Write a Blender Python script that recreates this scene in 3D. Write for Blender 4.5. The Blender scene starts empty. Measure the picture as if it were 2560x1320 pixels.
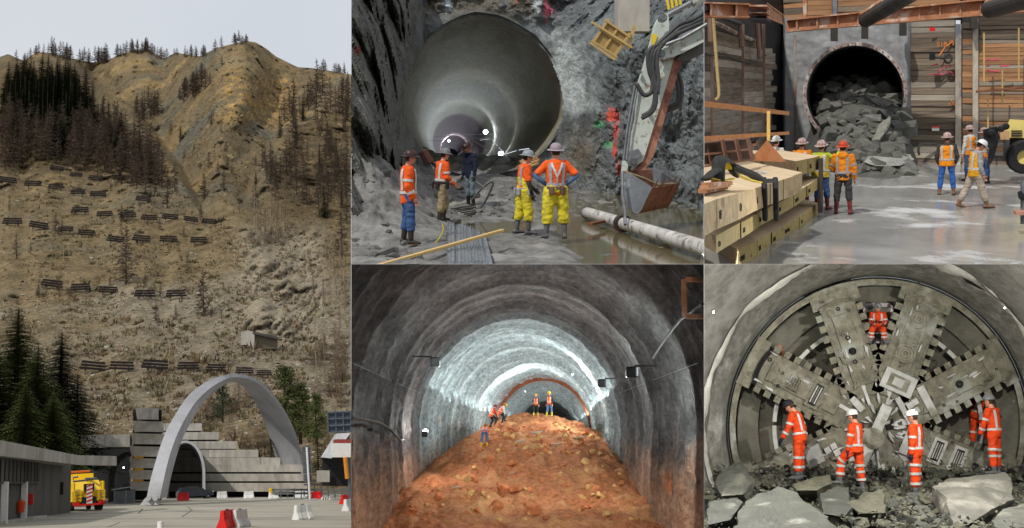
import bpy, bmesh, math, random
import numpy as np
from mathutils import Vector, Matrix, noise
random.seed(7)
R = math.radians
# ------------------------------------------------------------------ camera, sky, sun, exposure
sc = bpy.context.scene
F = 2600.0; CU, CV = 1280.0, 660.0          # focal length and principal point in photograph pixels
cam_d = bpy.data.cameras.new('camera'); cam = bpy.data.objects.new('camera', cam_d)
sc.collection.objects.link(cam)
cam.location = (0, 0, 0); cam.rotation_euler = (R(90), 0, 0)
cam_d.sensor_width = 36.0; cam_d.lens = 36.0 * F / 2560.0
cam_d.clip_start = 0.5; cam_d.clip_end = 6000
sc.camera = cam
SUN_AZ, SUN_EL = R(-38), R(47)              # sun stands behind the camera to the left
wd = bpy.data.worlds.new('World'); sc.world = wd; wd.use_nodes = True
nt = wd.node_tree; nt.nodes.clear()
def _n(t, ty, **k):
    n = t.nodes.new(ty)
    for a, b in k.items(): setattr(n, a, b)
    return n
sky = _n(nt, 'ShaderNodeTexSky', sky_type='NISHITA', sun_disc=False)
sky.sun_elevation = SUN_EL; sky.sun_rotation = math.pi + SUN_AZ; sky.air_density = 1.0; sky.dust_density = 3.0
tcw = _n(nt, 'ShaderNodeTexCoord')
nz = _n(nt, 'ShaderNodeTexNoise'); nz.inputs['Scale'].default_value = 2.2; nz.inputs['Detail'].default_value = 5
cr = _n(nt, 'ShaderNodeValToRGB')
cr.color_ramp.elements[0].position = .30; cr.color_ramp.elements[0].color = (6.4, 6.8, 7.4, 1)
cr.color_ramp.elements[1].position = .72; cr.color_ramp.elements[1].color = (7.9, 8.1, 8.4, 1)
mx = _n(nt, 'ShaderNodeMix', data_type='RGBA'); mx.inputs[0].default_value = .88     # thin even cloud over the clear sky
bg = _n(nt, 'ShaderNodeBackground'); bg.inputs[1].default_value = .098
ow = _n(nt, 'ShaderNodeOutputWorld')
L = nt.links.new
L(tcw.outputs['Generated'], nz.inputs['Vector']); L(nz.outputs['Fac'], cr.inputs['Fac'])
L(sky.outputs[0], mx.inputs[6]); L(cr.outputs[0], mx.inputs[7])
sx_ = _n(nt, 'ShaderNodeSeparateXYZ'); L(tcw.outputs['Generated'], sx_.inputs[0])          # below the horizon lies dull ground
gr_ = _n(nt, 'ShaderNodeMapRange', interpolation_type='SMOOTHSTEP'); gr_.inputs[1].default_value = -.16; gr_.inputs[2].default_value = -.02; L(sx_.outputs['Z'], gr_.inputs[0])
mg_ = _n(nt, 'ShaderNodeMix', data_type='RGBA'); mg_.inputs[6].default_value = (2.4, 2.3, 2.1, 1); L(gr_.outputs[0], mg_.inputs[0]); L(mx.outputs[2], mg_.inputs[7])
L(mg_.outputs[2], bg.inputs[0]); L(bg.outputs[0], ow.inputs[0])
sun_d = bpy.data.lights.new('sun', 'SUN'); sun_d.energy = 2.7; sun_d.angle = R(1.5); sun_d.color = (1, .95, .87)
sun = bpy.data.objects.new('sun', sun_d); sc.collection.objects.link(sun)
sdir = Vector((math.sin(SUN_AZ) * math.cos(SUN_EL), -math.cos(SUN_AZ) * math.cos(SUN_EL), math.sin(SUN_EL)))
sun.rotation_euler = sdir.to_track_quat('Z', 'Y').to_euler()
sc.view_settings.view_transform = 'Standard'; sc.view_settings.look = 'None'
sc.view_settings.exposure = 0.0; sc.view_settings.gamma = 1.0; sc.view_settings.use_curve_mapping = False
sc.render.engine = 'CYCLES'
sc.cycles.use_denoising = True
sc.cycles.max_bounces = 6; sc.cycles.diffuse_bounces = 3; sc.cycles.glossy_bounces = 3; sc.cycles.transparent_max_bounces = 6
sc.cycles.caustics_reflective = False; sc.cycles.caustics_refractive = False
sc.cycles.sample_clamp_indirect = 6

# ------------------------------------------------------------------ frames of the five places
def W(u, v, d):
    return Vector(((u - CU) / F * d, d, (CV - v) / F * d))
class Place:
    def __init__(s, uc, vh, h, box):
        s.vh, s.h, s.box = vh, h, box
        s.s = (CV - vh) / F
        fwd = Vector(((uc - CU) / F, 1, s.s)).normalized()
        rt = fwd.cross(Vector((0, 0, 1))).normalized(); up = rt.cross(fwd)
        s.B = Matrix((rt, fwd, up)).transposed().to_4x4(); s.rt, s.fwd, s.up = rt, fwd, up
    def gd(s, u, d): return Vector(((u - CU) / F * d, d, s.s * d - s.h))     # ground under column u at depth d
    def g(s, u, v): return s.gd(u, s.h * F / (v - s.vh))
    def M(s, loc, rz=0.0): return Matrix.Translation(loc) @ s.B @ Matrix.Rotation(rz, 4, 'Z')
PA = Place(440, 1197, 2.4, (-400, 877.5, -400, 1700))      # portal under the mountain
PB = Place(1180, 322, 2.16, (878.5, 1759.5, -60, 660))     # shaft bottom with excavator
PC = Place(2160, 210, 3.15, (1760.5, 2900, -60, 660))      # shored pit
PD = Place(1345, 1085, 3.0, (878.5, 1759.5, 660.5, 1800))  # ribbed tunnel with red earth
PE = Place(2180, 1000, 3.4, (1760.5, 2900, 660.5, 1800))   # cutterhead

# ------------------------------------------------------------------ mesh helpers
col = sc.collection
def tag(o, label=None, cat=None, group=None, kind=None):
    if label: o['label'] = label
    if cat: o['category'] = cat
    if group: o['group'] = group
    if kind: o['kind'] = kind
    return o
def empty(name, mw, label=None, cat=None, group=None):
    o = bpy.data.objects.new(name, None); col.objects.link(o); o.empty_display_size = .2
    o.matrix_world = mw
    return tag(o, label, cat, group)
def link(name, me, parent=None, mw=None, kind=None):
    o = bpy.data.objects.new(name, me); col.objects.link(o)
    if parent is not None: o.parent = parent
    if mw is not None:
        if parent is None: o.matrix_world = mw
        else: o.matrix_basis = mw
    if kind: o['kind'] = kind
    return o
def copy_tree(o, mw, label=None, group=None):
    c = o.copy(); col.objects.link(c); c.matrix_world = mw
    if label: c['label'] = label
    if group: c['group'] = group
    for ch in o.children:
        k = ch.copy(); col.objects.link(k); k.parent = c
        for g in ch.children:
            q = g.copy(); col.objects.link(q); q.parent = k
    return c
class MB:
    def __init__(s): s.v, s.f, s.m = [], [], []
    def add(s, vs, fs, mi=0):
        n = len(s.v); s.v += [Vector(p) for p in vs]
        s.f += [tuple(i + n for i in f) for f in fs]; s.m += [mi] * len(fs); return s
    def hexa(s, p, mi=0):      # 8 points: bottom loop then top loop
        return s.add(p, [(3, 2, 1, 0), (4, 5, 6, 7), (0, 1, 5, 4), (1, 2, 6, 5), (2, 3, 7, 6), (3, 0, 4, 7)], mi)
    def box(s, c, d, rot=None, mi=0, bev=0.0):
        x, y, z = d[0] / 2, d[1] / 2, d[2] / 2
        if bev:
            b = min(bev, x * .6, y * .6, z * .6)
            pts = []
            for sx in (-1, 1):
                for sy in (-1, 1):
                    for sz in (-1, 1):
                        pts += [(sx * x, sy * (y - b), sz * (z - b)), (sx * (x - b), sy * y, sz * (z - b)), (sx * (x - b), sy * (y - b), sz * z)]
            pts = [Vector(q) for q in pts]
            if rot is not None: pts = [rot @ q for q in pts]
            return s.hull([q + Vector(c) for q in pts], mi)
        p = [(-x, -y, -z), (x, -y, -z), (x, y, -z), (-x, y, -z), (-x, -y, z), (x, -y, z), (x, y, z), (-x, y, z)]
        p = [Vector(q) for q in p]
        if rot is not None: p = [rot @ q for q in p]
        return s.hexa([q + Vector(c) for q in p], mi)
    def hull(s, pts, mi=0):
        bm = bmesh.new()
        for p in pts: bm.verts.new(p)
        r = bmesh.ops.convex_hull(bm, input=bm.verts)
        bmesh.ops.dissolve_limit(bm, angle_limit=.03, verts=bm.verts, edges=bm.edges)
        bm.verts.index_update()
        used = {v for f in bm.faces for v in f.verts}; idx = {v: i for i, v in enumerate(used)}
        s.add([v.co.copy() for v in used], [tuple(idx[v] for v in f.verts) for f in bm.faces], mi)
        bm.free(); return s
    def tube(s, pts, rad, n=8, mi=0, cap=True, up=None):
        pts = [Vector(p) for p in pts]; k = len(pts)
        if not isinstance(rad, (list, tuple)): rad = [rad] * k
        vs = []; ref = None
        for i, p in enumerate(pts):
            t = (pts[min(i + 1, k - 1)] - pts[max(i - 1, 0)]).normalized()
            if up is not None: a = Vector(up)
            elif ref is None: a = Vector((0, 0, 1)) if abs(t.z) < .9 else Vector((0, 1, 0))
            else: a = ref
            a = (a - t * a.dot(t)).normalized(); ref = a; b = t.cross(a)
            r = rad[i]; ra, rb = r if isinstance(r, (tuple, list)) else (r, r)
            for j in range(n):
                w = 2 * math.pi * j / n
                vs.append(p + a * (math.sin(w) * rb) + b * (math.cos(w) * ra))
        fs = [(i * n + j, i * n + (j + 1) % n, (i + 1) * n + (j + 1) % n, (i + 1) * n + j) for i in range(k - 1) for j in range(n)]
        if cap: fs += [tuple(range(n))[::-1], tuple((k - 1) * n + j for j in range(n))]
        return s.add(vs, fs, mi)
    def lathe(s, prof, n=24, M=None, mi=0, close=False):
        vs = []
        for r, z in prof:
            for j in range(n):
                w = 2 * math.pi * j / n; q = Vector((r * math.cos(w), r * math.sin(w), z))
                vs.append(M @ q if M is not None else q)
        k = len(prof)
        fs = [(i * n + j, i * n + (j + 1) % n, ((i + 1) % k) * n + (j + 1) % n, ((i + 1) % k) * n + j) for i in range(k if close else k - 1) for j in range(n)]
        return s.add(vs, fs, mi)
    def prism(s, poly, a, b, M=None, mi=0):       # polygon (x,z) pushed from y=a to y=b
        n = len(poly); vs = [Vector((x, a, z)) for x, z in poly] + [Vector((x, b, z)) for x, z in poly]
        if M is not None: vs = [M @ q for q in vs]
        fs = [tuple(range(n))[::-1], tuple(range(n, 2 * n))] + [(i, (i + 1) % n, (i + 1) % n + n, i + n) for i in range(n)]
        return s.add(vs, fs, mi)
    def mesh(s, name, mats, smooth=False, fix=True):
        me = bpy.data.meshes.new(name); me.from_pydata(s.v, [], s.f)
        for m in (mats if isinstance(mats, (list, tuple)) else [mats]): me.materials.append(m)
        me.polygons.foreach_set('material_index', s.m)
        if smooth: me.polygons.foreach_set('use_smooth', [True] * len(s.f))
        if fix:
            bm = bmesh.new(); bm.from_mesh(me); bmesh.ops.recalc_face_normals(bm, faces=bm.faces); bm.to_mesh(me); bm.free()
        me.update(); return me
    def build(s, name, mats, parent=None, mw=None, smooth=False, kind=None, fix=True):
        return link(name, s.mesh(name, mats, smooth, fix), parent, mw, kind)
def grid_mesh(name, P, mats, cols=None, smooth=True, skip=None, mi=None):
    # P: rows x cols array of points; cols: same shape of colours; skip(i, j): leave a face out
    r, c = len(P), len(P[0]); vs = [p for row in P for p in row]; fs = []; ms = []
    for i in range(r - 1):
        for j in range(c - 1):
            if skip and skip(i, j): continue
            fs.append((i * c + j, i * c + j + 1, (i + 1) * c + j + 1, (i + 1) * c + j))
            if mi: ms.append(mi(i, j))
    me = bpy.data.meshes.new(name); me.from_pydata(vs, [], fs)
    for m in (mats if isinstance(mats, (list, tuple)) else [mats]): me.materials.append(m)
    if mi: me.polygons.foreach_set('material_index', ms)
    if smooth: me.polygons.foreach_set('use_smooth', [True] * len(fs))
    if cols is not None:
        a = me.color_attributes.new('tint', 'FLOAT_COLOR', 'POINT')
        flat = np.ones((r * c, 4), dtype=np.float32); flat[:, :3] = np.array([x for row in cols for x in row])
        a.data.foreach_set('color', flat.ravel())
    me.update(); return me
def clip(o, P, fill=True, sides='lrtb'):
    # saw an object off at the side walls of its place
    u0, u1, v0, v1 = P.box; mw = o.matrix_world if o.parent is None else o.parent.matrix_world @ o.matrix_basis
    pl = {'l': Vector((1, -(u0 - CU) / F, 0)), 'r': Vector((-1, (u1 - CU) / F, 0)), 't': Vector((0, (CV - v0) / F, -1)), 'b': Vector((0, -(CV - v1) / F, 1))}
    bm = bmesh.new(); bm.from_mesh(o.data); bm.transform(mw)
    for k in sides:
        n = pl[k]
        if all(v.co.dot(n) > 0 for v in bm.verts): continue
        r = bmesh.ops.bisect_plane(bm, geom=bm.verts[:] + bm.edges[:] + bm.faces[:], plane_co=(0, 0, 0), plane_no=n, clear_inner=True)
        if fill:
            ed = [e for e in r['geom_cut'] if isinstance(e, bmesh.types.BMEdge)]
            if ed: bmesh.ops.contextual_create(bm, geom=ed) if len(ed) < 40 else None
    bm.transform(mw.inverted()); me = o.data.copy(); bm.to_mesh(me); bm.free(); o.data = me
    return o
def roughen(o, amp=.06, s=1.5, cuts=3, P=None):
    # break the flat faces of a hewn rock into a fractured surface
    bm = bmesh.new(); bm.from_mesh(o.data); bmesh.ops.triangulate(bm, faces=bm.faces)
    for _ in range(cuts):
        L_ = [e for e in bm.edges if e.calc_length() > amp * 2.2]
        if not L_ or len(bm.verts) > 2500: break
        bmesh.ops.subdivide_edges(bm, edges=L_, cuts=1, use_grid_fill=True); bmesh.ops.triangulate(bm, faces=[f for f in bm.faces if len(f.verts) > 4])
    bm.normal_update(); off = Vector((len(bm.verts) * .37, 3.1, 8.8))
    for v in bm.verts:
        q = v.co * s + off; v.co += v.normal * (amp * (noise.fractal(q, .8, 2.1, 4) * .7 + (noise.ridged_multi_fractal(q * .8, .9, 2.0, 4, 1, 2) - 1.1) * .5))
    bm.to_mesh(o.data); bm.free(); return o
def fbm(p, s=1.0, o=5, h=.9, l=2.1): return noise.fractal(Vector(p) * s, h, l, o)
def ridge(p, s=1.0, o=5): return noise.ridged_multi_fractal(Vector(p) * s, .9, 2.1, o, 1.0, 2.0) - 1.0
def sm(a, b, x):
    t = min(1, max(0, (x - a) / (b - a))); return t * t * (3 - 2 * t)
def lerp(a, b, t): return a + (b - a) * t
def interp(x, pts):
    if x <= pts[0][0]: return pts[0][1]
    for (a, p), (b, q) in zip(pts, pts[1:]):
        if x <= b: return p + (q - p) * (x - a) / (b - a)
    return pts[-1][1]
def inpoly(x, y, poly):
    c = False; n = len(poly)
    for i in range(n):
        x0, y0 = poly[i]; x1, y1 = poly[i - 1]
        if (y0 > y) != (y1 > y) and x < (x1 - x0) * (y - y0) / (y1 - y0) + x0: c = not c
    return c
ORD = ['first', 'second', 'third', 'fourth', 'fifth', 'sixth', 'seventh', 'eighth', 'ninth', 'tenth', 'eleventh', 'twelfth']

# ------------------------------------------------------------------ materials
def srgb(r, g, b):
    f = lambda c: (c / 255 / 12.92) if c < 10.3 else ((c / 255 + .055) / 1.055) ** 2.4
    return (f(r), f(g), f(b))
MATS = {}
def mat(name, a, b=None, scale=4.0, rough=.8, bump=.25, bscale=None, metal=0.0, stretch=(1, 1, 1), spec=.3, vary=.12, dist=.02, tint=False,
        c=None, cscale=1.0, cthr=(.55, .65), rough2=None, dirt=True, world=False):
    """two-colour noise with a third colour in patches, fine relief, brightness varied per object"""
    if name in MATS: return MATS[name]
    m = bpy.data.materials.new(name); MATS[name] = m; m.use_nodes = True
    t = m.node_tree; t.nodes.clear(); l = t.links.new
    out = _n(t, 'ShaderNodeOutputMaterial'); pb = _n(t, 'ShaderNodeBsdfPrincipled'); l(pb.outputs[0], out.inputs[0])
    tc = _n(t, 'ShaderNodeTexCoord'); mp = _n(t, 'ShaderNodeMapping'); mp.inputs['Scale'].default_value = stretch
    if world:
        ge = _n(t, 'ShaderNodeNewGeometry'); l(ge.outputs['Position'], mp.inputs[0])
    else: l(tc.outputs['Object'], mp.inputs[0])
    n1 = _n(t, 'ShaderNodeTexNoise'); n1.inputs['Scale'].default_value = scale; n1.inputs['Detail'].default_value = 9; n1.inputs['Roughness'].default_value = .70
    l(mp.outputs[0], n1.inputs['Vector'])
    r1 = _n(t, 'ShaderNodeValToRGB'); r1.color_ramp.elements[0].position = .33; r1.color_ramp.elements[1].position = .67
    b = b or tuple(x * .7 for x in a)
    r1.color_ramp.elements[0].color = (*b, 1); r1.color_ramp.elements[1].color = (*a, 1)
    l(n1.outputs['Fac'], r1.inputs[0]); colr = r1.outputs[0]
    if c is not None:
        n3 = _n(t, 'ShaderNodeTexNoise'); n3.inputs['Scale'].default_value = cscale; n3.inputs['Detail'].default_value = 6; n3.inputs['Roughness'].default_value = .6
        l(mp.outputs[0], n3.inputs['Vector'])
        r3 = _n(t, 'ShaderNodeValToRGB'); r3.color_ramp.elements[0].position, r3.color_ramp.elements[1].position = cthr
        l(n3.outputs['Fac'], r3.inputs[0])
        m3 = _n(t, 'ShaderNodeMix', data_type='RGBA'); l(r3.outputs[0], m3.inputs[0]); l(colr, m3.inputs[6]); m3.inputs[7].default_value = (*c, 1); colr = m3.outputs[2]
        if rough2 is not None:
            mr = _n(t, 'ShaderNodeMapRange'); l(r3.outputs[0], mr.inputs[0]); mr.inputs[3].default_value = rough; mr.inputs[4].default_value = rough2; l(mr.outputs[0], pb.inputs['Roughness'])
    if tint:
        at = _n(t, 'ShaderNodeVertexColor'); at.layer_name = 'tint'
        m4 = _n(t, 'ShaderNodeMix', data_type='RGBA', blend_type='MULTIPLY'); m4.inputs[0].default_value = 1; l(colr, m4.inputs[6]); l(at.outputs[0], m4.inputs[7]); colr = m4.outputs[2]
    if vary:
        oi = _n(t, 'ShaderNodeObjectInfo'); mr = _n(t, 'ShaderNodeMapRange'); mr.inputs[3].default_value = 1 - vary; mr.inputs[4].default_value = 1 + vary
        l(oi.outputs['Random'], mr.inputs[0])
        hs = _n(t, 'ShaderNodeHueSaturation'); l(mr.outputs[0], hs.inputs['Value']); l(colr, hs.inputs['Color']); colr = hs.outputs[0]
    l(colr, pb.inputs['Base Color'])
    if rough2 is None: pb.inputs['Roughness'].default_value = rough
    pb.inputs['Metallic'].default_value = metal; pb.inputs['Specular IOR Level'].default_value = spec
    if bump:
        n2 = _n(t, 'ShaderNodeTexNoise'); n2.inputs['Scale'].default_value = bscale or scale * 4; n2.inputs['Detail'].default_value = 8; n2.inputs['Roughness'].default_value = .65
        l(mp.outputs[0], n2.inputs['Vector'])
        bp = _n(t, 'ShaderNodeBump'); bp.inputs['Strength'].default_value = bump; bp.inputs['Distance'].default_value = dist
        l(n2.outputs['Fac'], bp.inputs['Height']); l(bp.outputs[0], pb.inputs['Normal'])
    return m
def glow(name, colr, s):
    m = bpy.data.materials.new(name); m.use_nodes = True; t = m.node_tree; t.nodes.clear()
    e = _n(t, 'ShaderNodeEmission'); e.inputs[0].default_value = (*colr, 1); e.inputs[1].default_value = s
    t.links.new(e.outputs[0], _n(t, 'ShaderNodeOutputMaterial').inputs[0]); return m
def cloth(name, c, rough=.85): return mat('cloth_' + name, c, tuple(x * .62 for x in c), scale=5, rough=rough, bump=.7, bscale=12, dist=.02, vary=.05, c=tuple(x * .35 + y * .65 for x, y in zip(c, srgb(96, 90, 80))), cscale=3.2, cthr=(.56, .78))
def paint(name, c, rough=.45, wear=(.12, .09, .07), w=.66): return mat('paint_' + name, c, tuple(x * .85 for x in c), scale=3, rough=rough, bump=.1, c=wear, cscale=5, cthr=(w, w + .1), vary=.03)
concrete = mat('concrete', srgb(184, 179, 170), srgb(150, 146, 138), scale=1.1, rough=.9, bump=.35, bscale=14, c=srgb(116, 112, 104), cscale=.5, cthr=(.52, .75), stretch=(1, 1, .35))
concrete_pale = mat('concrete_pale', srgb(184, 184, 186), srgb(158, 158, 160), scale=.8, rough=.8, bump=.2, bscale=10, vary=.03)
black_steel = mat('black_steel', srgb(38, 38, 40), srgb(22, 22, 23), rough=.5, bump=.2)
steel = mat('steel', srgb(140, 143, 146), srgb(100, 102, 105), scale=6, rough=.45, metal=.6, bump=.2, c=srgb(110, 80, 60), cscale=3, cthr=(.62, .75))
rust = mat('rust', srgb(192, 136, 100), srgb(140, 92, 66), scale=3, rough=.8, bump=.4, c=srgb(196, 176, 160), cscale=1.6, cthr=(.55, .66))
timber = mat('timber_new', srgb(206, 178, 118), srgb(176, 146, 92), scale=3, rough=.75, bump=.3, stretch=(1, 9, 9))
skin = mat('skin', srgb(206, 150, 122), srgb(186, 126, 100), scale=8, rough=.6, bump=.15, vary=.1)
hair = mat('hair', srgb(60, 44, 34), rough=.8)
eye_dark = mat('eye_dark', (.02, .02, .02), rough=.3)
rubber = mat('rubber', srgb(34, 34, 35), rough=.7, bump=.3)
reflective = mat('reflective_tape', srgb(200, 200, 195), srgb(160, 160, 155), scale=20, rough=.35, bump=.1, spec=.6)
dark_glass = mat('dark_glass', (.02, .025, .03), (.015, .015, .02), rough=.08, bump=0, spec=.7)
white_paint = paint('white', srgb(222, 222, 220), .5, srgb(150, 145, 138), .64)
red_paint = paint('red', srgb(208, 38, 28), .45, srgb(140, 60, 50), .68)
# ------------------------------------------------------------------ people
JOBS = []                       # meshes that are fused into one skin at the end
def fuse(o, vox, it=3):
    m = o.modifiers.new('fuse', 'REMESH'); m.mode = 'VOXEL'; m.voxel_size = vox; m.use_smooth_shade = True
    s = o.modifiers.new('soft', 'SMOOTH'); s.iterations = it; s.factor = .5
    JOBS.append(o); return o
def crease(o, me):
    # folds of cloth: short slanting creases, deeper at trouser legs and sleeves
    if o.name.split('.')[0] not in ('jacket', 'shirt', 'sweater', 'trousers', 'safety_vest'): return
    n = len(me.vertices); co = np.empty(n * 3, np.float32); no = np.empty(n * 3, np.float32); me.vertices.foreach_get('co', co); me.vertices.foreach_get('normal', no); co = co.reshape(-1, 3); no = no.reshape(-1, 3); k = (hash(o.name) % 97) * .31
    amp = .016 if o.name.startswith('trousers') else .012
    dv = np.array([noise.fractal((x * 7 + z * 2 + k, y * 7, z * 15 - x * 5), .9, 2.0, 3) + .6 * noise.noise((x * 4 + k, y * 4, z * 9 + x * 6)) for x, y, z in co], np.float32)
    me.vertices.foreach_set('co', (co + no * (dv * amp)[:, None]).ravel())
def run_jobs():
    dg = bpy.context.evaluated_depsgraph_get()
    done = [(o, bpy.data.meshes.new_from_object(o.evaluated_get(dg))) for o in JOBS]
    for o, me in done:
        o.modifiers.clear(); o.data = me; crease(o, me)
        me.polygons.foreach_set('use_smooth', [True] * len(me.polygons)); me.update()
    JOBS.clear()
def ball(mb, c, r, M3=None, n=12, k=7):
    pr = [(math.sin(math.pi * i / k), -math.cos(math.pi * i / k)) for i in range(k + 1)]
    S = Matrix.Diagonal((r[0], r[1], r[2], 1)); T = Matrix.Translation(c) @ (M3.to_4x4() if M3 is not None else Matrix()) @ S
    mb.lathe([(max(a, .001), b) for a, b in pr], n, T); return mb
TORSO = [(-.13, .172, .130), (0, .170, .128), (.14, .160, .120), (.30, .180, .132), (.41, .186, .120), (.475, .130, .090), (.52, .066, .064)]
def hand(parent, w, d, side_v, m, name, curl=.5):
    """palm, four unequal bent fingers and a thumb from the side of the palm; side_v points to the thumb side"""
    d = d.normalized(); s = (side_v - d * side_v.dot(d)).normalized(); n = d.cross(s)
    mb = MB(); pts = []
    for t, wd, th in ((-.015, .026, .022), (.03, .037, .015), (.085, .040, .012)):
        for a in (-1, 1):
            for b in (-1, 1): pts.append(w + d * t + s * (a * wd) + n * (b * th))
    mb.hull(pts)
    for i, (off, ln) in enumerate(((.030, .070), (.010, .078), (-.011, .072), (-.031, .056))):
        p = w + d * .082 + s * off; q = [p]; a = 0
        for k in range(3):
            a += curl * (.5 + .3 * k); p = p + (d * math.cos(a) + n * math.sin(a)) * (ln * (.42 if k == 0 else .3)); q.append(p)
        mb.tube(q, [.0098, .0095, .0088, .006], 6)
    p = w + d * .022 + s * .034; q = [p, p + s * .03 + d * .025 + n * .006, p + s * .036 + d * .06 + n * .018 * (1 + curl)]
    mb.tube(q, [.013, .0115, .008], 6)
    mb.build(name, m, parent, smooth=True)
def person(P, loc, rz, o, pose, label, group=None, k=1.0, vox=.017):
    g = pose.get
    lean, side, twist = R(g('lean', 0)), R(g('side', 0)), R(g('twist', 0))
    C = Matrix.Rotation(twist, 3, 'Z') @ Matrix.Rotation(-lean, 3, 'X') @ Matrix.Rotation(side, 3, 'Y')
    legs = {}
    for sd, nm in ((1, 'R'), (-1, 'L')):
        a, out, kn = [R(x) for x in g('leg' + nm, (0, 3, 2))]
        hip = Vector((sd * .092, 0, -.02)); th = Vector((sd * math.sin(out), math.sin(a), -math.cos(a))).normalized()
        sh = Vector((sd * math.sin(out) * .6, math.sin(a - kn), -math.cos(a - kn))).normalized()
        knee = hip + th * .43; ank = knee + sh * .41; legs[nm] = (hip, knee, ank, sd)
    zmin = min(legs['L'][2].z, legs['R'][2].z) if 'drop' not in pose else pose['drop']
    up0 = Vector((0, 0, .095 - zmin)); sway = Vector((g('dx', 0), g('dy', 0), 0))
    legs = {n: (a + up0, b + up0, c + up0, sd) for n, (a, b, c, sd) in legs.items()}
    pel = up0.copy()
    fat = g('fat', 1.0)
    def tor(h):
        if h <= 0: return pel + C.lerp(Matrix.Identity(3), .6) @ Vector((0, 0, h)) if False else pel + Vector((0, -.02 * math.sin(lean), h))
        b = min(1, h / .3); return pel + (Matrix.Identity(3).lerp(C, .55 + .45 * b)) @ Vector((0, 0, h))
    def surf(h, ang, off=0.0):
        rx = interp(h, [(a, b) for a, b, c in TORSO]) * fat + off; ry = interp(h, [(a, c) for a, b, c in TORSO]) * fat + off
        return tor(h) + (C if h > 0 else Matrix.Identity(3)) @ Vector((math.sin(ang) * rx, math.cos(ang) * ry, 0))
    def torso(mb, off=0.0, h0=-.13, h1=.52):
        hs = [h0] + [h for h, a, b in TORSO if h0 < h < h1] + [h1]; n = 14; vs = []
        for h in hs: vs += [surf(h, 2 * math.pi * j / n, off) for j in range(n)]
        kk = len(hs)
        mb.add(vs, [(i * n + j, i * n + (j + 1) % n, (i + 1) * n + (j + 1) % n, (i + 1) * n + j) for i in range(kk - 1) for j in range(n)] + [tuple(range(n)), tuple(range((kk - 1) * n, kk * n))])
    arms = {}
    for sd, nm in ((1, 'R'), (-1, 'L')):
        ua, fa = g('arm' + nm, ((.16, .02, -1), (.08, .18, -1)))
        sh = tor(.43) + C @ Vector((sd * .185, 0, -.01))
        u = C @ Vector((sd * ua[0], ua[1], ua[2])).normalized(); f_ = C @ Vector((sd * fa[0], fa[1], fa[2])).normalized()
        el = sh + u * .29; wr = el + f_ * .25; arms[nm] = (sh, el, wr, f_, sd)
    nk = tor(.52); H = C @ Matrix.Rotation(R(g('hy', 0)), 3, 'Z') @ Matrix.Rotation(-R(g('hp', 0)), 3, 'X')
    hc = nk + C @ Vector((0, .005, .03)) + H @ Vector((0, .025, .105))
    root = empty('person', P.M(loc, rz) @ Matrix.Scale(k, 4), label, 'person', group)
    # body: one continuous skin under the clothes
    mb = MB()
    torso(mb, -.035, -.10, .49)
    mb.tube([tor(.44), nk, hc - H @ Vector((0, .01, .06))], [.075, .058, .056], 10)
    ball(mb, hc, (.077, .097, .115), H); ball(mb, hc + H @ Vector((0, .03, -.065)), (.056, .062, .05), H)
    mb.hull([hc + H @ Vector(q) for q in ((-.012, .085, .02), (.012, .085, .02), (-.02, .085, -.03), (.02, .085, -.03), (0, .128, -.025))])
    ball(mb, hc + H @ Vector((0, .082, .032)), (.055, .02, .015), H, 10, 5)
    for sd in (-1, 1): ball(mb, hc + H @ Vector((sd * .079, -.005, -.005)), (.014, .024, .034), H, 8, 5)
    for a, b, c, f_, sd in arms.values(): mb.tube([a - (b - a) * .2, a, b, c], [.05, .048, .038, .027], 10)
    for a, b, c, sd in legs.values(): mb.tube([a, b, c], [.07, .05, .038], 10)
    fuse(mb.build('body', skin, root), max(.012, vox * .8), 2)
    mb = MB()
    for sd in (-1, 1): ball(mb, hc + H @ Vector((sd * .032, .088, .012)), (.013, .01, .008), H, 8, 5)
    mb.box(hc + H @ Vector((0, .094, -.058)), (.045, .008, .007), H)
    mb.build('facial_features', eye_dark, root)
    if o.get('hair', True):
        mb = MB(); ball(mb, hc + H @ Vector((0, -.018, .012)), (.083, .092, .108), H)
        mb.build('hair', o.get('hairm', hair), root, smooth=True)
    # shirt or jacket
    mb = MB(); th = o.get('bulk', 1.0)
    torso(mb, .012 * th, o.get('hem', -.13), .515)
    if o.get('hood'): ball(mb, tor(.47) + C @ Vector((0, -.10, 0)), (.13, .07, .10), C)
    cut = o.get('sleeve', 1.0); shirt2 = []
    for a, b, c, f_, sd in arms.values():
        r0 = .070 * th
        if cut >= 1: mb.tube([a - (b - a) * .25, a, a.lerp(b, .5), b, b.lerp(c, .5), c.lerp(b, .03)], [r0 * .9, r0, r0 * .92, r0 * .86, r0 * .78, r0 * .68], 12)
        else:
            mb.tube([a - (b - a) * .25, a, a.lerp(b, .5), a.lerp(b, .9)], [r0 * .9, r0 * 1.03, r0, r0 * 1.02], 12)
            shirt2.append((a.lerp(b, .85), b, c))
    fuse(mb.build(o.get('topname', 'jacket'), o['top'], root), vox)
    for a, b, c in shirt2:
        q = MB(); q.tube([a, b, b.lerp(c, .5), c], [.056, .052, .046, .040], 12); q.build('undersleeve', o.get('under', skin), root, smooth=True)
    if 'vest' in o:
        mb = MB(); torso(mb, .030 * th, -.13, .455); fuse(mb.build('safety_vest', o['vest'], root), vox)
    # trousers
    mb = MB(); bag = o.get('bag', 1.0); n = 14
    if o.get('bib'): torso(mb, .02, -.14, o['bib'])
    mb.tube([pel + Vector((0, 0, .10)), pel + Vector((0, -.01, -.02)), pel + Vector((0, -.01, -.10))], [(.165, .125), (.175 * bag ** .4, .135 * bag ** .4), (.15 * bag ** .5, .12 * bag ** .5)], 14, up=(0, 1, 0))
    bt = o.get('boot', .35)
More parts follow.
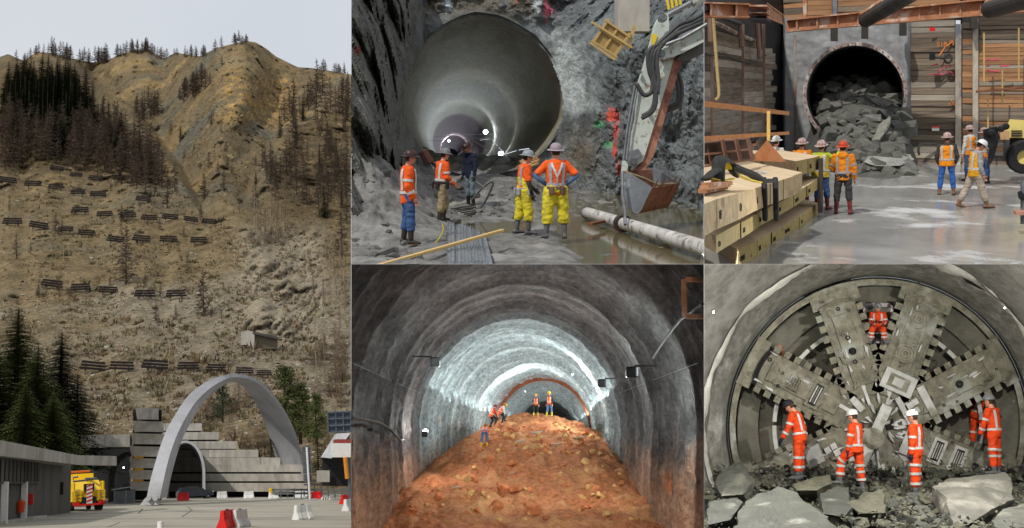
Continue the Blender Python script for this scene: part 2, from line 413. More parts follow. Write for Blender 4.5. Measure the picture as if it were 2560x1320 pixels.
    for a, b, c, sd in legs.values():
        e = b.lerp(c, 1 - bt * .85)
        mb.tube([a + Vector((0, 0, .03)), a.lerp(b, .3), a.lerp(b, .75), b, b.lerp(e, .5), e], [.092 * bag, .096 * bag, .082 * bag, .076 * bag, .078 * bag, .066 * bag], 12)
    fuse(mb.build('trousers', o['legs'], root), vox)
    # boots
    for (a, b, c, sd) in legs.values():
        mb = MB(); f = g('toe', 0) + sd * 10; fy = Vector((math.sin(R(f)), math.cos(R(f)), 0))
        tilt = g('heel' + ('R' if sd > 0 else 'L'), 0); fy = (fy + Vector((0, 0, -tilt))).normalized()
        top = b.lerp(c, 1 - bt); z = Vector((0, 0, 1))
        mb.tube([top, top.lerp(c, .7), c], [.062, .054, .05], 12)
        mb.tube([c - fy * .07 - z * .055, c - fy * .02 - z * .045, c + fy * .07 - z * .055, c + fy * .14 - z * .062, c + fy * .19 - z * .068], [(.036, .036), (.044, .05), (.047, .042), (.048, .034), (.03, .022)], 10, up=(0, 0, 1))
        fuse(mb.build('boot', o['boots'], root), max(.012, vox * .8), 2)
        s = MB(); s.box(c + fy * .06 - z * .088, (.092, .27, .014), Matrix.Rotation(-R(f), 3, 'Z')); 
        if tilt == 0: s.build('boot_sole', o.get('sole', rubber), root)
    for a, b, c, f_, sd in arms.values():
        hd = pose.get('hand' + ('R' if sd > 0 else 'L'), None)
        hdv = C @ Vector((sd * hd[0], hd[1], hd[2])) if hd else f_
        tv = C @ Vector((-sd * .5, 1, .2)); 
        if abs(tv.normalized().dot(hdv.normalized())) > .9: tv = C @ Vector((-sd, 0, .3))
        hand(root, c + f_ * .012, hdv, tv, o.get('glove', skin), 'glove' if 'glove' in o else 'hand', g('curl', .45))
    # hard hat
    T = Matrix.Translation(hc + H @ Vector((0, -.006, .045))) @ H.to_4x4() @ Matrix.Rotation(R(g('hat_tip', 4)), 4, 'X')
    mb = MB(); S = Matrix.Diagonal((1, 1.14, 1, 1))
    mb.lathe([(.112, -.01), (.113, .02), (.104, .06), (.082, .092), (.045, .112), (.001, .118)], 20, T @ S)
    for x in (-.035, 0, .035):
        mb.tube([T @ Vector((x, y, .118 * math.sqrt(max(0, 1 - (y / .135) ** 2 - (x / .13) ** 2)) + .002)) for y in (-.11, -.06, 0, .06, .11)], .008, 5)
    hat = mb.build('hard_hat', o['hat'], root, smooth=True)
    mb = MB()
    if o.get('brim', 'full') == 'full': mb.lathe([(.108, .004), (.15, -.004), (.172, -.014), (.170, -.019), (.148, -.010), (.108, -.004)], 24, T @ S, close=True)
    else:
        mb.lathe([(.110, .004), (.119, 0), (.118, -.012), (.110, -.012)], 24, T @ S, close=True)
        mb.hull([T @ Vector((math.sin(w) * r * .9, .105 + math.cos(w) * r * .62, -.012 - .01 * (r > .1) + e)) for w in [R(x) for x in range(-80, 81, 20)] for r in (.09,) for e in (0, .007)])
    mb.build('brim', o['hat'], hat, smooth=True)
    if o.get('lamp'):
        mb = MB(); mb.box(T @ Vector((0, .128, .045)), (.04, .03, .03), H, bev=.006); mb.build('head_lamp', black_steel, hat)
    # reflective tape
    if o.get('tape', True):
        tm = o.get('tapem', reflective); mb = MB(); off = (.030 if 'vest' in o else .012) * th + .010
        def ringt(h, w=.05):
            n = 16; vs = [surf(h - w / 2, 2 * math.pi * j / n, off) for j in range(n)] + [surf(h + w / 2, 2 * math.pi * j / n, off) for j in range(n)]
            mb.add(vs, [(j, (j + 1) % n, (j + 1) % n + n, j + n) for j in range(n)])
        for h in o.get('rings', (.06,)): ringt(h)
        if o.get('straps', True):
            for s0 in (-1, 1):
                for fr in (0, math.pi):
                    hs = [.06, .14, .22, .30, .37, .42, .455]; vs = []
                    for h in hs:
                        for e in (-.17, .17):
                            w = s0 * .62 + e
                            vs.append(surf(h, w if fr == 0 else math.pi - w, off + .002))
                    mb.add(vs, [(2 * i, 2 * i + 1, 2 * i + 3, 2 * i + 2) for i in range(len(hs) - 1)])
        if cut >= 1 and 'vest' not in o and o.get('armtape', True):
            for a, b, c, f_, sd in arms.values():
                for p0, p1, t, r in ((a, b, .62, .072 * th), (b, c, .45, .064 * th)):
                    q = p0.lerp(p1, t); e = (p1 - p0).normalized() * .024; mb.tube([q - e, q + e], [r * .97 + .006, r * .95 + .006], 14, cap=False)
        if mb.f: mb.build('reflective_tape', tm, root, fix=False)
        mb = MB()
        for t in o.get('legtape', ()):
            for a, b, c, sd in legs.values():
                e_ = b.lerp(c, 1 - bt * .85); p0, p1, tt = (a, b, t) if t < 1 else (b, e_, t - 1)
                q = p0.lerp(p1, tt); e = (p1 - p0).normalized() * .026; r = (.088 if t < 1 else .080) * bag + .004; MB().tube([q - e, q + e], r + .006, 14, cap=False).build('leg_tape', tm, root, fix=False)
    if o.get('belt'):
        n = 16; mb = MB()
        vs = [surf(h, 2 * math.pi * j / n, .030 * th) for h in (-.03, .02) for j in range(n)]
        mb.add(vs, [(j, (j + 1) % n, (j + 1) % n + n, j + n) for j in range(n)])
        bl = mb.build('tool_belt', o['belt'], root)
        for w in (2.6, 3.6, 1.2): MB().box(surf(-.06, w, .05), (.10, .05, .15), Matrix.Rotation(-w, 3, 'Z'), bev=.015).build('pouch', o['belt'], bl)
    if o.get('suspenders'):
        mb = MB(); m_ = o['suspenders']; vs = []
        for s0 in (-1, 1):
            hs = [.02, .10, .20, .30, .38, .44, .46]; vs = []
            for h in hs:
                c0 = math.pi + s0 * max(0, (h - .22)) * 2.2
                for e in (-.10, .10): vs.append(surf(h, c0 + e, .034))
            mb.add(vs, [(2 * i, 2 * i + 1, 2 * i + 3, 2 * i + 2) for i in range(len(hs) - 1)])
        mb.build('suspenders', m_, root, fix=False)
    return root
C_or = cloth('orange', srgb(252, 100, 34)); C_rail = cloth('rail_orange', srgb(232, 74, 22)); C_yel = cloth('yellow', srgb(226, 210, 56), .5); C_jean = cloth('denim', srgb(62, 92, 140))
C_tan = cloth('tan', srgb(158, 142, 110)); C_navy = cloth('navy', srgb(34, 40, 62)); C_pale = cloth('pale_denim', srgb(112, 128, 136)); C_blk = cloth('black', srgb(44, 44, 46))
C_lime = cloth('lime', srgb(196, 214, 60)); C_grey = cloth('grey', srgb(168, 166, 172)); C_khaki = cloth('stone', srgb(186, 172, 156)); C_amber = cloth('amber', srgb(250, 150, 30))
C_white = cloth('white', srgb(218, 214, 208)); C_red = cloth('red', srgb(190, 36, 34)); C_blue = cloth('blue', srgb(90, 116, 150)); C_char = cloth('charcoal', srgb(66, 66, 66))
B_rub = mat('rubber_boot', srgb(62, 54, 46), srgb(40, 36, 32), rough=.5); B_grey = mat('muddy_boot', srgb(112, 112, 114), srgb(70, 70, 72), rough=.6); B_red = mat('red_boot', srgb(128, 50, 48), srgb(92, 38, 38), rough=.5)
B_tan = mat('tan_boot', srgb(140, 104, 78), srgb(108, 78, 58), rough=.7); B_blk = mat('black_boot', srgb(36, 34, 34), rough=.5); B_yel = mat('yellow_boot', srgb(226, 196, 40), rough=.5); B_mud = mat('mud_sole', srgb(120, 96, 66), rough=.9)
H_brn = mat('hat_brown', srgb(66, 44, 38), srgb(46, 30, 27), rough=.35, scale=9, bump=.05); H_gry = mat('hat_grey', srgb(140, 142, 144), srgb(96, 94, 92), rough=.4, scale=9, bump=.05, c=srgb(70, 66, 62), cscale=12, cthr=(.6, .64))
H_pale = mat('hat_pale', srgb(150, 160, 166), srgb(120, 128, 134), rough=.4, bump=.05, scale=9); H_wht = mat('hat_white', srgb(226, 226, 224), srgb(196, 196, 194), rough=.35, bump=.03, scale=7)
H_stk = mat('hat_stickers', srgb(206, 190, 184), srgb(150, 110, 104), rough=.4, scale=14, bump=.03, c=srgb(90, 60, 58), cscale=20, cthr=(.56, .60)); H_org = mat('hat_orange', srgb(206, 78, 42), srgb(160, 60, 34), rough=.35, bump=.03)
H_blk = mat('hat_black', srgb(46, 46, 54), srgb(30, 30, 36), rough=.35, bump=.03); H_yel = mat('hat_yellow', srgb(236, 200, 40), srgb(206, 168, 30), rough=.4, bump=.03); H_lil = mat('hat_lilac', srgb(172, 158, 166), srgb(130, 120, 126), rough=.4, bump=.03)
H_red = mat('hat_red', srgb(150, 44, 58), rough=.4, bump=.03)
leather = mat('leather', srgb(112, 88, 78), srgb(80, 60, 52), rough=.7)
# ================================================================== place A: tunnel portal under the mountain
SKYL = [(-160, 150), (0, 142), (20, 135), (60, 152), (90, 130), (130, 132), (160, 142), (200, 150), (230, 156), (270, 150), (300, 136), (330, 126), (370, 124), (410, 146), (440, 131), (465, 136), (500, 141), (540, 120), (580, 110), (615, 102), (640, 106), (665, 121), (690, 141), (720, 156), (745, 168), (780, 170), (820, 176), (900, 190)]
SPUR = [(-160, 140), (0, 142), (110, 152), (190, 192), (240, 250), (330, 305), (400, 385), (450, 450), (500, 540), (560, 640)]
SPUR2 = [(600, 560), (640, 470), (690, 380), (740, 310), (800, 270), (900, 225)]
D0, VB = 160.0, 1236.0
def hill_d(u, v, fine=True):
    vt = interp(u, SKYL); t = min(1.0, max(0.0, (VB - v) / (VB - vt)))
    d = D0 * (800 / D0) ** (t ** 1.25)
    s1 = interp(u, SPUR)
    if u < 560: d *= 1 + .30 * sm(0, 50, s1 - v) * sm(560, 380, u)
    if u > 590: d *= 1 + .13 * sm(0, 70, interp(u, SPUR2) - v) * sm(590, 700, u)
    gx = interp(v, [(150, 720), (250, 668), (330, 625), (420, 600), (520, 640), (620, 690)])     # the gully under the peak
    d *= 1 + .075 * math.exp(-((u - gx) / 42) ** 2) * sm(150, 260, v) * sm(640, 520, v)
    d *= 1 + .05 * math.exp(-((u - 300 - (v - 250) * .9) / 40) ** 2) * sm(480, 300, v) * sm(140, 200, v)
    if fine:
        p = W(u, v, d); hi = sm(700, 350, v)
        q = Vector((p.x + p.z * .35, p.y * .6, p.z - p.x * .2))
        wq = q + Vector((fbm(p, .012, 3), fbm(p + Vector((7, 3, 1)), .012, 3), fbm(p + Vector((2, 9, 5)), .012, 3))) * 16; d += ridge(wq, .017, 7) * (3.5 + 8 * hi) * sm(.01, .15, t) + fbm(p, .05, 7, .7) * (2.0 + 5 * hi) * sm(.0, .06, t) + ridge(p, .085, 5) * (.7 + 2.6 * hi) * sm(.01, .1, t)
        slab = sm(560, 640, u) * sm(830, 780, u) * sm(540, 600, v) * sm(900, 840, v)     # bare bedded rock right of the fences
        d += slab * (ridge((p.x * 1.1 + p.z * .3, p.y * .2, p.z * .22), .22, 5) * 6.5)
    return d
def HP(u, v): return W(u, v, hill_d(u, v))
def hill_col(u, v, p):
    n = fbm(p, .03, 5); n2 = fbm(p, .16, 4); n3 = fbm(p, .008, 4)
    c = Vector(srgb(126, 113, 88))
    c = c.lerp(Vector(srgb(104, 98, 82)), sm(-.1, .5, n))                    # stony turf
    hi = sm(600, 380, v)
    c = c.lerp(Vector(srgb(112, 102, 84)), hi * .7)
    c = c.lerp(Vector(srgb(150, 132, 94)), hi * .8 * sm(.05, .55, fbm(p + Vector((50, 0, 9)), .017, 5)) * .9)
    c = c.lerp(Vector(srgb(104, 106, 98)), hi * sm(.1, .5, fbm(p + Vector((9, 70, 0)), .012, 5)) * .9)
    pk = sm(520, 580, u) * sm(760, 700, u) * sm(330, 280, v)
    c = c.lerp(Vector(srgb(140, 124, 92)), pk * .7); c = c.lerp(Vector(srgb(170, 140, 84)), pk * sm(0, .35, n2) * sm(150, 210, v) * .8)
    scr = sm(640, 740, v) * sm(1150, 950, v) * sm(.0, .4, n3 + .25 * n + .15)
    c = c.lerp(Vector(srgb(136, 130, 116)), scr * .8)
    slab = sm(560, 640, u) * sm(840, 790, u) * sm(540, 600, v) * sm(880, 830, v)
    c = c.lerp(Vector(srgb(150, 143, 128)), slab * .9)
    wood = max(sm(-10, 60, v - interp(u, SPUR)) * sm(470, 400, v) * sm(470, 380, u), sm(640, 720, u) * sm(0, 40, v - interp(u, SPUR2)) * sm(620, 520, v))
    c = c.lerp(Vector(srgb(92, 80, 60)), wood * .75)
    g0 = (c.x + c.y + c.z) / 3; return (Vector((c.x * 1.05, c.y, c.z * .94)) * .96 + Vector((g0, g0, g0)) * .04) * (1.16 + .42 * n2 + .22 * n)
hill_mat = mat('hillside', (1.04, 1.03, 1.0), (.44, .43, .40), scale=.7, rough=.95, bump=1.0, bscale=.9, dist=1.0, tint=True, spec=.05, vary=0, c=(1.25, 1.27, 1.30), cscale=1.1, cthr=(.60, .68))
us = list(np.linspace(-160, 877.5, 262)); rows = []; cols = []
for i in range(300):
    t = (i / 299); r, c = [], []
    for u in us:
        v = lerp(VB + 2, interp(u, SKYL), t); p = HP(u, v); r.append(p); c.append(hill_col(u, v, p))
    rows.append(r); cols.append(c)
rows.append([p + Vector((0, 160, -60)) for p in rows[-1]]); cols.append(cols[-1])      # far side of the ridge
link('mountain', grid_mesh('mountain', rows, hill_mat, cols, True), kind='structure')
asphalt = mat('forecourt', srgb(174, 168, 152), srgb(150, 144, 130), scale=.35, rough=.9, bump=.15, bscale=9, c=srgb(116, 112, 104), cscale=.22, cthr=(.50, .70), vary=0, stretch=(.5, 1.6, 1))
gr = []
for i in range(30):
    d = 30 + (166 - 30) * i / 29; gr.append([PA.gd(u, d) for u in np.linspace(-260, 877.5, 40)])
link('forecourt', grid_mesh('forecourt', gr, asphalt), kind='structure')
def strip(P, pts, w, name, m, lift=.012):
    mb = MB(); vs = []
    for u, v in pts:
        a = P.g(u, v) + P.up * lift; vs += [a - Vector((0, w, P.s * w)) * .5, a + Vector((0, w, P.s * w)) * .5]
    mb.add(vs, [(2 * i, 2 * i + 1, 2 * i + 3, 2 * i + 2) for i in range(len(pts) - 1)])
    return mb.build(name, m, kind='structure', fix=False)
road_white = mat('road_paint', srgb(222, 220, 212), srgb(180, 176, 164), scale=6, rough=.8, bump=.1, vary=0)
strip(PA, [(640, 1318.5), (720, 1307), (800, 1295), (876, 1284)], .5, 'road_marking', road_white)
strip(PA, [(560, 1249.5), (660, 1248.5), (760, 1248.5)], 1.6, 'road_marking', road_white)
strip(PA, [(800, 1256), (876, 1251)], 1.2, 'road_marking', road_white)
tar = mat('tar_seam', srgb(96, 92, 84), rough=.7, vary=0)
strip(PA, [(345, 1284), (352, 1278), (356, 1272)], .35, 'tar_seam', tar); strip(PA, [(0, 1314), (150, 1296), (330, 1272), (420, 1262)], .25, 'tar_seam', tar)
strip(PA, [(270, 1318), (300, 1306), (345, 1300)], .2, 'tar_seam', tar); strip(PA, [(455, 1292), (480, 1276), (470, 1268)], .3, 'tar_seam', tar)

def slab(mb, u0, v0, u1, v1, d0, th, d1=None, mi=0, P=PA):
    d1 = d1 or d0; f = [W(u0, v1, d0), W(u1, v1, d1), W(u1, v0, d1), W(u0, v0, d0)]; k = P.fwd * th
    return mb.hexa([f[0], f[1], f[1] + k, f[0] + k, f[3], f[2], f[2] + k, f[3] + k], mi)
# --- low concrete service building at the left edge
fl = PA.M(PA.g(60, 1304)); inv = fl.inverted()
def place_world(mb, name, m, parent, inv, **k): 
    mb.v = [inv @ p for p in mb.v]; return mb.build(name, m, parent, **k)
bld = empty('service_building', fl, 'low concrete service building with deep roof fascia and vertical louvres', 'building')
mb = MB(); a0, a1 = PA.g(-90, 1322), PA.g(176, 1281); hgt = 3.5
def wallq(p, q, z0, z1, th, mb):
    n = (q - p).cross(PA.up).normalized() * -th; U = PA.up
    mb.hexa([p + U * z0, q + U * z0, q + U * z0 + n, p + U * z0 + n, p + U * z1, q + U * z1, q + U * z1 + n, p + U * z1 + n]); return mb
conc_dark = mat('concrete_stained', srgb(104, 102, 96), srgb(82, 80, 75), scale=1.2, rough=.9, bump=.3, c=srgb(66, 64, 60), cscale=.6, cthr=(.5, .72), stretch=(1, 1, .3))
place_world(wallq(a0, a1, 0, hgt, .5, MB()), 'wall', conc_dark, bld, inv)
roof_ = []
fa = [W(-90, 1077, 50.5), W(0, 1100, 53.0), W(195, 1138, 72), W(287, 1140, 78)]; fb = [W(-90, 1122, 50.5), W(0, 1139, 53.0), W(195, 1162, 72), W(287, 1163.5, 78)]
for i in range(3):
    k = PA.fwd * 2.6 - PA.rt * (5 if i < 2 else 0)
    q = [fb[i], fb[i + 1], fb[i + 1] + k, fb[i] + k, fa[i], fa[i + 1], fa[i + 1] + k, fa[i] + k]
    place_world(MB().hexa(q), 'roof_fascia', concrete, bld, inv)
for i in range(11):
    t = (i + .5) / 11; p = lerp(Vector(PA.g(-4, 1313)), PA.g(98, 1294), t) - PA.fwd * .12
    place_world(MB().box(p + PA.up * 2.75, (.16, .22, 1.15), PA.B.to_3x3() @ Matrix.Rotation(.5, 3, 'Z')), 'louvre_slat', conc_dark, bld, inv)
mb = wallq(PA.g(-4, 1312.6), PA.g(100, 1293.4), 2.1, 3.4, .02, MB()); mb.v = [p - PA.fwd * .03 for p in mb.v]; place_world(mb, 'louvre_recess', black_steel, bld, inv)
for u, v in ((11, 1310), (60, 1300)): 
    p = PA.g(u, v) - PA.fwd * .2; place_world(MB().box(p + PA.up * 1.1, (.34, .3, 2.2), PA.B.to_3x3(), bev=.02), 'white_column', white_paint, bld, inv)
p = PA.g(147, 1285) - PA.fwd * .1; place_world(MB().box(p + PA.up * 1.7, (.55, .08, .85), PA.B.to_3x3()), 'vent_panel', black_steel, bld, inv)
p = PA.g(75, 1297) - PA.fwd * .15; place_world(MB().box(p + PA.up * 1.15, (.36, .2, .65), PA.B.to_3x3(), bev=.03), 'fire_box', red_paint, bld, inv)
bx_ = empty('litter_bin', PA.M(PA.g(53, 1301) - PA.fwd * .3), 'small orange litter bin on the wall between white columns', 'bin')
orange_p = paint('orange_bin', srgb(214, 78, 32)); MB().lathe([(.001, .45), (.18, .45), (.24, 1.0), (.20, 1.0), (.17, .55), (.001, .55)], 14).build('bucket', orange_p, bx_); MB().lathe([(.25, 1.0), (.25, 1.05), (.1, 1.14), (.001, 1.15)], 14).build('lid', orange_p, bx_)
MB().box((0, .2, .8), (.1, .25, .7)).build('bracket', steel, bx_)
kerb_a, kerb_b = PA.g(-90, 1326), PA.g(122, 1293)
mb = MB(); wallq(kerb_a - PA.fwd * .9, kerb_b - PA.fwd * .9, 0, .16, 1.3, mb).build('kerb', concrete, kind='structure')
# --- canopy over the old portal and the dark arch in it
can = empty('portal_canopy', PA.M(PA.gd(260, 104)), 'weathered concrete canopy beam over the dark side portal', 'canopy'); inv = can.matrix_world.inverted()
place_world(slab(MB(), 202, 1087, 262, 1119, 100, 9, 102), 'canopy_beam', concrete, can, inv); place_world(slab(MB(), 263, 1086, 324, 1117, 102, 9, 103), 'canopy_beam', concrete, can, inv)
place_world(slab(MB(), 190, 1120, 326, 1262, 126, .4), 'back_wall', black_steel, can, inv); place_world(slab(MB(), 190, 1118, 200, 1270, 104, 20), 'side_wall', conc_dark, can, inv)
def archtube(mb, c, rx, h, d0, d1, th, n=20, P=PA, leg=.45):
    """open portal tube with straight legs: c = (u, v_ground)"""
    U, X = P.up, P.rt; base = W(c[0], c[1], d0); prof = []
    for i in range(n + 1):
        w = math.pi * i / n; prof.append((-rx * math.cos(w), h * leg + h * (1 - leg) * math.sin(w)))
    prof = [(-rx, 0)] + prof + [(rx, 0)]; k = P.fwd * (d1 - d0); rings = []
    for e, off in ((0, 0), (th, 0), (th, 1), (0, 1)):
        rings.append([base + X * (x * (1 + e / rx)) + U * (z * (1 + e / h)) + k * off for x, z in prof])
    m = len(prof); vs = sum(rings, [])
    mb.add(vs, [(a * m + j, a * m + j + 1, ((a + 1) % 4) * m + j + 1, ((a + 1) % 4) * m + j) for a in range(4) for j in range(m - 1)]); return mb
place_world(archtube(MB(), (318, 1252), 1.55, 4.7, 108, 116, .3), 'portal_ring', conc_dark, can, inv)
lamp_w = glow('lamp_white', (1, .95, .85), 12)
o = MB(); ball(o, (0, 0, 0), (.08, .08, .08)); ol = o.build('portal_lamp', lamp_w, None, PA.M(W(309, 1169, 107)), True); tag(ol, 'small lit white lamp inside the dark side portal', 'lamp')
# --- stack of leaning slabs left of the arch
stk = empty('leaning_slab_stack', PA.M(PA.gd(370, 106)), 'tower of eight leaning concrete slabs left of the big arch', 'wall'); inv = stk.matrix_world.inverted()
vs_ = [(338, 396, 1019, 1048), (331, 408, 1052, 1079), (327, 412, 1083, 1110), (324, 412, 1115, 1141), (323, 412, 1145, 1170), (322, 412, 1174, 1198), (324, 410, 1203, 1226)]
for i, (u0, u1, v0, v1) in enumerate(vs_):
    d = 104 + i * .15; f = [W(u0 + 5, v1, d), W(u1, v1 + 1, d + 2), W(u1, v0 + 2, d + 2), W(u0, v0, d - .5)]; k = PA.fwd * 3
    place_world(MB().hexa([f[0], f[1], f[1] + k, f[0] + k, f[3], f[2], f[2] + k, f[3] + k]), 'slab', concrete, stk, inv)
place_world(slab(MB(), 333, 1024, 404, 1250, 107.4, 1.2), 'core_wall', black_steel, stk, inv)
amber = mat('amber_lens', srgb(214, 160, 30), rough=.3, vary=0)
for v in (1143, 1172.5, 1200.5): place_world(slab(MB(), 336, v - 2, 358, v + 3, 104.2, .5), 'amber_light', amber, stk, inv)
# --- stepped wall right
stp = empty('stepped_wall', PA.M(PA.gd(600, 138)), 'stepped retaining wall of long board-marked concrete beams behind the arch', 'wall'); inv = stp.matrix_world.inverted()
for i, (vt, ue) in enumerate(((1058, 505), (1080, 547), (1103, 593), (1124, 646), (1143.5, 701), (1161, 759), (1184, 774), (1207, 772))):
    vb = vt + (19 if i < 7 else 22); u0 = 396
    for j in range(6):
        a = lerp(u0, ue, j / 6); b = lerp(u0, ue, (j + 1) / 6) - .25; dd = .12 * random.random()
        place_world(slab(MB(), a, vt + random.random() * .4, b, vb, 137 + i * -.22 + dd, 3), 'beam', concrete, stp, inv)
for i, (vt, ue) in enumerate(((1060, 500), (1083, 540), (1106, 588), (1127, 640), (1146, 696), (1164, 752), (1188, 766))): place_world(slab(MB(), 398, vt, ue, 1242, 138.6 - i * .2, .3), 'joint_backing', black_steel, stp, inv)
# --- round portal with ribs inside
por = empty('tunnel_portal', PA.M(PA.gd(462, 126)), 'dark arched tunnel portal with pale concrete rim behind the big arch', 'tunnel portal'); inv = por.matrix_world.inverted()
place_world(archtube(MB(), (462, 1248), 2.12, 6.75, 126, 130, .28, 24, leg=.42), 'rim', concrete_pale, por, inv)
place_world(archtube(MB(), (463, 1245), 2.12, 6.65, 130, 150, .3, 24, leg=.42), 'liner', conc_dark, por, inv)
for k in (133., 138.): place_world(archtube(MB(), (463.5, 1244), 1.98, 6.4, k, k + .6, .25, 24, leg=.42), 'rib', concrete, por, inv)
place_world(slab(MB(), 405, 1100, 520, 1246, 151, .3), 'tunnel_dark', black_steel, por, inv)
# --- big leaning arch
O_ = [(366, 1247), (376, 1200), (390, 1150), (410, 1090), (436, 1040), (470, 990), (515, 955), (560, 938), (590, 935), (625, 941), (660, 960), (695, 1000), (725, 1050), (745, 1100), (757, 1150), (762, 1185)]
I_ = [(399, 1247), (409, 1200), (421, 1150), (438, 1098), (461, 1050), (491, 1003), (530, 967), (566, 947), (592, 943), (624, 948), (656, 967), (690, 1006), (720, 1055), (740, 1104), (752, 1152), (757, 1185)]
K_ = [(418, 1243), (427, 1196), (440, 1146), (456, 1098), (478, 1054), (505, 1010), (540, 977), (570, 957), (589, 956), (608, 966), (626, 988), (644, 1018), (659, 1050), (672, 1086), (683, 1122), (691, 1155)]
def dense(p, n=5):
    q = []
    for i in range(len(p) - 1):
        a, b, c, d = [Vector(p[max(0, min(len(p) - 1, i + j))]) for j in (-1, 0, 1, 2)]
        for j in range(n):
            t = j / n; q.append(.5 * ((2 * b) + (c - a) * t + (2 * a - 5 * b + 4 * c - d) * t * t + (3 * b - a - 3 * c + d) * t ** 3))
    return q + [Vector(p[-1])]
Oq, Iq, Kq = dense(O_), dense(I_), dense(K_); n = len(Oq); mb = MB(); vs = []
for i in range(n):
    t = i / (n - 1); d = lerp(93, 146, sm(0, 1, t)); db = d + lerp(5.5, 9, t)
    a, b, c = W(*Oq[i], d), W(*Iq[i], d), W(*Kq[i], db); vs += [a, b, c, c + (a - b)]
mb.add(vs, [(4 * i + j, 4 * i + (j + 1) % 4, 4 * i + 4 + (j + 1) % 4, 4 * i + 4 + j) for i in range(n - 1) for j in range(4)] + [(0, 1, 2, 3), (4 * n - 4, 4 * n - 3, 4 * n - 2, 4 * n - 1)])
arc = empty('monument_arch', PA.M(PA.gd(380, 95)), 'huge smooth pale concrete arch leaning over the tunnel portal', 'arch'); inv = arc.matrix_world.inverted()
arch_m = mat('arch_concrete', srgb(176, 176, 180), srgb(158, 158, 162), scale=.5, rough=.65, bump=.12, bscale=6, c=srgb(128, 126, 122), cscale=.22, cthr=(.5, .8), vary=0)
rb = place_world(mb, 'ribbon', arch_m, arc, inv)
bpt = PA.g(374, 1264); f = MB(); b0 = [W(349, 1264, 93), W(398, 1262, 93), W(404, 1256, 99), W(356, 1258, 99)]; t0 = [W(362, 1246, 93.2), W(393, 1246, 93.2), W(398, 1243, 98), W(368, 1243, 98)]
place_world(f.hexa(b0 + t0), 'footing', concrete_pale, arc, inv)
for u in (371, 388): place_world(MB().lathe([(.001, -.25), (.22, -.25), (.22, .25), (.001, .25)], 14, Matrix.Translation(W(u, 1246, 92.9)) @ PA.B @ Matrix.Rotation(R(90), 4, 'X')), 'hinge', concrete_pale, arc, inv)
# --- kiosk
kio = empty('kiosk', PA.M(PA.g(310, 1259)), 'small grey kiosk with slanted roof beside the tow truck', 'kiosk')
MB().prism([(-1.1, 1.45), (.75, 1.62), (1.25, 1.30), (1.25, 1.20), (.75, 1.50), (-1.1, 1.33)], -.9, .9).build('roof', steel, kio)
glass_g = mat('kiosk_panel', srgb(96, 100, 104), srgb(70, 74, 78), rough=.25, bump=.05)
for x in (-.85, .2, .95): MB().box((x, -.8, .65), (.08, .08, 1.3)).build('post', steel, kio); MB().box((x, .7, .65), (.08, .08, 1.3)).build('post', steel, kio)
MB().box((-.32, -.8, .62), (.96, .03, 1.2)).build('panel', glass_g, kio); MB().box((.58, -.8, .62), (.66, .03, 1.2)).build('panel', glass_g, kio); MB().box((0, .7, .65), (1.8, .03, 1.3)).build('panel', glass_g, kio)
# --- tow truck seen from behind
yel = paint('truck_yellow', srgb(232, 190, 20), .4, srgb(150, 120, 40), .68)
trk = empty('tow_truck', PA.M(PA.g(220, 1279) + PA.fwd * .6, R(15)), 'yellow recovery truck with crane boom and striped rear board seen from behind', 'truck')
mb = MB(); mb.prism([(0, .75), (4.3, .75), (4.3, 1.0), (6.4, 1.0), (6.4, 2.0), (5.9, 2.75), (4.4, 2.8), (4.3, 2.25), (2.4, 2.25), (1.0, 1.55), (0, 1.5)], -1.15, 1.15, Matrix.Rotation(R(90), 4, 'Z')); 
body = mb.build('body', yel, trk)
for z in (1.35, 1.75, 2.05): MB().box((1.17, 3.0, z), (.03, 2.2 if z < 2 else 1.5, .03)).build('panel_seam', black_steel, body)
for x in (-.82, .82):
    for z in (.95, 1.2, 1.45): MB().box((x, -.12, z), (.42, .04, .05)).build('ladder_rung', steel, trk)
    MB().box((x - .21, -.12, 1.15), (.04, .05, .9)).build('ladder_rail', yel, trk); MB().box((x + .21, -.12, 1.15), (.04, .05, .9)).build('ladder_rail', yel, trk)
    MB().box((x * 1.1, -.1, .62), (.5, .12, .16), bev=.02).build('tail_light', red_paint, trk); MB().box((x * 1.25, .5, 1.75), (.16, .9, .8), bev=.05).build('side_locker', yel, trk)
brd = MB().box((0, -.22, 1.25), (.40, .05, 1.35)).build('striped_board', white_paint, trk)
for k in range(5): MB().add([(-.2, -.249, .65 + k * .27), (.2, -.249, .78 + k * .27), (.2, -.249, .91 + k * .27), (-.2, -.249, .78 + k * .27)], [(0, 1, 2, 3)]).build('stripe', red_paint, brd)
MB().box((0, .1, .8), (1.0, .5, .5)).build('tow_housing', black_steel, trk); MB().box((0, .0, 1.75), (.7, .3, .5)).build('winch', black_steel, trk)
MB().tube([(.2, 1.5, 2.2), (-.1, .4, 2.25), (-.5, -.3, 2.25), (-1.2, -.5, 2.22), (-1.2, -.5, 2.5), (-.85, -.5, 2.55)], .07, 8).build('crane_boom', steel, trk)
MB().tube([(.5, 2.4, 2.3), (.5, .1, 2.35), (-.3, -.2, 2.35)], .1, 8).build('boom_arm', steel, trk)
lb = MB().box((0, 4.7, 2.95), (1.9, .35, .2), bev=.04).build('light_bar', mat('amber_bar', srgb(220, 110, 40), rough=.3), trk); MB().box((0, 4.55, 2.62), (2.1, .1, .5)).build('rear_window', dark_glass, trk)
tyre_p = [(.20, -.14), (.42, -.14), (.47, -.09), (.47, .09), (.42, .14), (.20, .14)]
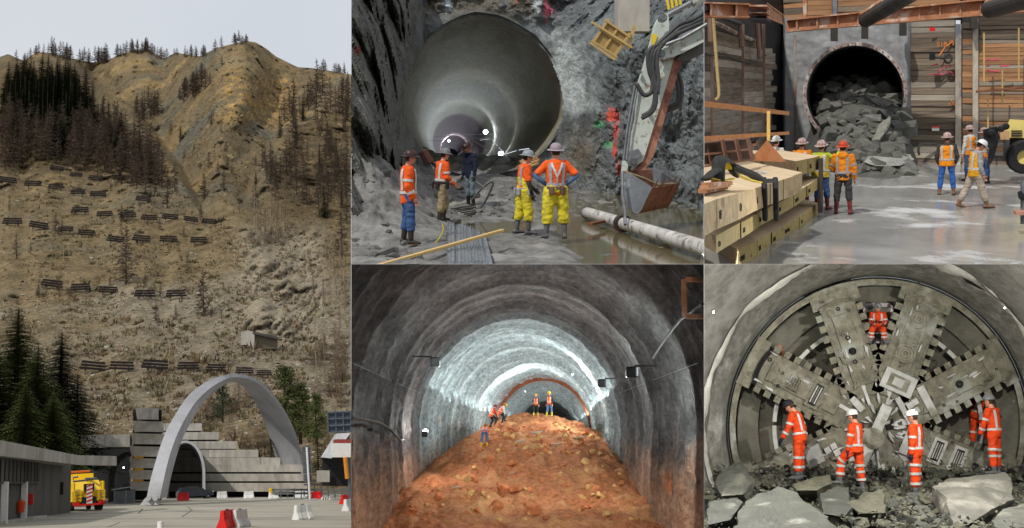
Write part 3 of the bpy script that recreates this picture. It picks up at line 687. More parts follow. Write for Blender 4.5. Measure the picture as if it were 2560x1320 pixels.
def wheel(par, loc, sc_=1.0, rim=steel):
    Mx = Matrix.Translation(loc) @ Matrix.Rotation(R(90), 4, 'Y') @ Matrix.Scale(sc_, 4)
    w = MB().lathe(tyre_p, 20, Mx, close=True).build('wheel', rubber, par); MB().lathe([(.001, -.06), (.2, -.1), (.22, 0), (.2, .1), (.001, .06)], 16, Mx).build('rim', rim, w)
for y in (1.1, 2.25, 5.4):
    for x in (-1.0, 1.02): wheel(trk, (x, y, .47))
MB().box((0, 3.0, .6), (.9, 6.2, .25)).build('chassis', black_steel, trk); MB().box((0, -.18, .5), (2.2, .1, .14)).build('bumper', red_paint, trk)
# --- dark car by the portal
navy_p = mat('car_paint', srgb(36, 42, 54), srgb(28, 32, 42), rough=.2, bump=0, spec=.6, vary=0)
car = empty('parked_car', PA.M(PA.g(487, 1247.5), R(-78)), 'dark blue hatchback driving out of the tunnel portal', 'car')
pr = [(-2.0, .32), (-2.05, .75), (-1.95, 1.0), (-1.6, 1.42), (-.6, 1.55), (.2, 1.5), (1.0, 1.02), (1.75, .85), (2.05, .65), (2.05, .32)]
mb = MB()
for s0, s1, w0, w1 in ((-.86, .86, 0, 0),): mb.prism(pr, s0, s1, Matrix.Rotation(R(90), 4, 'Z'))
cb = mb.build('body', navy_p, car)
MB().prism([(-1.45, 1.05), (-1.25, 1.38), (-.5, 1.46), (.15, 1.42), (.75, 1.05)], -.868, .868, Matrix.Rotation(R(90), 4, 'Z')).build('side_windows', dark_glass, car)
MB().add([(-.7, .28, 1.46), (.7, .28, 1.46), (.78, .95, 1.06), (-.78, .95, 1.06)], [(0, 1, 2, 3)]).build('windscreen', dark_glass, car, Matrix.Translation((0, .03, .03)))
for x in (-.8, .8):
    for y in (-1.3, 1.35): wheel(car, (x, y, .32), .68)
for x in (-.6, .6): MB().box((x, 2.0, .72), (.36, .12, .14), bev=.03).build('headlight', mat('lens', srgb(210, 214, 216), rough=.2), car)
MB().box((0, 2.04, .45), (1.3, .06, .12)).build('grille', black_steel, car); MB().box((0, 2.07, .5), (.5, .02, .1)).build('number_plate', white_paint, car)
# --- plastic road barriers
def barrier_mesh(m):
    mb = MB(); x = .62
    pr = [(-.31, 0), (-.31, .10), (-.15, .42), (-.11, .86), (.11, .86), (.15, .42), (.31, .10), (.31, 0)]
    n = len(pr); vs = []; xs = [-x, -x + .06, -.28, -.22, .22, .28, x - .06, x]; sc2 = [.82, 1, 1, .8, .8, 1, 1, .82]
    for xx, k in zip(xs, sc2): vs += [(xx * (1 - .12 * (z / .86)), y * k, z) for y, z in pr]
    mb.add(vs, [(i * n + j, i * n + (j + 1) % n, (i + 1) * n + (j + 1) % n, (i + 1) * n + j) for i in range(len(xs) - 1) for j in range(n)] + [tuple(range(n)), tuple(range((len(xs) - 1) * n, len(xs) * n))])
    return mb.mesh('barrier_shell', m)
plw = mat('plastic_white', srgb(226, 226, 224), srgb(204, 203, 200), scale=5, rough=.45, bump=.05, c=srgb(160, 156, 148), cscale=3, cthr=(.58, .8)); plr = mat('plastic_red', srgb(214, 30, 24), srgb(186, 24, 20), scale=5, rough=.4, bump=.05)
bme = {'w': barrier_mesh(plw), 'r': barrier_mesh(plr)}; capme = MB().box((0, 0, .88), (.16, .12, .05), bev=.02).mesh('filler_cap', black_steel)
for u, v, c_, rz_, lb_ in ((555, 1246.5, 'w', 10, 'white plastic barrier nearest the portal car, right of the green sign'), (622, 1246, 'w', 5, 'white plastic barrier below the arch shadow, second of the far row'), (684, 1246.5, 'w', 8, 'white plastic barrier at the yellow end of the guard rail'),
        (747, 1245, 'w', 0, 'white plastic barrier left of the tall sign post, fourth of far row'), (774, 1244.5, 'w', 15, 'white plastic barrier right behind the tall sign post foot'), (791, 1247, 'r', 10, 'red plastic barrier beside the striped low block'),
        (458, 1252, 'r', 0, 'red plastic barrier in the mouth of the dark portal'), (568, 1320, 'r', 62, 'large red plastic barrier in the foreground, left half of the pair'), (600, 1318, 'w', 58, 'large white plastic barrier in the foreground joined to a red one'),
        (757, 1299, 'w', 35, 'white plastic barrier standing alone by the white road line'), (862, 1260, 'r', 50, 'red plastic barrier near the right end of the forecourt'), (870, 1277, 'w', 60, 'white plastic barrier cut by the right edge of the forecourt')):
    b = empty('road_barrier', PA.M(PA.g(u, v), R(rz_)), lb_, 'barrier', 'plastic road barriers on the forecourt')
    s_ = link('shell', bme[c_], b); link('filler_cap', capme, b)
    if u > 860: clip(s_, PA, sides='r')
bo = empty('bollard', PA.M(PA.g(401, 1330)), 'small white bollard top at the bottom edge of the forecourt', 'bollard'); MB().lathe([(.001, 0), (.15, 0), (.13, .38), (.14, .40), (.14, .46), (.001, .48)], 14).build('post', plw, bo); MB().lathe([(.2, 0), (.2, .04), (.1, .05)], 14).build('foot', plw, bo)
hz = empty('striped_block', PA.M(PA.g(814, 1250), R(-5)), 'low black and white striped hazard block beside red barrier', 'barrier')
MB().prism([(-.55, 0), (-.45, .35), (.45, .35), (.55, 0)], -.2, .2).build('block', plw, hz)
for x in (-.36, -.1, .16): MB().prism([(x, .02), (x + .12, .02), (x + .22, .33), (x + .1, .33)], -.206, -.2).build('stripe', black_steel, hz)
# --- signs
def post_sign(name, u, v, label, cat): return empty(name, PA.M(PA.g(u, v)), label, cat)
s_ = post_sign('tall_sign', 776, 1250, 'tall grey back of a narrow road sign on a white pole', 'sign')
sg = mat('sign_back', srgb(104, 110, 116), srgb(84, 90, 96), rough=.5, metal=.2, bump=.1)
MB().tube([(-.05, 0, 0), (-.28, 0, 5.9)], .12, 10).build('pole', white_paint, s_); MB().box((0, 0, .06), (1.4, .8, .12), bev=.03).build('base', concrete_pale, s_)
for i in range(5): 
    p = MB().box((-.20 - .03 * i, .2, 2.55 + i * .78), (1.0, .06, .72)).build('panel', sg, s_)
    for z in (-.18, .18): MB().box((-.20 - .03 * i, .15, 2.55 + i * .78 + z), (.95, .05, .05)).build('rail', steel, p)
s_ = post_sign('round_sign', 807, 1240, 'grey back of a round road sign on thin post', 'sign'); MB().tube([(0, 0, 0), (0, 0, 3.1)], .05, 8).build('pole', steel, s_)
MB().lathe([(.001, -.03), (.62, -.03), (.62, .03), (.001, .03)], 24, Matrix.Translation((0, -.08, 3.1)) @ Matrix.Rotation(R(90), 4, 'X')).build('disc', sg, s_)
s_ = post_sign('green_sign', 517, 1241, 'green and white tunnel sign on post beside the portal', 'sign'); MB().tube([(0, .1, 0), (0, .1, 3.4)], .05, 8).build('pole', steel, s_)
MB().box((0, 0, 2.62), (.68, .05, 1.0)).build('green_panel', paint('green', srgb(22, 122, 88)), s_); MB().box((0, 0, 1.72), (.68, .05, .72)).build('white_panel', white_paint, s_)
MB().prism([(-.2, 2.35), (-.2, 2.6), (-.1, 2.78), (0, 2.82), (.1, 2.78), (.2, 2.6), (.2, 2.35), (.08, 2.35), (0, 2.55), (-.08, 2.35)], -.034, -.027).build('tunnel_symbol', white_paint, s_); 
for z in (1.55, 1.7, 1.85): MB().box((0, -.03, z), (.45, .01, .05)).build('text_line', black_steel, s_)
s_ = post_sign('dark_cabinet', 569, 1236, 'dark grey cabinet door set against the stepped wall', 'cabinet'); MB().box((0, 0, .85), (.95, .3, 1.5), bev=.02).build('cabinet', mat('cabinet', srgb(58, 64, 72), rough=.5), s_); MB().box((0, -.16, .85), (.02, .02, 1.4)).build('door_gap', black_steel, s_)
s_ = post_sign('warning_post', 741, 1237, 'small dark twin sign on posts before the stepped wall', 'sign')
for x in (-.15, .15): MB().tube([(x, 0, 0), (x, 0, 2.0)], .05, 6).build('pole', black_steel, s_)
MB().box((0, -.05, 1.55), (.5, .06, .8)).build('panel', sg, s_)
ga = empty('gantry_sign', PA.M(W(850, 1082, 112)), 'large grey lattice back of an overhead gantry sign', 'sign')
for i in range(4): MB().box((.0, 0, .1 + i * .72), (2.6, .12, .12)).build('cross_rail', sg, ga)
for x in (-1.25, -.4, .4, 1.2): MB().box((x, .1, 1.15), (.12, .12, 2.3)).build('upright', sg, ga)
MB().box((0, .3, 1.15), (2.5, .1, 2.2)).build('back_panel', mat('sign_dark', srgb(62, 74, 88), rough=.5), ga); MB().box((.9, .25, -4.5), (.3, .3, 9)).build('mast', sg, ga)
# --- toll station at right
tol = empty('toll_station', PA.M(PA.gd(840, 110)), 'toll station with slanted pale roof and orange column', 'building'); inv = tol.matrix_world.inverted()
place_world(MB().hexa([W(802, 1143, 112), W(828, 1146, 108), W(828, 1146, 118), W(802, 1143, 122), W(838, 1084, 112), W(877, 1082, 110), W(877, 1082, 122), W(838, 1084, 122)]), 'roof', concrete_pale, tol, inv)
place_world(slab(MB(), 828, 1108, 877, 1143, 106.5, .6), 'fascia', white_paint, tol, inv); place_world(slab(MB(), 840, 1098, 877, 1107.5, 107, 2), 'red_trim', paint('trim', srgb(140, 60, 54)), tol, inv)
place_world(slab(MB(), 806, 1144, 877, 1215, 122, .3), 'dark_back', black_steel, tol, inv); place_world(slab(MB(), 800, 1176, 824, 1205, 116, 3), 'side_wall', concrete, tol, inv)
place_world(MB().tube([W(868, 1196, 106), W(863, 1143, 106)], .22, 12), 'column', paint('column_orange', srgb(214, 140, 50)), tol, inv)
# --- guard rails
for vv, u0, u1, d_, lb_ in ((1222, 676, 877, 126, 'near galvanised guard rail with yellow end before the stepped wall'), (1200, 760, 877, 132, 'far galvanised guard rail below the toll station')):
    gr_ = empty('guard_rail', PA.M(PA.gd((u0 + u1) / 2, d_)), lb_, 'guard rail', 'guard rails by the toll station'); inv = gr_.matrix_world.inverted()
    for k in range(2): place_world(slab(MB(), u0, vv + k * 9, u1, vv + 5 + k * 9, d_, .08), 'beam', steel, gr_, inv)
    for u in range(u0 + 8, u1, 17): place_world(slab(MB(), u, vv - 1, u + 2.5, 1246, d_ + .12, .1), 'post', steel, gr_, inv)
    if vv == 1222: place_world(slab(MB(), u0 - 4, vv - 2, u0 + 3, vv + 14, d_ - .1, .2), 'yellow_end', yel, gr_, inv)
# --- shelter on the slope
sh = empty('slope_shelter', PA.M(HP(650, 870)), 'small concrete shelter with dark roof slab cut into the rocky slope', 'shelter'); inv = sh.matrix_world.inverted(); dz = hill_d(650, 866) - 1.5
place_world(slab(MB(), 626, 835, 694, 872, dz, 3, dz + 3), 'front_wall', mat('shelter_wall', srgb(118, 110, 92), rough=.9), sh, inv); place_world(slab(MB(), 605, 828, 636, 862, dz - .5, 3), 'end_wall', concrete, sh, inv)
place_world(slab(MB(), 618, 862, 634, 868, dz - .6, 2), 'plinth', concrete_pale, sh, inv); f_ = [W(632, 834, dz - .7), W(696, 849, dz + 2), W(696, 844, dz + 2), W(632, 827, dz - .7)]; k = PA.fwd * 3
place_world(MB().hexa([f_[0], f_[1], f_[1] + k, f_[0] + k, f_[3], f_[2], f_[2] + k, f_[3] + k]), 'roof_slab', conc_dark, sh, inv)
# --- snow fences
tarwood = mat('tarred_timber', srgb(34, 28, 27), srgb(22, 18, 18), rough=.9, bump=.3, scale=8, stretch=(1, 6, 6)); fpost = mat('fence_post', srgb(104, 96, 86), srgb(70, 64, 58), rough=.9)
rail_me = [MB().box((0, 0, 0), (1.12 - .06 * i, .05, .105), bev=.01).mesh('rail', tarwood) for i in range(3)]; post_me = MB().box((0, 0, .14), (.05, .07, .60)).mesh('post', fpost); strut_me = MB().tube([(0, 0, .30), (0, .30, .05)], .022, 6).mesh('strut', fpost)
FR = [[(140, 420, 32), (190, 436, 30), (238, 444, 34), (296, 443, 34)], [(18, 449, 40), (82, 458, 38), (140, 465, 36), (195, 479, 34), (246, 484, 36), (357, 496, 36)],
      [(200, 524, 40), (262, 534, 38), (320, 537, 38), (373, 543, 38), (425, 541, 38), (476, 547, 34), (523, 553, 36)], [(30, 552, 44), (95, 562, 44), (163, 572, 36), (216, 581, 40), (288, 597, 42), (352, 595, 42), (421, 597, 42), (497, 599, 40)],
      [(128, 708, 48), (201, 717, 46), (270, 724, 44), (362, 733, 48), (440, 733, 46)], [(230, 914, 58), (304, 914, 56), (386, 911, 60), (470, 914, 50), (540, 919, 46), (610, 926, 42), (660, 932, 36)]]
RN = ['topmost', 'second', 'third', 'fourth', 'fifth', 'lowest']
for ri, row in enumerate(FR):
    for fi, (u, v, w) in enumerate(row):
        vb = v + w * .30; d = hill_d(u, vb) - 1.0; s_ = w * d / F / 1.05
        fe = empty('snow_fence', PA.M(W(u, vb, d), R(random.uniform(-6, 6))) @ Matrix.Rotation(R(random.uniform(-2, 8)), 4, 'Y') @ Matrix.Scale(s_, 4), f'dark timber snow fence, {ORD[fi]} from the left in the {RN[ri]} fence row', 'fence', 'snow fences on the slope')
        for k in range(3): link('rail', rail_me[k], fe, Matrix.Translation((random.uniform(-.02, .02), .02 - .10 * (k - 1) * -.5, .18 + k * .145)))
        for x in (-.3, .3): link('post', post_me, fe, Matrix.Translation((x, .06, 0))); link('strut', strut_me, fe, Matrix.Translation((x, .06, .04)))
# --- trees and shrubs of the mountain
larch_m = mat('larch_twig', srgb(106, 92, 80), srgb(76, 65, 56), scale=1.5, rough=.95, bump=0, vary=.25, spec=.05); bark = mat('bark', srgb(78, 68, 58), srgb(52, 45, 38), scale=6, rough=.95, bump=.5, stretch=(1, 1, .3), spec=.05)
spruce_m = mat('spruce_needles', srgb(64, 74, 52), srgb(40, 49, 35), scale=2, rough=.85, bump=0, vary=.25, spec=.1); spruce_l = mat('spruce_light', srgb(100, 108, 60), srgb(54, 64, 38), scale=1.2, rough=.85, bump=0, vary=.1, spec=.1)
pine_m = mat('pine_needles', srgb(104, 110, 62), srgb(64, 74, 42), scale=1.5, rough=.85, bump=0, vary=.15, spec=.1); birch_m = mat('birch_bark', srgb(150, 138, 116), srgb(112, 102, 86), rough=.9, vary=.2); brush_m = mat('bare_brush', srgb(122, 104, 84), srgb(92, 78, 62), rough=.95, bump=0, vary=.2)
shrub_m = mat('juniper', srgb(66, 68, 40), srgb(42, 46, 28), rough=.9, bump=0, vary=.25)
def rnd(a, b): return random.uniform(a, b)
def twig(mb, p, q, w, mi=0):
    d = (q - p).normalized(); a = d.cross(Vector((rnd(-1, 1), rnd(-1, 1), rnd(-1, 1)))).normalized() * w
    mb.add([p - a, p + a, q], [(0, 1, 2)], mi)
def larch_parts(nb=70, spread=.19, low=.12):
    t = MB(); pts = [Vector((rnd(-.008, .008), rnd(-.008, .008), z)) for z in (0, .2, .45, .7, 1.0)]; t.tube(pts, [.013, .011, .008, .005, .002], 6); c = MB()
    for i in range(nb):
        z = low + (1 - low) * (i + rnd(0, 1)) / nb; L_ = spread * (1 - z) ** .75 * rnd(.5, 1.15) + .015; w = rnd(0, 6.28)
        p = Vector((0, 0, z)); q = p + Vector((math.cos(w) * L_, math.sin(w) * L_, rnd(-.02, .05) * (1 if z > .3 else -.5))); twig(c, p, q, .006)
        for k in range(8):
            b = p.lerp(q, rnd(.25, 1)); twig(c, b, b + Vector((rnd(-1, 1), rnd(-1, 1), rnd(-.7, .5))) * L_ * .38, .0055)
            twig(c, b, b + Vector((rnd(-1, 1), rnd(-1, 1), rnd(-1, .2))) * L_ * .24, .0055)
    return t, c
def spruce_parts(wh=26, spread=.17, per=9, low=.06, droop=.35, sub=9):
    t = MB(); t.tube([(0, 0, 0), (0, 0, .5), (0, 0, 1.0)], [.02, .012, .002], 6); c = MB()
    for i in range(wh):
        z = low + (1 - low) * (i / wh) ** .93; L0 = spread * (1 - z) ** .8 + .012
        for k in range(per):
            w = 6.283 * (k + rnd(0, 1)) / per; L_ = L0 * rnd(.7, 1.15); d = Vector((math.cos(w), math.sin(w), 0)); s_ = Vector((-d.y, d.x, 0)); p = Vector((0, 0, z + rnd(-.01, .01)))
            for j in range(sub):
                f = (j + .6) / sub; b = p + d * (L_ * f) + Vector((0, 0, -droop * L_ * f * f + .10 * L_ * f)); wd = L_ * .34 * (1.15 - f); e = .5 * L_ / sub * 2.2
                for sg in (-1, 1):
                    q = b + s_ * (sg * wd * rnd(.6, 1.3)) + d * (e * rnd(.3, 1.2)) + Vector((0, 0, -rnd(.1, .5) * wd))
                    c.add([b - d * e * .3, b + d * e * .5, q], [(0, 1, 2)])
    return t, c
def pine_parts(n=2600, cl=34):
    t = MB(); t.tube([(0, 0, 0), (.01, 0, .4), (0, .01, .95)], [.022, .015, .004], 7); c = MB()
    for k in range(cl):
        z = .12 + .86 * (k / cl); r0 = .20 * (1 - z) ** .6 + .02; w = rnd(0, 6.28); ctr = Vector((math.cos(w) * r0 * rnd(.3, 1), math.sin(w) * r0 * rnd(.3, 1), z)); t.tube([(0, 0, z - .05), ctr], [.006, .002], 4)
        for j in range(n // cl):
            v = Vector((rnd(-1, 1), rnd(-1, 1), rnd(-.7, .7))) * .075 * (1.15 - .5 * z); p = ctr + v; d = Vector((rnd(-1, 1), rnd(-1, 1), rnd(-.2, 1))).normalized() * .024; a = d.cross(Vector((rnd(-1, 1), rnd(-1, 1), rnd(-1, 1)))).normalized() * .008
            c.add([p - a, p + a, p + d], [(0, 1, 2)])
    return t, c
def bush_mesh(n=220, m=None, flat=.5):
    c = MB()
    for k in range(n):
        w = rnd(0, 6.28); r_ = math.sqrt(rnd(0, 1)); p = Vector((math.cos(w) * r_ * .5, math.sin(w) * r_ * .5, rnd(0, flat) * (1 - r_ * .7))); d = Vector((rnd(-1, 1), rnd(-1, 1), rnd(-.1, 1))).normalized() * .13
        a = d.cross(Vector((rnd(-1, 1), rnd(-1, 1), rnd(-1, 1)))).normalized() * .045; c.add([p - a, p + a, p + d], [(0, 1, 2)])
    return c.mesh('foliage', m or shrub_m, fix=False)
def one(tc, mt, mc, nm):
    t, c = tc; t.add(c.v, c.f, 1); return t.mesh(nm, [mt, mc], fix=False)
LAR = [one(larch_parts(nb=rb, spread=sp), bark, larch_m, 'larch') for rb, sp in ((90, .20), (105, .24), (80, .17), (95, .28))]
SPR = [one(spruce_parts(20, s_, 8, .05, .35, 5), bark, spruce_m, 'spruce') for s_ in (.16, .20, .14)]
def plant(name, me, u, v, hp, label, cat, group, sink=.01, wide=1.0):
    if u > 872: return
    d = hill_d(u, v); s_ = hp * d / F; p = W(u, v, d) - PA.up * s_ * sink
    o = link(name, me, None, PA.M(p, rnd(0, 6.28)) @ Matrix.Diagonal((s_ * wide, s_ * wide, s_, 1))); tag(o, label, cat, group); return o
def scatter(poly, n, hmin, hmax, me, name, label, cat, group, wide=1.0, vpow=0, rel=.15):
    xs = [p[0] for p in poly]; ys = [p[1] for p in poly]; k = 0; tr = 0; pts = []
    while k < n and tr < n * 60:
        tr += 1; u, v = rnd(min(xs), max(xs)), rnd(min(ys), max(ys))
        if not inpoly(u, v, poly): continue
        if any(abs(u - a) < 6 and abs(v - b) < 5 for a, b in pts): continue
        pts.append((u, v)); k += 1; plant(name, random.choice(me), u, v, rnd(hmin, hmax), label, cat, group, wide=wide * rnd(.85, 1.2))
G1 = 'forest trees on the mountain'
scatter([(0, 245), (120, 215), (190, 235), (240, 300), (230, 345), (120, 330), (0, 345)], 78, 80, 125, SPR, 'spruce_tree', 'dark green spruce in the wood at the upper left of the slope', 'tree', G1, 1.25)
scatter([(0, 330), (100, 320), (240, 330), (220, 380), (100, 400), (0, 410)], 26, 70, 100, SPR, 'spruce_tree', 'dark spruce among bare larches on the left slope', 'tree', G1, 1.2)
scatter([(200, 300), (250, 300), (350, 400), (400, 470), (330, 440), (230, 370)], 22, 60, 95, SPR, 'spruce_tree', 'dark spruce among bare larches on the left slope', 'tree', G1, 1.2)
scatter([(0, 330), (200, 320), (290, 335), (390, 420), (430, 500), (330, 470), (210, 425), (90, 410), (0, 432)], 130, 62, 112, LAR, 'larch_tree', 'bare brown larch in the wood on the left slope', 'tree', G1, 1.15)
for a, b, n_, h0, h1 in ((128, 270, 30, 32, 50), (290, 372, 20, 26, 40), (372, 420, 9, 24, 34), (430, 560, 16, 18, 34), (30, 126, 8, 22, 36)):
    for k in range(n_):
        u = rnd(a, b); plant('larch_tree', random.choice(LAR), u, interp(u, SKYL) + rnd(1, 10), rnd(h0, h1), 'small bare larch standing on the left skyline ridge', 'tree', G1, wide=1.3)
for k in range(9): plant('larch_tree', random.choice(LAR), rnd(585, 618), rnd(104, 112), rnd(18, 32), 'small bare tree in the clump on the summit', 'tree', G1, wide=1.7)
for k in range(9): u = rnd(800, 868); plant('larch_tree', random.choice(LAR), u, interp(u, SKYL) + 2, rnd(18, 34), 'small bare tree on the right skyline', 'tree', G1, wide=1.5)
scatter([(700, 270), (760, 215), (872, 210), (872, 520), (800, 560), (720, 470), (640, 470), (650, 420), (690, 380)], 88, 36, 92, LAR, 'larch_tree', 'bare brown larch in the wood on the right slope', 'tree', G1, 1.1)
for u, v, h_ in ((700, 345, 70), (740, 372, 80), (758, 300, 66), (800, 440, 90), (842, 420, 96), (868, 300, 70), (812, 545, 100), (640, 460, 40), (690, 470, 60), (855, 520, 80)): plant('spruce_tree', random.choice(SPR), u, v, h_, 'dark spruce among the larches of the right slope', 'tree', G1)
scatter([(330, 275), (380, 262), (400, 290), (360, 312)], 12, 40, 62, LAR, 'larch_tree', 'bare larch in the clump on the upper middle slope', 'tree', G1, 1.2)
scatter([(440, 240), (500, 190), (530, 215), (500, 250), (450, 262)], 16, 34, 60, LAR, 'larch_tree', 'dark bare larch on the knoll left of the gully', 'tree', G1, 1.3)
for u, v, h_, q in ((418, 520, 90, 0), (510, 500, 70, 1), (437, 480, 80, 0), (640, 520, 60, 1), (560, 480, 60, 2), (555, 165, 30, 0), (40, 650, 70, 0), (855, 640, 110, 1), (868, 560, 90, 2), (690, 500, 70, 0)): plant('larch_tree', LAR[q], u, v, h_, 'single bare larch standing apart on the open slope', 'tree', G1, wide=1.2)
for u, v, h_, lb_ in ((315, 712, 150, 'tall single bare larch between the fence rows'), (508, 792, 118, 'bushy bare larch beside the bare rock slab')):
    t, c = larch_parts(130, .24, .06); d = hill_d(u, v); s_ = h_ * d / F; tr = empty('larch_tree', PA.M(W(u, v, d)) @ Matrix.Scale(s_, 4), lb_, 'tree'); t.build('trunk', bark, tr); c.build('crown', larch_m, tr, fix=False)
scatter([(0, 470), (430, 480), (620, 560), (600, 880), (420, 900), (0, 760)], 26, 22, 58, LAR, 'larch_tree', 'small thin bare tree scattered among the fence rows', 'tree', G1, 1.0)
scatter([(560, 300), (620, 280), (640, 420), (560, 460), (420, 380), (400, 300)], 14, 18, 40, LAR, 'larch_tree', 'small bare tree scattered below the summit crag', 'tree', G1, 1.1)
# birches by the gully, brush at right
def birch(spread=.10):
    t = MB(); t.tube([(0, 0, 0), (rnd(-.02, .02), 0, .5), (rnd(-.03, .03), 0, 1)], [.009, .007, .002], 5)
    for i in range(60):
        z = rnd(.3, 1); w = rnd(0, 6.28); L_ = spread * rnd(.4, 1); p = Vector((0, 0, z)); q = p + Vector((math.cos(w) * L_ * .6, math.sin(w) * L_ * .6, L_)); twig(t, p, q, .003, 1)
        for k in range(3): b = p.lerp(q, rnd(.3, 1)); twig(t, b, b + Vector((rnd(-1, 1), rnd(-1, 1), rnd(0, 1))) * .05, .002, 1)
    return t.mesh('birch', [birch_m, brush_m], fix=False)
BIR = [birch(), birch(.13), birch(.08)]
scatter([(612, 600), (640, 560), (720, 575), (715, 605), (650, 612)], 22, 70, 120, BIR, 'birch_tree', 'slender pale bare birch in the thicket above the rock slab', 'tree', 'birches in the gully')
scatter([(760, 700), (872, 620), (872, 1000), (800, 1010), (770, 930)], 36, 60, 110, BIR, 'bare_sapling', 'thin bare sapling in the brush at the right edge of the slope', 'tree', 'saplings right of the rock slab', 1.4)
BRU = [one(larch_parts(60, .42, .05), brush_m, brush_m, 'brush') for k in range(2)]
scatter([(620, 600), (730, 590), (720, 615), (640, 618)], 12, 26, 44, BRU, 'bare_bush', 'dense grey bare bush at the foot of the birches', 'bush', 'bare bushes')
scatter([(770, 900), (872, 860), (872, 1060), (790, 1070)], 22, 40, 70, BRU, 'bare_bush', 'reddish bare bush on the lower right slope', 'bush', 'bare bushes right')
scatter([(470, 1060), (520, 1000), (640, 990), (690, 1060), (700, 1110), (560, 1090)], 20, 34, 70, BRU, 'bare_bush', 'bare brown bush seen through the big arch', 'bush', 'bare bushes behind the arch')
SHB = [bush_mesh(), bush_mesh(300, None, .4), bush_mesh(200, mat('juniper_olive', srgb(96, 90, 48), srgb(64, 62, 34), rough=.9, bump=0, vary=.2), .45)]
for u, v, w in ((310, 476, 30), (375, 488, 18), (300, 482, 16), (320, 530, 46), (265, 520, 20), (555, 552, 34), (575, 570, 22), (610, 575, 24), (270, 570, 16), (112, 590, 34), (165, 600, 22), (350, 580, 24), (465, 592, 24), (500, 575, 24), (130, 640, 26), (115, 660, 22), (480, 655, 34), (540, 690, 38), (535, 660, 20), (700, 612, 30), (708, 625, 26), (800, 615, 26), (715, 685, 26), (392, 705, 26), (385, 770, 22), (30, 740, 30), (175, 775, 24), (155, 805, 26), (430, 815, 30), (465, 815, 22), (440, 845, 26), (568, 870, 32), (575, 775, 26), (685, 800, 30), (260, 875, 24), (220, 835, 20), (400, 890, 20), (460, 890, 24), (190, 750, 20), (815, 700, 24), (250, 560, 18), (510, 470, 20), (595, 500, 24), (230, 660, 18), (60, 520, 18), (90, 500, 16), (770, 790, 24)):
    d = hill_d(u, v); s_ = w * d / F; o = link('shrub', random.choice(SHB), None, PA.M(W(u, v + w * .2, d), rnd(0, 6)) @ Matrix.Diagonal((s_, s_, s_ * rnd(.8, 1.2), 1))); tag(o, 'low dark green shrub on the stony fence slope', 'shrub', 'shrubs on the slope')
for k in range(60):
    u, v = rnd(0, 620), rnd(470, 900); w = rnd(6, 14); d = hill_d(u, v); s_ = w * d / F
    o = link('tussock', random.choice(SHB), None, PA.M(W(u, v + w * .2, d), rnd(0, 6)) @ Matrix.Diagonal((s_, s_, s_, 1))); tag(o, 'tiny olive tussock on the stony fence slope', 'tussock', 'tussocks on the slope')
# loose stones and grass tufts too many to count
def litter(name, label, cat, n, area, smin, smax, mats, blade):
    mb = MB(); base = [MB().hull([Vector((rnd(-1, 1), rnd(-1, 1), rnd(-.6, .6))) * .5 for k in range(7)]) for q in range(6)]
    for k in range(n):
        u, v = rnd(area[0], area[2]), area[1] + (area[3] - area[1]) * rnd(0, 1) ** .9
        if v < interp(u, SKYL) + 12 or noise.noise((u * .013, v * .02, 4.0 + blade)) < -.12: continue
        d = hill_d(u, v); c0 = W(u, v, d); s_ = rnd(smin, smax) * (1.9 if rnd(0, 1) < .06 else 1)
        if blade:
            for j in range(5):
                a = Vector((rnd(-1, 1), rnd(-1, 1), 0)) * s_ * .5; w_ = Vector((rnd(-1, 1), rnd(-1, 1), 0)).normalized() * s_ * .22; mb.add([c0 + a - w_, c0 + a + w_, c0 + a * 2.0 + PA.up * s_ * rnd(.6, 1.2)], [(0, 1, 2)], k % len(mats))
        else:
            g0 = base[k % 6]; Rm = Matrix.Rotation(rnd(0, 6), 3, 'Z'); mb.add([c0 + Rm @ (p * s_) for p in g0.v], g0.f, k % len(mats))
    o = mb.build(name, mats, kind='stuff', fix=False); tag(o, label, cat)
litter('scree_stones', 'pale loose stones strewn over the whole mountain slope', 'stones', 9000, (0, 420, 872, 1180), .25, .9, [mat('scree_pale', srgb(160, 154, 142), srgb(130, 124, 112), vary=0), mat('scree_grey', srgb(120, 116, 106), srgb(92, 88, 80), vary=0)], 0)
litter('crag_stones', 'broken grey and ochre rock blocks over the upper mountain', 'stones', 5000, (150, 110, 872, 430), .6, 2.4, [mat('crag_grey', srgb(116, 110, 96), srgb(86, 80, 68), vary=0), mat('crag_ochre', srgb(158, 138, 98), srgb(122, 104, 72), vary=0)], 0)
litter('grass_tufts', 'dry grass tufts over the mountain slope', 'grass', 9000, (0, 300, 872, 1180), .4, 1.1, [mat('dry_grass', srgb(140, 126, 96), srgb(108, 97, 72), vary=0, bump=0), mat('olive_grass', srgb(92, 86, 56), srgb(68, 64, 42), vary=0, bump=0), mat('dead_bracken', srgb(112, 88, 64), srgb(82, 64, 46), vary=0, bump=0)], 1)
def big_tree(u, d, vb, vt, tc, mc, label, wide=1.0, name='spruce_tree'):
    p = PA.gd(u, d) if vb is None else W(u, vb, d); h_ = (CV - vt) / F * d - p.z; h_ /= PA.up.z
    tr = empty(name, PA.M(p, rnd(0, 6)) @ Matrix.Diagonal((h_ * wide, h_ * wide, h_, 1)), label, 'tree'); t, c = tc; t.build('trunk', bark, tr); c.build('crown', mc, tr, fix=False)
big_tree(35, 96, 1190, 772, spruce_parts(42, .30, 14, .05, .4, 14), spruce_l, 'tallest dark conifer at the left edge above the service building', 1.5)
big_tree(148, 100, 1180, 832, spruce_parts(42, .27, 14, .08, .45, 14), spruce_m, 'slender dark spruce right of the tallest left conifer', 1.35)
big_tree(88, 93, 1190, 868, spruce_parts(40, .36, 14, .04, .4, 13), spruce_l, 'bushy olive conifer between the two tall spruces', 1.15)
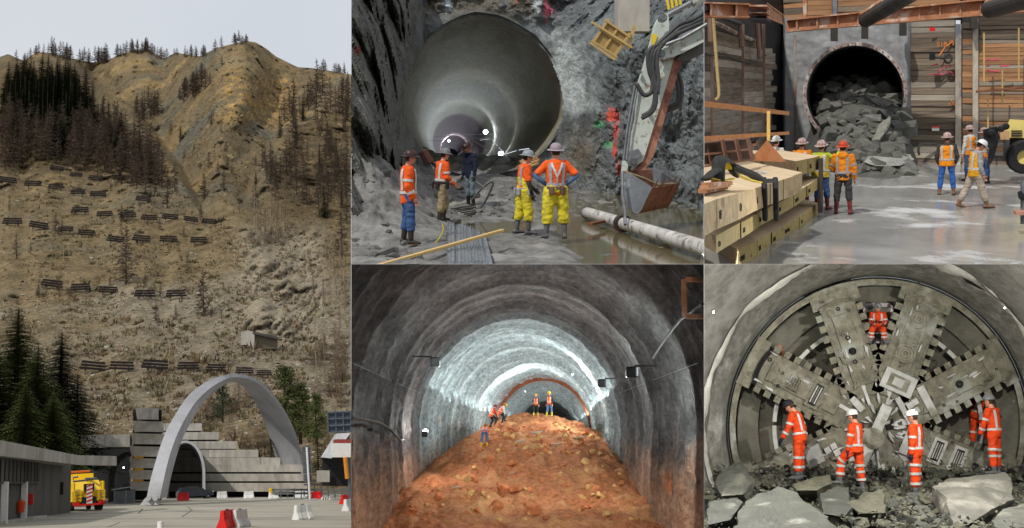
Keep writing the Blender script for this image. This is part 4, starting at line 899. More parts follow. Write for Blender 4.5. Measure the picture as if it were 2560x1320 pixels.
big_tree(-10, 90, 1190, 880, spruce_parts(30, .30, 11, .05, .4, 11), spruce_l, 'broad dark conifer cut by the left picture edge', 1.6)
big_tree(190, 103, 1180, 935, spruce_parts(28, .34, 12, .05, .4, 12), spruce_m, 'dark spruce nearest the canopy beam', 1.3)
big_tree(60, 88, 1190, 965, spruce_parts(32, .46, 14, .04, .4, 12), spruce_l, 'low olive conifer just above the roof fascia', 1.1)
big_tree(130, 90, 1190, 985, spruce_parts(32, .46, 14, .04, .4, 12), spruce_l, 'small bushy conifer above the end of the roof', 1.05)
big_tree(715, 157, 1100, 915, pine_parts(4600, 44), pine_m, 'tall green pine right of the arch crown', 1.25, 'pine_tree')
big_tree(752, 156, 1110, 960, pine_parts(4600, 44), pine_m, 'broad green pine right of the arch, second of three', 1.4, 'pine_tree')
big_tree(792, 155, 1110, 985, pine_parts(4200, 40), pine_m, 'green pine nearest the gantry sign', 1.3, 'pine_tree')
big_tree(556, 172, 1055, 945, pine_parts(3200, 36), spruce_m, 'dark conifer framed by the top of the arch', 1.3, 'pine_tree')
big_tree(678, 152, 1155, 1078, spruce_parts(22, .26, 9, .05, .35, 8), spruce_m, 'small dark spruce inside the arch beside its right leg')
big_tree(645, 152, 1155, 1096, spruce_parts(20, .30, 9, .05, .35, 8), spruce_m, 'smaller spruce above the stepped wall inside the arch')
big_tree(796, 150, 1190, 1085, spruce_parts(20, .26, 9, .05, .35, 8), spruce_m, 'small spruce behind the tall grey sign')
# ================================================================== place B: shaft bottom, tunnel mouth and excavator
VPB = Vector((1119, 404)); CB = Vector((1207, 243))
def tunB(d): k = 40 / d; return VPB + (CB - VPB) * k, 200 * k
def mouthB(u, v):          # < 1 inside the tunnel mouth
    a = math.atan2(v - 243, u - 1207); r = 1 + .024 * math.sin(3 * a + .6) + .006 * math.sin(7 * a) + .018 * noise.noise((math.cos(a) * 5, math.sin(a) * 5, 3))
    return math.hypot(u - 1207, v - 243) / (200 * r)
def rockB_d(u, v):
    d = interp(u, [(860, 24.5), (930, 27), (1010, 33), (1060, 39.5), (1380, 39.5), (1440, 38.5), (1560, 35), (1660, 32), (1780, 29)])
    if u < 1060: d += (v - 250) * -.012 * sm(1060, 950, u)
    d += 2.5 * sm(120, -40, v) * sm(1350, 1500, u)
    return d
def rockB(u, v):
    d0 = rockB_d(u, v); p = W(u, v, d0); m = mouthB(u, v); near = sm(1.0, 1.25, m)
    L_ = sm(1080, 980, u); Rr = sm(1400, 1480, u) * max(sm(1460, 1560, u + (v - 250) * .25), .12)
    q = Vector((p.x * .8 + p.z * .9, p.y, p.z * .8 - p.x * .5))
    f = 0
    if L_ > 0:
        f += L_ * (ridge(Vector((p.x * 1.3 + p.z * .5, p.y, p.z * .45)), .55, 6) * 1.3 + fbm(p, 1.6, 5) * .35 - 1.1 * max(0, noise.noise(p * .5)))
        f -= L_ * 2.2 * math.exp(-((v - 260 - (u - 880) * 1.2) / 46) ** 2)            # leaning rock rib
    if Rr > 0:
        s_ = Vector((p.x * .5 - p.z * .35, p.y, p.z * 1.4 + p.x * .5))
        f += Rr * (ridge(s_, .6, 6) * .42 + ridge(s_, 2.2, 4) * .12 + fbm(p, .5, 4) * .6)
    f += (1 - L_) * (1 - Rr) * fbm(p, 1.1, 5) * .22 * (1 + sm(90, 20, v) * 2.5)
    return W(u, v, d0 + f * near * .9)
def rockB_c(u, v, p):
    n = fbm(p, .7, 5); n2 = fbm(p, 2.5, 4)
    L_ = sm(1090, 1000, u)
    c = Vector(srgb(112, 118, 120)).lerp(Vector(srgb(84, 88, 90)), sm(-.2, .5, n))
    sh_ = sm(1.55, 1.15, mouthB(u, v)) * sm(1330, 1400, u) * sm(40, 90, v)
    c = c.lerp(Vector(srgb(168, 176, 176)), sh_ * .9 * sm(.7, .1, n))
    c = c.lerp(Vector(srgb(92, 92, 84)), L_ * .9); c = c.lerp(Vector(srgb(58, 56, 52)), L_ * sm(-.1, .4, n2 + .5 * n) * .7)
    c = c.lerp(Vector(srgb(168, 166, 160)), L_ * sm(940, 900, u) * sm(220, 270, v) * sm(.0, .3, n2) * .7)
    c = c.lerp(Vector(srgb(92, 84, 70)), sm(70, 10, v) * sm(1000, 1080, u) * sm(1420, 1330, u) * .8)
    c = c.lerp(Vector(srgb(104, 94, 80)), math.exp(-((u - 1455) / 42) ** 2 - ((v - 385) / 60) ** 2) * .9)
    def spot(u0, v0, ru, rv, col_, th=.15):
        nonlocal c
        k = math.exp(-((u - u0) / ru) ** 2 - ((v - v0) / rv) ** 2) + .35 * n2 + .2 * n
        c = c.lerp(Vector(col_), sm(.32 + th, .85 + th, k + .35 * fbm(p, 9, 3)) * .85)
    rd = srgb(232, 84, 66)
    spot(1528, 288, 26, 26, rd); spot(1540, 330, 10, 30, rd); spot(1536, 372, 8, 30, srgb(220, 70, 50)); spot(1546, 420, 8, 34, srgb(220, 70, 50)); spot(1610, 412, 14, 9, srgb(210, 80, 64))
    spot(1500, 312, 16, 14, srgb(96, 170, 122)); spot(1520, 362, 20, 14, srgb(96, 160, 116)); spot(1366, 30, 8, 46, srgb(232, 110, 132)); spot(1376, 24, 12, 10, srgb(232, 110, 132)); spot(893, 128, 12, 16, srgb(140, 50, 50)); spot(1292, 4, 8, 12, srgb(170, 60, 56)); spot(1056, 4, 9, 9, srgb(60, 84, 130)); spot(1262, 14, 9, 14, srgb(70, 90, 120))
    spot(1122, 10, 15, 32, srgb(206, 222, 226), .05); spot(1340, 10, 18, 34, srgb(176, 188, 192), .1)
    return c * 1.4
rock_mat = mat('cavern_rock', (1.08, 1.08, 1.08), (.55, .55, .55), scale=4, rough=.7, bump=1.0, bscale=5, dist=.14, tint=True, vary=0, c=(.5, .5, .5), cscale=1.2, cthr=(.56, .72), spec=.25)
us = list(np.linspace(878.5, 1759.5, 270)); vs0 = list(np.linspace(-50, 640, 212)); rows, cols = [], []
for v in vs0:
    r = [rockB(u, v) for u in us]; rows.append(r); cols.append([rockB_c(u, v, p) for u, p in zip(us, r)])
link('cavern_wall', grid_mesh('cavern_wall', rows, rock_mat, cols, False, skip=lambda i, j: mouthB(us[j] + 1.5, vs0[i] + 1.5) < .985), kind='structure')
# lining of the tunnel
lin_mat = mat('sprayed_lining', srgb(190, 187, 176), srgb(128, 126, 117), scale=3.5, rough=.8, bump=.3, bscale=7, dist=.03, c=srgb(162, 154, 134), cscale=.3, cthr=(.48, .7), vary=0, tint=True, spec=.3)
rows, cols = [], []; ds = [39.3, 39.6, 40] + list(np.geomspace(41, 120, 64)) + [121, 121.01] + list(np.geomspace(122, 420, 40))
for d in ds:
    c, r = tunB(d); r *= lerp(1, .86, sm(118, 150, d)); row, cc = [], []
    for j in range(145):
        w = 2 * math.pi * j / 144; m = 1.0
        if d < 60:
            a = -w; k = 1 + .024 * math.sin(3 * a + .6) + .006 * math.sin(7 * a) + .018 * noise.noise((math.cos(a) * 5, math.sin(a) * 5, 3)); m = lerp(1, k, sm(60, 40, d))
        m *= 1 + .012 * fbm((math.cos(w) * 2, math.sin(w) * 2, d * .12), 1.0, 4) + .010 * math.sin(d * 1.3) * (d > 60) + .004 * math.sin(d * 4.1) * (d < 70)
        row.append(W(c.x + r * m * math.cos(w), c.y - r * m * math.sin(w), d)); n_ = fbm((math.cos(w) * 3, math.sin(w) * 3, d * .15), 1.0, 4)
        cl = Vector(srgb(218, 214, 202)).lerp(Vector(srgb(236, 238, 242)), sm(48, 80, d)); cl = cl.lerp(Vector(srgb(190, 184, 160)), sm(.0, .5, n_) * sm(70, 45, d)); cc.append(cl.lerp(Vector(srgb(150, 130, 150)), sm(118, 124, d) * .8))  # tint carries the bluish glow and the purple light of the far section
    rows.append(row); cols.append(cc)
cen, r_ = tunB(420)
link('tunnel_lining', grid_mesh('tunnel_lining', rows, lin_mat, cols, True), kind='structure')
MB().add([W(cen.x + r_ * math.cos(w), cen.y + r_ * math.sin(w), 419) for w in [2 * math.pi * j / 20 for j in range(20)]], [tuple(range(20))]).build('tunnel_end', mat('tunnel_far', srgb(120, 108, 120), vary=0), kind='structure')
def lamp(name, P, loc, label, e, size=.12, colr=(1, .98, .95), spot=None, em=40):
    o = empty(name, P.M(loc), label, 'lamp'); m = MB(); ball(m, (0, 0, 0), (size, size, size)); m.build('bulb', glow('glow_' + name, colr, em), o, smooth=True)
    MB().lathe([(size * .5, size * .8), (size * 1.3, size * 1.1), (size * 1.2, size * 1.5), (.001, size * 1.6)], 12).build('housing', black_steel, o)
    l_ = bpy.data.lights.new(name + '_light', 'POINT'); l_.energy = e; l_.color = colr; l_.shadow_soft_size = size * 1.5
    lo = bpy.data.objects.new(name + '_light', l_); col.objects.link(lo); lo.parent = o; lo.location = (0, -size * 2.2, -size * .3); return o
def strip_light(name, P, pts, r_, e, colr, aim, label, em, es=None):
    # added tube lights to brighten a tunnel: thin tubes plus area lights
    o = empty(name, Matrix.Translation(pts[0]), label, 'lamp'); iv = o.matrix_world.inverted(); n = len(pts) - 1; gm = glow('glow_' + name, colr, em)
    for a, b in zip(pts, pts[1:]): place_world(MB().tube([a.lerp(b, .1), a.lerp(b, .9)], r_, 6), 'added_light_tube', gm, o, iv); place_world(MB().tube([a, a + Vector((0, 0, r_ * 4))], r_ * .5, 5), 'bracket', black_steel, o, iv)
    for q_, (a, b) in enumerate(zip(pts, pts[1:])):
        l_ = bpy.data.lights.new(name, 'AREA'); l_.shape = 'RECTANGLE'; l_.size = (b - a).length; l_.size_y = .25; l_.energy = (es[q_] if es else e) * (b - a).length; l_.color = colr; lo = bpy.data.objects.new(name + '_beam', l_); col.objects.link(lo)
        x = (b - a).normalized(); z = -(aim((a + b) / 2)); z = (z - x * z.dot(x)).normalized(); m_ = Matrix((x, z.cross(x), z)).transposed().to_4x4(); m_.translation = (a + b) / 2 - z * .15; lo.parent = o; lo.matrix_basis = iv @ m_
def axB(d): c_, r_ = tunB(d); return W(c_.x, c_.y, d)
sp = [W(tunB(d)[0].x + tunB(d)[1] * a, tunB(d)[0].y + tunB(d)[1] * b, d) for d, a, b in ((44, .70, .62), (52, .70, .62), (62, .68, .66), (78, .80, .45), (98, .90, .10), (136, .90, -.1), (175, .84, -.1), (230, .8, -.1), (310, .8, 0), (410, .8, 0))]
strip_light('added_tube_lights', PB, sp, .010, 22, (.80, .90, 1), lambda p: axB(p.y) - p, 'run of added white tube lights along the right side of the round tunnel', 1.5, [6, 7, 13, 24, 26, 24, 22, 22, 22])  # tube run added to light the bore evenly
lamp('tunnel_lamp', PB, W(1214, 330, 98), 'bright white lamp on the right side deep in the round tunnel', 160, .20, (.86, .94, 1), em=50)
lamp('tunnel_lamp', PB, W(1252, 384, 68), 'large white lamp low on the right tunnel wall', 120, .14, (.9, .96, 1), em=50)
lamp('tunnel_lamp', PB, W(1122, 352, 200), 'small white lamp added at the far end of the round tunnel', 1500, .22, (.95, .86, 1), em=20)  # lamp added to light the far bore
for k, pts in enumerate((((1060, 352), (1130, 350), (1190, 347), (1215, 344)), ((1085, 342), (1150, 337), (1232, 335)), ((1176, 347), (1200, 362), (1222, 372)))):
    o = MB().tube([W(u, v, 85 + 3 * k) for u, v in pts], .016, 6).build('cable', steel); tag(o, ['long pale cable strung across the round tunnel', 'upper pale cable across the round tunnel', 'short slanting cable in the round tunnel'][k], 'cable')
# ground
def gndB(u, d):
    p = PB.gd(u, d); v = CV - p.z / d * F; n = fbm(p, .9, 5); n2 = ridge(p, 1.4, 4)
    z = .10 * n + .04 * n2
    bank = sm(1120, 900, u) * sm(17, 24, d); z += bank * (1.5 * sm(18, 27, d) + .35 * n + .22 * n2)
    wet = sm(1290, 1350, u) * sm(636, 600, v + (u - 1330) * -.12) * sm(470, 490, v) * sm(1760, 1500, u + (520 - v) * 2)
    wet = max(sm(1340, 1420, u - (v - 560) * .9), sm(1120, 1150, u) * sm(1360, 1300, u) * math.exp(-((v - 556) / 20) ** 2) * 1.0)
    z -= .20 * wet; z += .5 * sm(40, 46, d)
    z += .35 * sm(30, 36, d) * sm(1440, 1300, u) + .12 * sm(26, 30, d) * n2
    return p + PB.up * z
mud = mat('grey_mud', srgb(128, 127, 124), srgb(74, 73, 70), scale=4, rough=.75, bump=.7, bscale=8, dist=.06, c=srgb(142, 140, 136), cscale=.9, cthr=(.52, .66), rough2=.45, vary=0, spec=.4)
us = list(np.linspace(872, 1770, 190)); rows = []
for i in range(170):
    d = 15.6 * (50 / 15.6) ** (i / 169); rows.append([gndB(u, d) for u in us])
o = link('shaft_floor', grid_mesh('shaft_floor', rows, mud), kind='structure'); clip(o, PB, False, 'lrb')
water = mat('puddle_water', srgb(112, 104, 78), srgb(96, 88, 66), scale=.5, rough=.06, bump=.05, bscale=2.5, dist=.02, vary=0, spec=.5, c=srgb(126, 84, 50), cscale=.35, cthr=(.58, .72))
rows = [[PB.gd(u, d) - PB.up * .105 for u in np.linspace(1100, 1775, 40)] for d in np.geomspace(15.5, 38, 30)]
o = link('puddle_water', grid_mesh('puddle_water', rows, water), kind='structure'); clip(o, PB, False, 'rb')
# people in the shaft
person(PB, PB.g(1022, 610), R(-82), dict(top=C_or, legs=C_jean, bag=1.12, boots=B_rub, hat=H_brn, bulk=1.28, boot=.45, hem=-.20, rings=(.02,), sole=B_mud), dict(armR=((.12, -.1, -1), (-.1, .5, -1)), armL=((.12, -.1, -1), (-.1, .5, -1)), hp=8, legR=(4, 3, 4), legL=(-4, 3, 4), fat=1.08), 'man in open orange jacket and blue jeans, hands at his pockets', 'men in the shaft', 1.0)
person(PB, PB.g(1103, 556), R(-62), dict(top=C_or, legs=C_tan, bag=1.2, boots=B_rub, hat=H_gry, bulk=1.12, boot=.45, belt=C_blk, hem=-.08), dict(armR=((.1, .15, -1), (-.1, .75, -.5)), armL=((.1, .3, -1), (-.2, .9, -.5)), legL=(24, 4, 30), legR=(-6, 3, 4), lean=6, hp=6, drop=-.84), 'man in orange shirt and tan trousers stepping up with one foot', 'men in the shaft', .98)
person(PB, PB.g(1177, 516), R(128), dict(top=C_navy, legs=C_pale, boots=B_blk, hat=H_brn, boot=.55, tape=False, glove=C_char, topname='sweater', bulk=1.05), dict(armR=((.15, .1, -1), (.0, .3, -1)), armL=((.2, .1, -1), (.05, .25, -1)), hp=32, lean=4, legL=(6, 4, 10)), 'man in navy sweater and pale jeans looking down in the tunnel mouth', 'men in the shaft', 1.02)
person(PB, PB.g(1309, 585), R(-75), dict(top=C_or, legs=C_yel, bag=1.38, boots=B_grey, hat=H_pale, sleeve=.5, under=C_char, boot=.55, bib=.24, glove=C_char, lamp=True, rings=(), straps=True, tapem=C_grey, belt=C_grey), dict(armR=((.12, .1, -1), (0, .35, -1)), armL=((.1, .3, -1), (-.1, .8, -.6)), hp=10, lean=3, legR=(8, 4, 8), legL=(-6, 4, 4)), 'man in yellow overalls with grey hat seen from the side', 'men in the shaft', .98)
person(PB, PB.g(1388, 596), R(4), dict(top=C_or, legs=C_yel, bag=1.42, boots=B_grey, hat=H_lil, sleeve=.6, under=C_blue, glove=C_char, boot=.5, suspenders=C_white, belt=leather, rings=(.06,), tapem=C_grey, sole=B_blk), dict(armR=((.75, -.15, -.75), (-.75, .05, -.6)), armL=((.75, -.15, -.75), (-.75, .05, -.6)), handR=(-.6, .6, -.5), handL=(-.6, .6, -.5), legR=(2, 7, 4), legL=(0, 7, 3), fat=1.06), 'man in yellow trousers and white braces, hands on hips, from behind', 'men in the shaft', 1.06)
# excavator arm
mint = paint('mint_white', srgb(186, 194, 186), .6, srgb(128, 110, 94), .55); brown_e = mat('rusty_brown', srgb(164, 116, 96), srgb(124, 84, 70), scale=4, rough=.7, bump=.3, c=srgb(110, 70, 56), cscale=2.5, cthr=(.52, .62)); bstl = mat('worn_bucket', srgb(142, 148, 154), srgb(108, 114, 120), scale=2.5, rough=.5, bump=.25, metal=.3, c=srgb(196, 200, 204), cscale=2, cthr=(.58, .68)); hose_m = mat('hose', srgb(70, 72, 72), srgb(48, 50, 50), rough=.45, bump=.05)
ex = empty('excavator_arm', PB.M(PB.gd(1600, 23)), 'pale green excavator arm with hoses reaching down from the right', 'excavator'); inv = ex.matrix_world.inverted()
def plate(pts, d, th, name, m, par=ex, P=PB, **k):
    f = [W(u, v, d) for u, v in pts]; kk = P.fwd * th; n = len(f); mb = MB()
    mb.add(f + [p + kk for p in f], [tuple(range(n)), tuple(range(n, 2 * n))[::-1]] + [(i, (i + 1) % n, (i + 1) % n + n, i + n) for i in range(n)])
    return place_world(mb, name, m, par, inv, **k)
plate([(1655, 34), (1664, 32), (1671, 38), (1673, 60), (1670, 128), (1684, 148), (1664, 220), (1630, 330), (1608, 402), (1592, 414), (1576, 402), (1584, 330), (1592, 300), (1598, 215), (1604, 190), (1612, 165), (1628, 110), (1640, 60)], 23, .34, 'stick', mint)
plate([(1684, 146), (1702, 132), (1706, 146), (1634, 390), (1612, 424), (1588, 427), (1606, 404), (1630, 330), (1664, 220)], 23.06, .42, 'stick_underside', brown_e)
bm_ = plate([(1651, 128), (1660, 121), (1700, 104), (1768, 64), (1768, 100), (1706, 133), (1664, 149), (1655, 145)], 22.7, .5, 'boom', mint); clip(bm_, PB, sides='r')
b2 = plate([(1690, 149), (1706, 133), (1768, 100), (1768, 130), (1720, 152)], 22.9, .45, 'boom_underside', conc_dark); clip(b2, PB, sides='r')
for u, v, r_ in ((1656, 45, .10), (1652, 135, .09), (1598, 180, .05), (1583, 405, .09), (1561, 410, .07)): place_world(MB().lathe([(.001, -.1), (r_ * .6, -.1), (r_ * .6, -.06), (r_, -.06), (r_, .06), (.001, .06)], 16, Matrix.Translation(W(u, v, 22.72 if u > 1640 else 22.92)) @ PB.B @ Matrix.Rotation(R(-90), 4, 'X')), 'pin', steel, ex, inv)
c_ = place_world(MB().tube([W(1775, -22, 23.2), W(1728, 6, 23.2)], .13, 12), 'cylinder', mint, ex, inv); place_world(MB().tube([W(1730, 5, 23.2), W(1660, 43, 23.2)], .06, 10), 'piston_rod', steel, ex, inv)
for pts, r_ in (([(1770, 26), (1735, 48), (1700, 60), (1672, 84), (1644, 110), (1630, 130), (1626, 170), (1634, 210), (1637, 245), (1628, 275), (1606, 290)], .045), ([(1770, 38), (1730, 60), (1702, 70), (1676, 92), (1650, 114), (1636, 135), (1632, 175), (1640, 215), (1640, 255), (1630, 280), (1604, 296)], .045),
                ([(1770, 50), (1720, 72), (1690, 86), (1660, 108), (1646, 128), (1642, 160), (1646, 200), (1643, 235)], .05), ([(1662, 108), (1626, 122), (1620, 145), (1624, 180), (1632, 205), (1628, 230), (1612, 238), (1600, 225), (1592, 210)], .05), ([(1690, 170), (1702, 205), (1704, 240), (1694, 265), (1664, 276), (1640, 278)], .055), ([(1684, 178), (1694, 210), (1697, 240), (1690, 258), (1668, 268)], .055)):
    h_ = place_world(MB().tube([W(p.x, p.y, 22.55 if pts[0][0] < 1680 or pts[0][0] > 1700 else 23.6) for p in dense(pts, 4)], r_, 8), 'hydraulic_hose', hose_m, ex, inv, smooth=True)
    if pts[0][0] > 1760: clip(h_, PB, sides='r')
place_world(MB().tube([W(1768, 60, 22.4), W(1706, 96, 22.5), W(1664, 112, 22.55)], .04, 8), 'steel_pipe', steel, ex, inv); clip(ex.children[-1], PB, sides='r')
for du in (0, 7): place_world(MB().tube([W(1594 - du, 215, 22.9), W(1574 - du, 330, 22.9), W(1566 - du, 400, 22.9)], .028, 8), 'grease_line', steel, ex, inv)
plate([(1628, 85), (1634, 84), (1644, 90), (1636, 112), (1630, 112)], 22.97, .02, 'warning_label', paint('label_yellow', srgb(226, 196, 40)))
plate([(1582, 376), (1596, 372), (1606, 386), (1570, 414), (1556, 408), (1568, 388)], 22.9, .3, 'bucket_link', steel)
plate([(1557, 402), (1564, 402), (1570, 412), (1570, 428), (1554, 430)], 22.75, .12, 'link_plate', mint)
bk = empty('x', Matrix()); bpy.data.objects.remove(bk)
E_ = W(1630, 421, 24.3) - W(1556, 429, 22.6)
prof = [(1554, 429), (1556, 460), (1562, 490), (1572, 516), (1586, 532), (1597, 534), (1606, 522), (1618, 496), (1631, 470)]
mb = MB(); f = [W(u, v, 22.6) for u, v in prof]; n = len(f); inn = [p + (W(1590, 462, 22.6) - p) * .07 for p in f]
mb.add(f + [p + E_ for p in f] + inn + [p + E_ for p in inn], [(i, i + 1, i + 1 + n, i + n) for i in range(n - 1)] + [(i + 2 * n, i + 1 + 2 * n, i + 1 + 3 * n, i + 3 * n) for i in range(n - 1)] + [(0, n, 3 * n, 2 * n), (n - 1, 2 * n - 1, 4 * n - 1, 3 * n - 1)])
bsh = place_world(mb, 'bucket_shell', brown_e, ex, inv)
side = prof + [(1604, 452), (1576, 434), (1560, 427)]
for off in (0, 1):
    fs = [W(u, v, 22.6) + E_ * off for u, v in side]; kk = E_.normalized() * (.035 if off == 0 else -.035); mb = MB(); n = len(fs)
    mb.add([p - kk * .6 for p in fs] + [p + kk for p in fs], [tuple(range(n)), tuple(range(n, 2 * n))[::-1]] + [(i, (i + 1) % n, (i + 1) % n + n, i + n) for i in range(n)]); place_world(mb, 'bucket_side_plate', bstl, ex, inv)
for k in range(5):
    t = .06 + k * .22; a = W(1631, 470, 22.6) + E_ * t; e = E_.normalized() * .06; up_ = (W(1642, 448, 22.6) - W(1631, 470, 22.6)); bk_ = PB.fwd * .07
    place_world(MB().hull([a - e, a + e, a - e + bk_, a + e + bk_, a - e * .5 + up_, a + e * .5 + up_, a - up_ * .4 - e, a - up_ * .4 + e]), 'bucket_tooth', brown_e, ex, inv)
place_world(MB().tube([W(1556, 430, 22.5) + E_ * .05, W(1590, 448, 22.4) + E_ * .25, W(1618, 466, 22.4) + E_ * .35, W(1640, 466, 22.4) + E_ * .7], .03, 6), 'lifting_strap', C_tan, ex, inv)
place_world(MB().tube([W(1555, 430, 22.45), W(1556, 490, 22.3), W(1562, 530, 21.9), W(1563, 562, 21.7)], .035, 6), 'lifting_chain', steel, ex, inv)
# pipe, plank, steel bars, formwork panel
pw = mat('pipe_white', srgb(196, 194, 190), srgb(150, 148, 146), scale=3, rough=.6, bump=.3, c=srgb(96, 92, 88), cscale=5, cthr=(.54, .66))
pp = empty('steel_pipe', PB.M(PB.gd(1560, 21)), 'long scuffed white pipe lying in the puddle under the bucket', 'pipe'); inv = pp.matrix_world.inverted()
pa, pb_ = W(1466, 531, 26), W(1790, 628, 17.2); place_world(MB().tube([pa, pb_], .135, 20, cap=False), 'pipe', pw, pp, inv); clip(pp.children[0], PB, False, 'r')
place_world(MB().lathe([(.10, -.01), (.165, -.01), (.165, .03), (.10, .03)], 20, Matrix.Translation(pa) @ (pb_ - pa).to_track_quat('Z', 'Y').to_matrix().to_4x4(), close=True), 'flange', steel, pp, inv)
ct = pa.lerp(pb_, .37); place_world(MB().lathe([(.13, -.1), (.19, -.1), (.19, .1), (.13, .1)], 18, Matrix.Translation(ct) @ (pb_ - pa).to_track_quat('Z', 'Y').to_matrix().to_4x4(), close=True), 'collar', B_rub, pp, inv)
def beam(a, b, w, h_, name, m, label=None, cat=None, group=None, parent=None, bev=.006, up=Vector((0, 0, 1))):
    d = (b - a); y = d.normalized(); x = y.cross(up).normalized(); z = x.cross(y); Mx = Matrix((x, y, z)).transposed().to_4x4(); Mx.translation = (a + b) / 2
    o = MB().box((0, 0, 0), (w, d.length, h_), bev=bev).build(name, m, parent, Mx); return tag(o, label, cat, group)
o = beam(W(946, 664, 16.3), W(1256, 576, 18.6), .10, .05, 'plank', timber, 'long pale timber plank slanting across the muddy foreground', 'plank'); clip(o, PB, True, 'b')
beam(PB.g(1475, 566) + PB.up * .05, PB.g(1520, 556) + PB.up * .05, .12, .06, 'timber_block', mat('wet_wood', srgb(122, 74, 46), rough=.5), 'short brown timber block under the white pipe', 'timber')
bar_m = mat('galvanised_bar', srgb(176, 184, 190), srgb(110, 116, 122), scale=5, rough=.35, metal=.5, bump=.2, stretch=(6, .6, 6))
pit = MB().hexa([W(1118, 668, 16.2), W(1238, 668, 16.2), W(1216, 590, 21.2), W(1116, 572, 22.5)] + [W(1118, 664, 16.2) , W(1238, 664, 16.2), W(1216, 586, 21.2), W(1116, 568, 22.5)]).build('trench_bed', black_steel, kind='structure'); clip(pit, PB, True, 'b')
for i in range(13):
    t = i / 12; a = W(lerp(1122, 1226, t), 668 + rnd(-1, 1), 16.1); b = W(lerp(1124, 1208, t) + rnd(-2, 2), lerp(566, 590, t) + rnd(-4, 3), lerp(22.5, 21, t)); U = PB.up * (.06 + rnd(0, .03)); x = (b - a).cross(PB.up).normalized()
    mb = MB(); w = .026
    mb.hexa([a - x * w, a + x * w, b + x * w, b - x * w, a - x * w + U, a + x * w + U, b + x * w + U, b - x * w + U])
    for s_ in (-1, 1): mb.hexa([a + x * w * s_ * 1.0, a + x * w * s_ * 1.25, b + x * w * s_ * 1.25, b + x * w * s_, a + x * w * s_ + U * 1.3, a + x * w * s_ * 1.25 + U * 1.3, b + x * w * s_ * 1.25 + U * 1.3, b + x * w * s_ + U * 1.3])
    o = mb.build('steel_channel', bar_m); tag(o, 'long galvanised steel channel in the bundle at the bottom edge', 'steel bar', 'bundle of steel channels'); clip(o, PB, True, 'b')
fm = empty('formwork_panel', PB.M(W(1527, 97, 27)) @ Matrix.Rotation(R(33), 4, 'Y') @ Matrix.Rotation(R(8), 4, 'X'), 'broken timber formwork panel with battens stuck on the rock wall', 'formwork'); 
MB().box((0, 0, 0), (.72, .03, .62)).build('plywood', mat('plywood', srgb(176, 150, 100), srgb(150, 124, 80), scale=3, rough=.8), fm)
for x in (-.33, .33): MB().box((x, -.04, 0), (.07, .06, .78), bev=.006).build('batten', timber, fm)
for z in (-.3, -.38, .05, .31): MB().box((0, -.05, z), (.80, .06, .06), bev=.006).build('batten', timber, fm)
MB().box((0, -.035, .0), (.06, .05, .6), bev=.006).build('batten', timber, fm)
MB().box((-.04, -.10, .1), (.06, .04, 1.25), Matrix.Rotation(R(-92), 3, 'Y'), bev=.006).build('loose_batten', timber, fm); MB().box((.42, .02, .32), (.09, .05, .62), Matrix.Rotation(R(-18), 3, 'Y')).build('upright_board', timber, fm)
o = slab(MB(), 1545, -40, 1624, 78, 30, .8, 29.6, P=PB).build('concrete_pier', concrete); tag(o, 'grey concrete pier above the formwork panel', 'pier')
for k in range(4): o = MB().tube([W(1664 + k * 11, -30, 27), W(1672 + k * 10, 24 - k * 4, 27)], .035, 6).build('yellow_bar', paint('label_yellow', srgb(226, 196, 40))); tag(o, f'{ORD[k]} yellow safety bar from the left at the top edge', 'bar', 'yellow safety bars')
for k in range(6): beam(W(1300 + k * 4, 402 + k * 3.4 + rnd(-2, 2), 36.5 - k * .25), W(1345 + rnd(-4, 4), 389 + k * 4, 37 - k * .25), .12, .06, 'board', timber if k % 2 else rust, f'{ORD[k]} board from the top in the heap at the tunnel mouth', 'board', 'boards at the tunnel mouth')
o = MB().box((0, 0, 0), (.34, .3, .55), bev=.03).build('fuse_box', mat('brown_box', srgb(92, 60, 52), rough=.6), None, PB.M(W(1066, 393, 37)) @ Matrix.Rotation(R(-30), 4, 'Y')); tag(o, 'small brown box on the left tunnel rim behind the orange jacket', 'box')
for k in range(7): o = MB().tube([PB.g(1128 + k * 8, 534 + k * 3.5) + PB.up * .12, PB.g(1185 + rnd(-6, 6), 528 + k * 4.5) + PB.up * .15], .02, 6).build('rebar', B_rub); tag(o, 'dark reinforcing bar in the low heap before the navy sweater', 'rebar', 'dark reinforcing bars')
for k, pts in enumerate((((1180, 500), (1205, 470), (1226, 455), (1232, 462), (1215, 500), (1200, 520)), ((1105, 560), (1108, 575), (1095, 600), (1070, 620), (1060, 640)), ((1190, 455), (1205, 466), (1210, 472)))):
    o = MB().tube([W(p.x, p.y, [27, 19.5, 27][k]) for p in dense(pts, 4)], [.03, .009, .035][k], 6).build('hose', [hose_m, paint('label_yellow', srgb(226, 196, 40)), steel][k]); tag(o, ['black hose looping beside the navy sweater', 'thin yellow cord on the mud near the first man', 'short grey tube in the hand of the man in navy'][k], 'hose')
def rock_mesh(n=14, sx=1, sy=1, sz=1, m=None, rough_=.0):
    pts = []
    for k in range(n):
        v = Vector((rnd(-1, 1), rnd(-1, 1), rnd(-1, 1))); v = v / max(abs(v.x), abs(v.y), abs(v.z)) * rnd(.75, 1) ; v = v.lerp(v.normalized(), .45); pts.append(Vector((v.x * sx, v.y * sy, v.z * sz)) * .5)
    return MB().hull(pts).mesh('rock', m)
mud_rock = mat('mud_rock', srgb(126, 125, 122), srgb(84, 83, 81), scale=3, rough=.85, bump=.6, bscale=12, dist=.03)
RKB = [rock_mesh(14, 1, .9, .7, mud_rock) for k in range(6)]
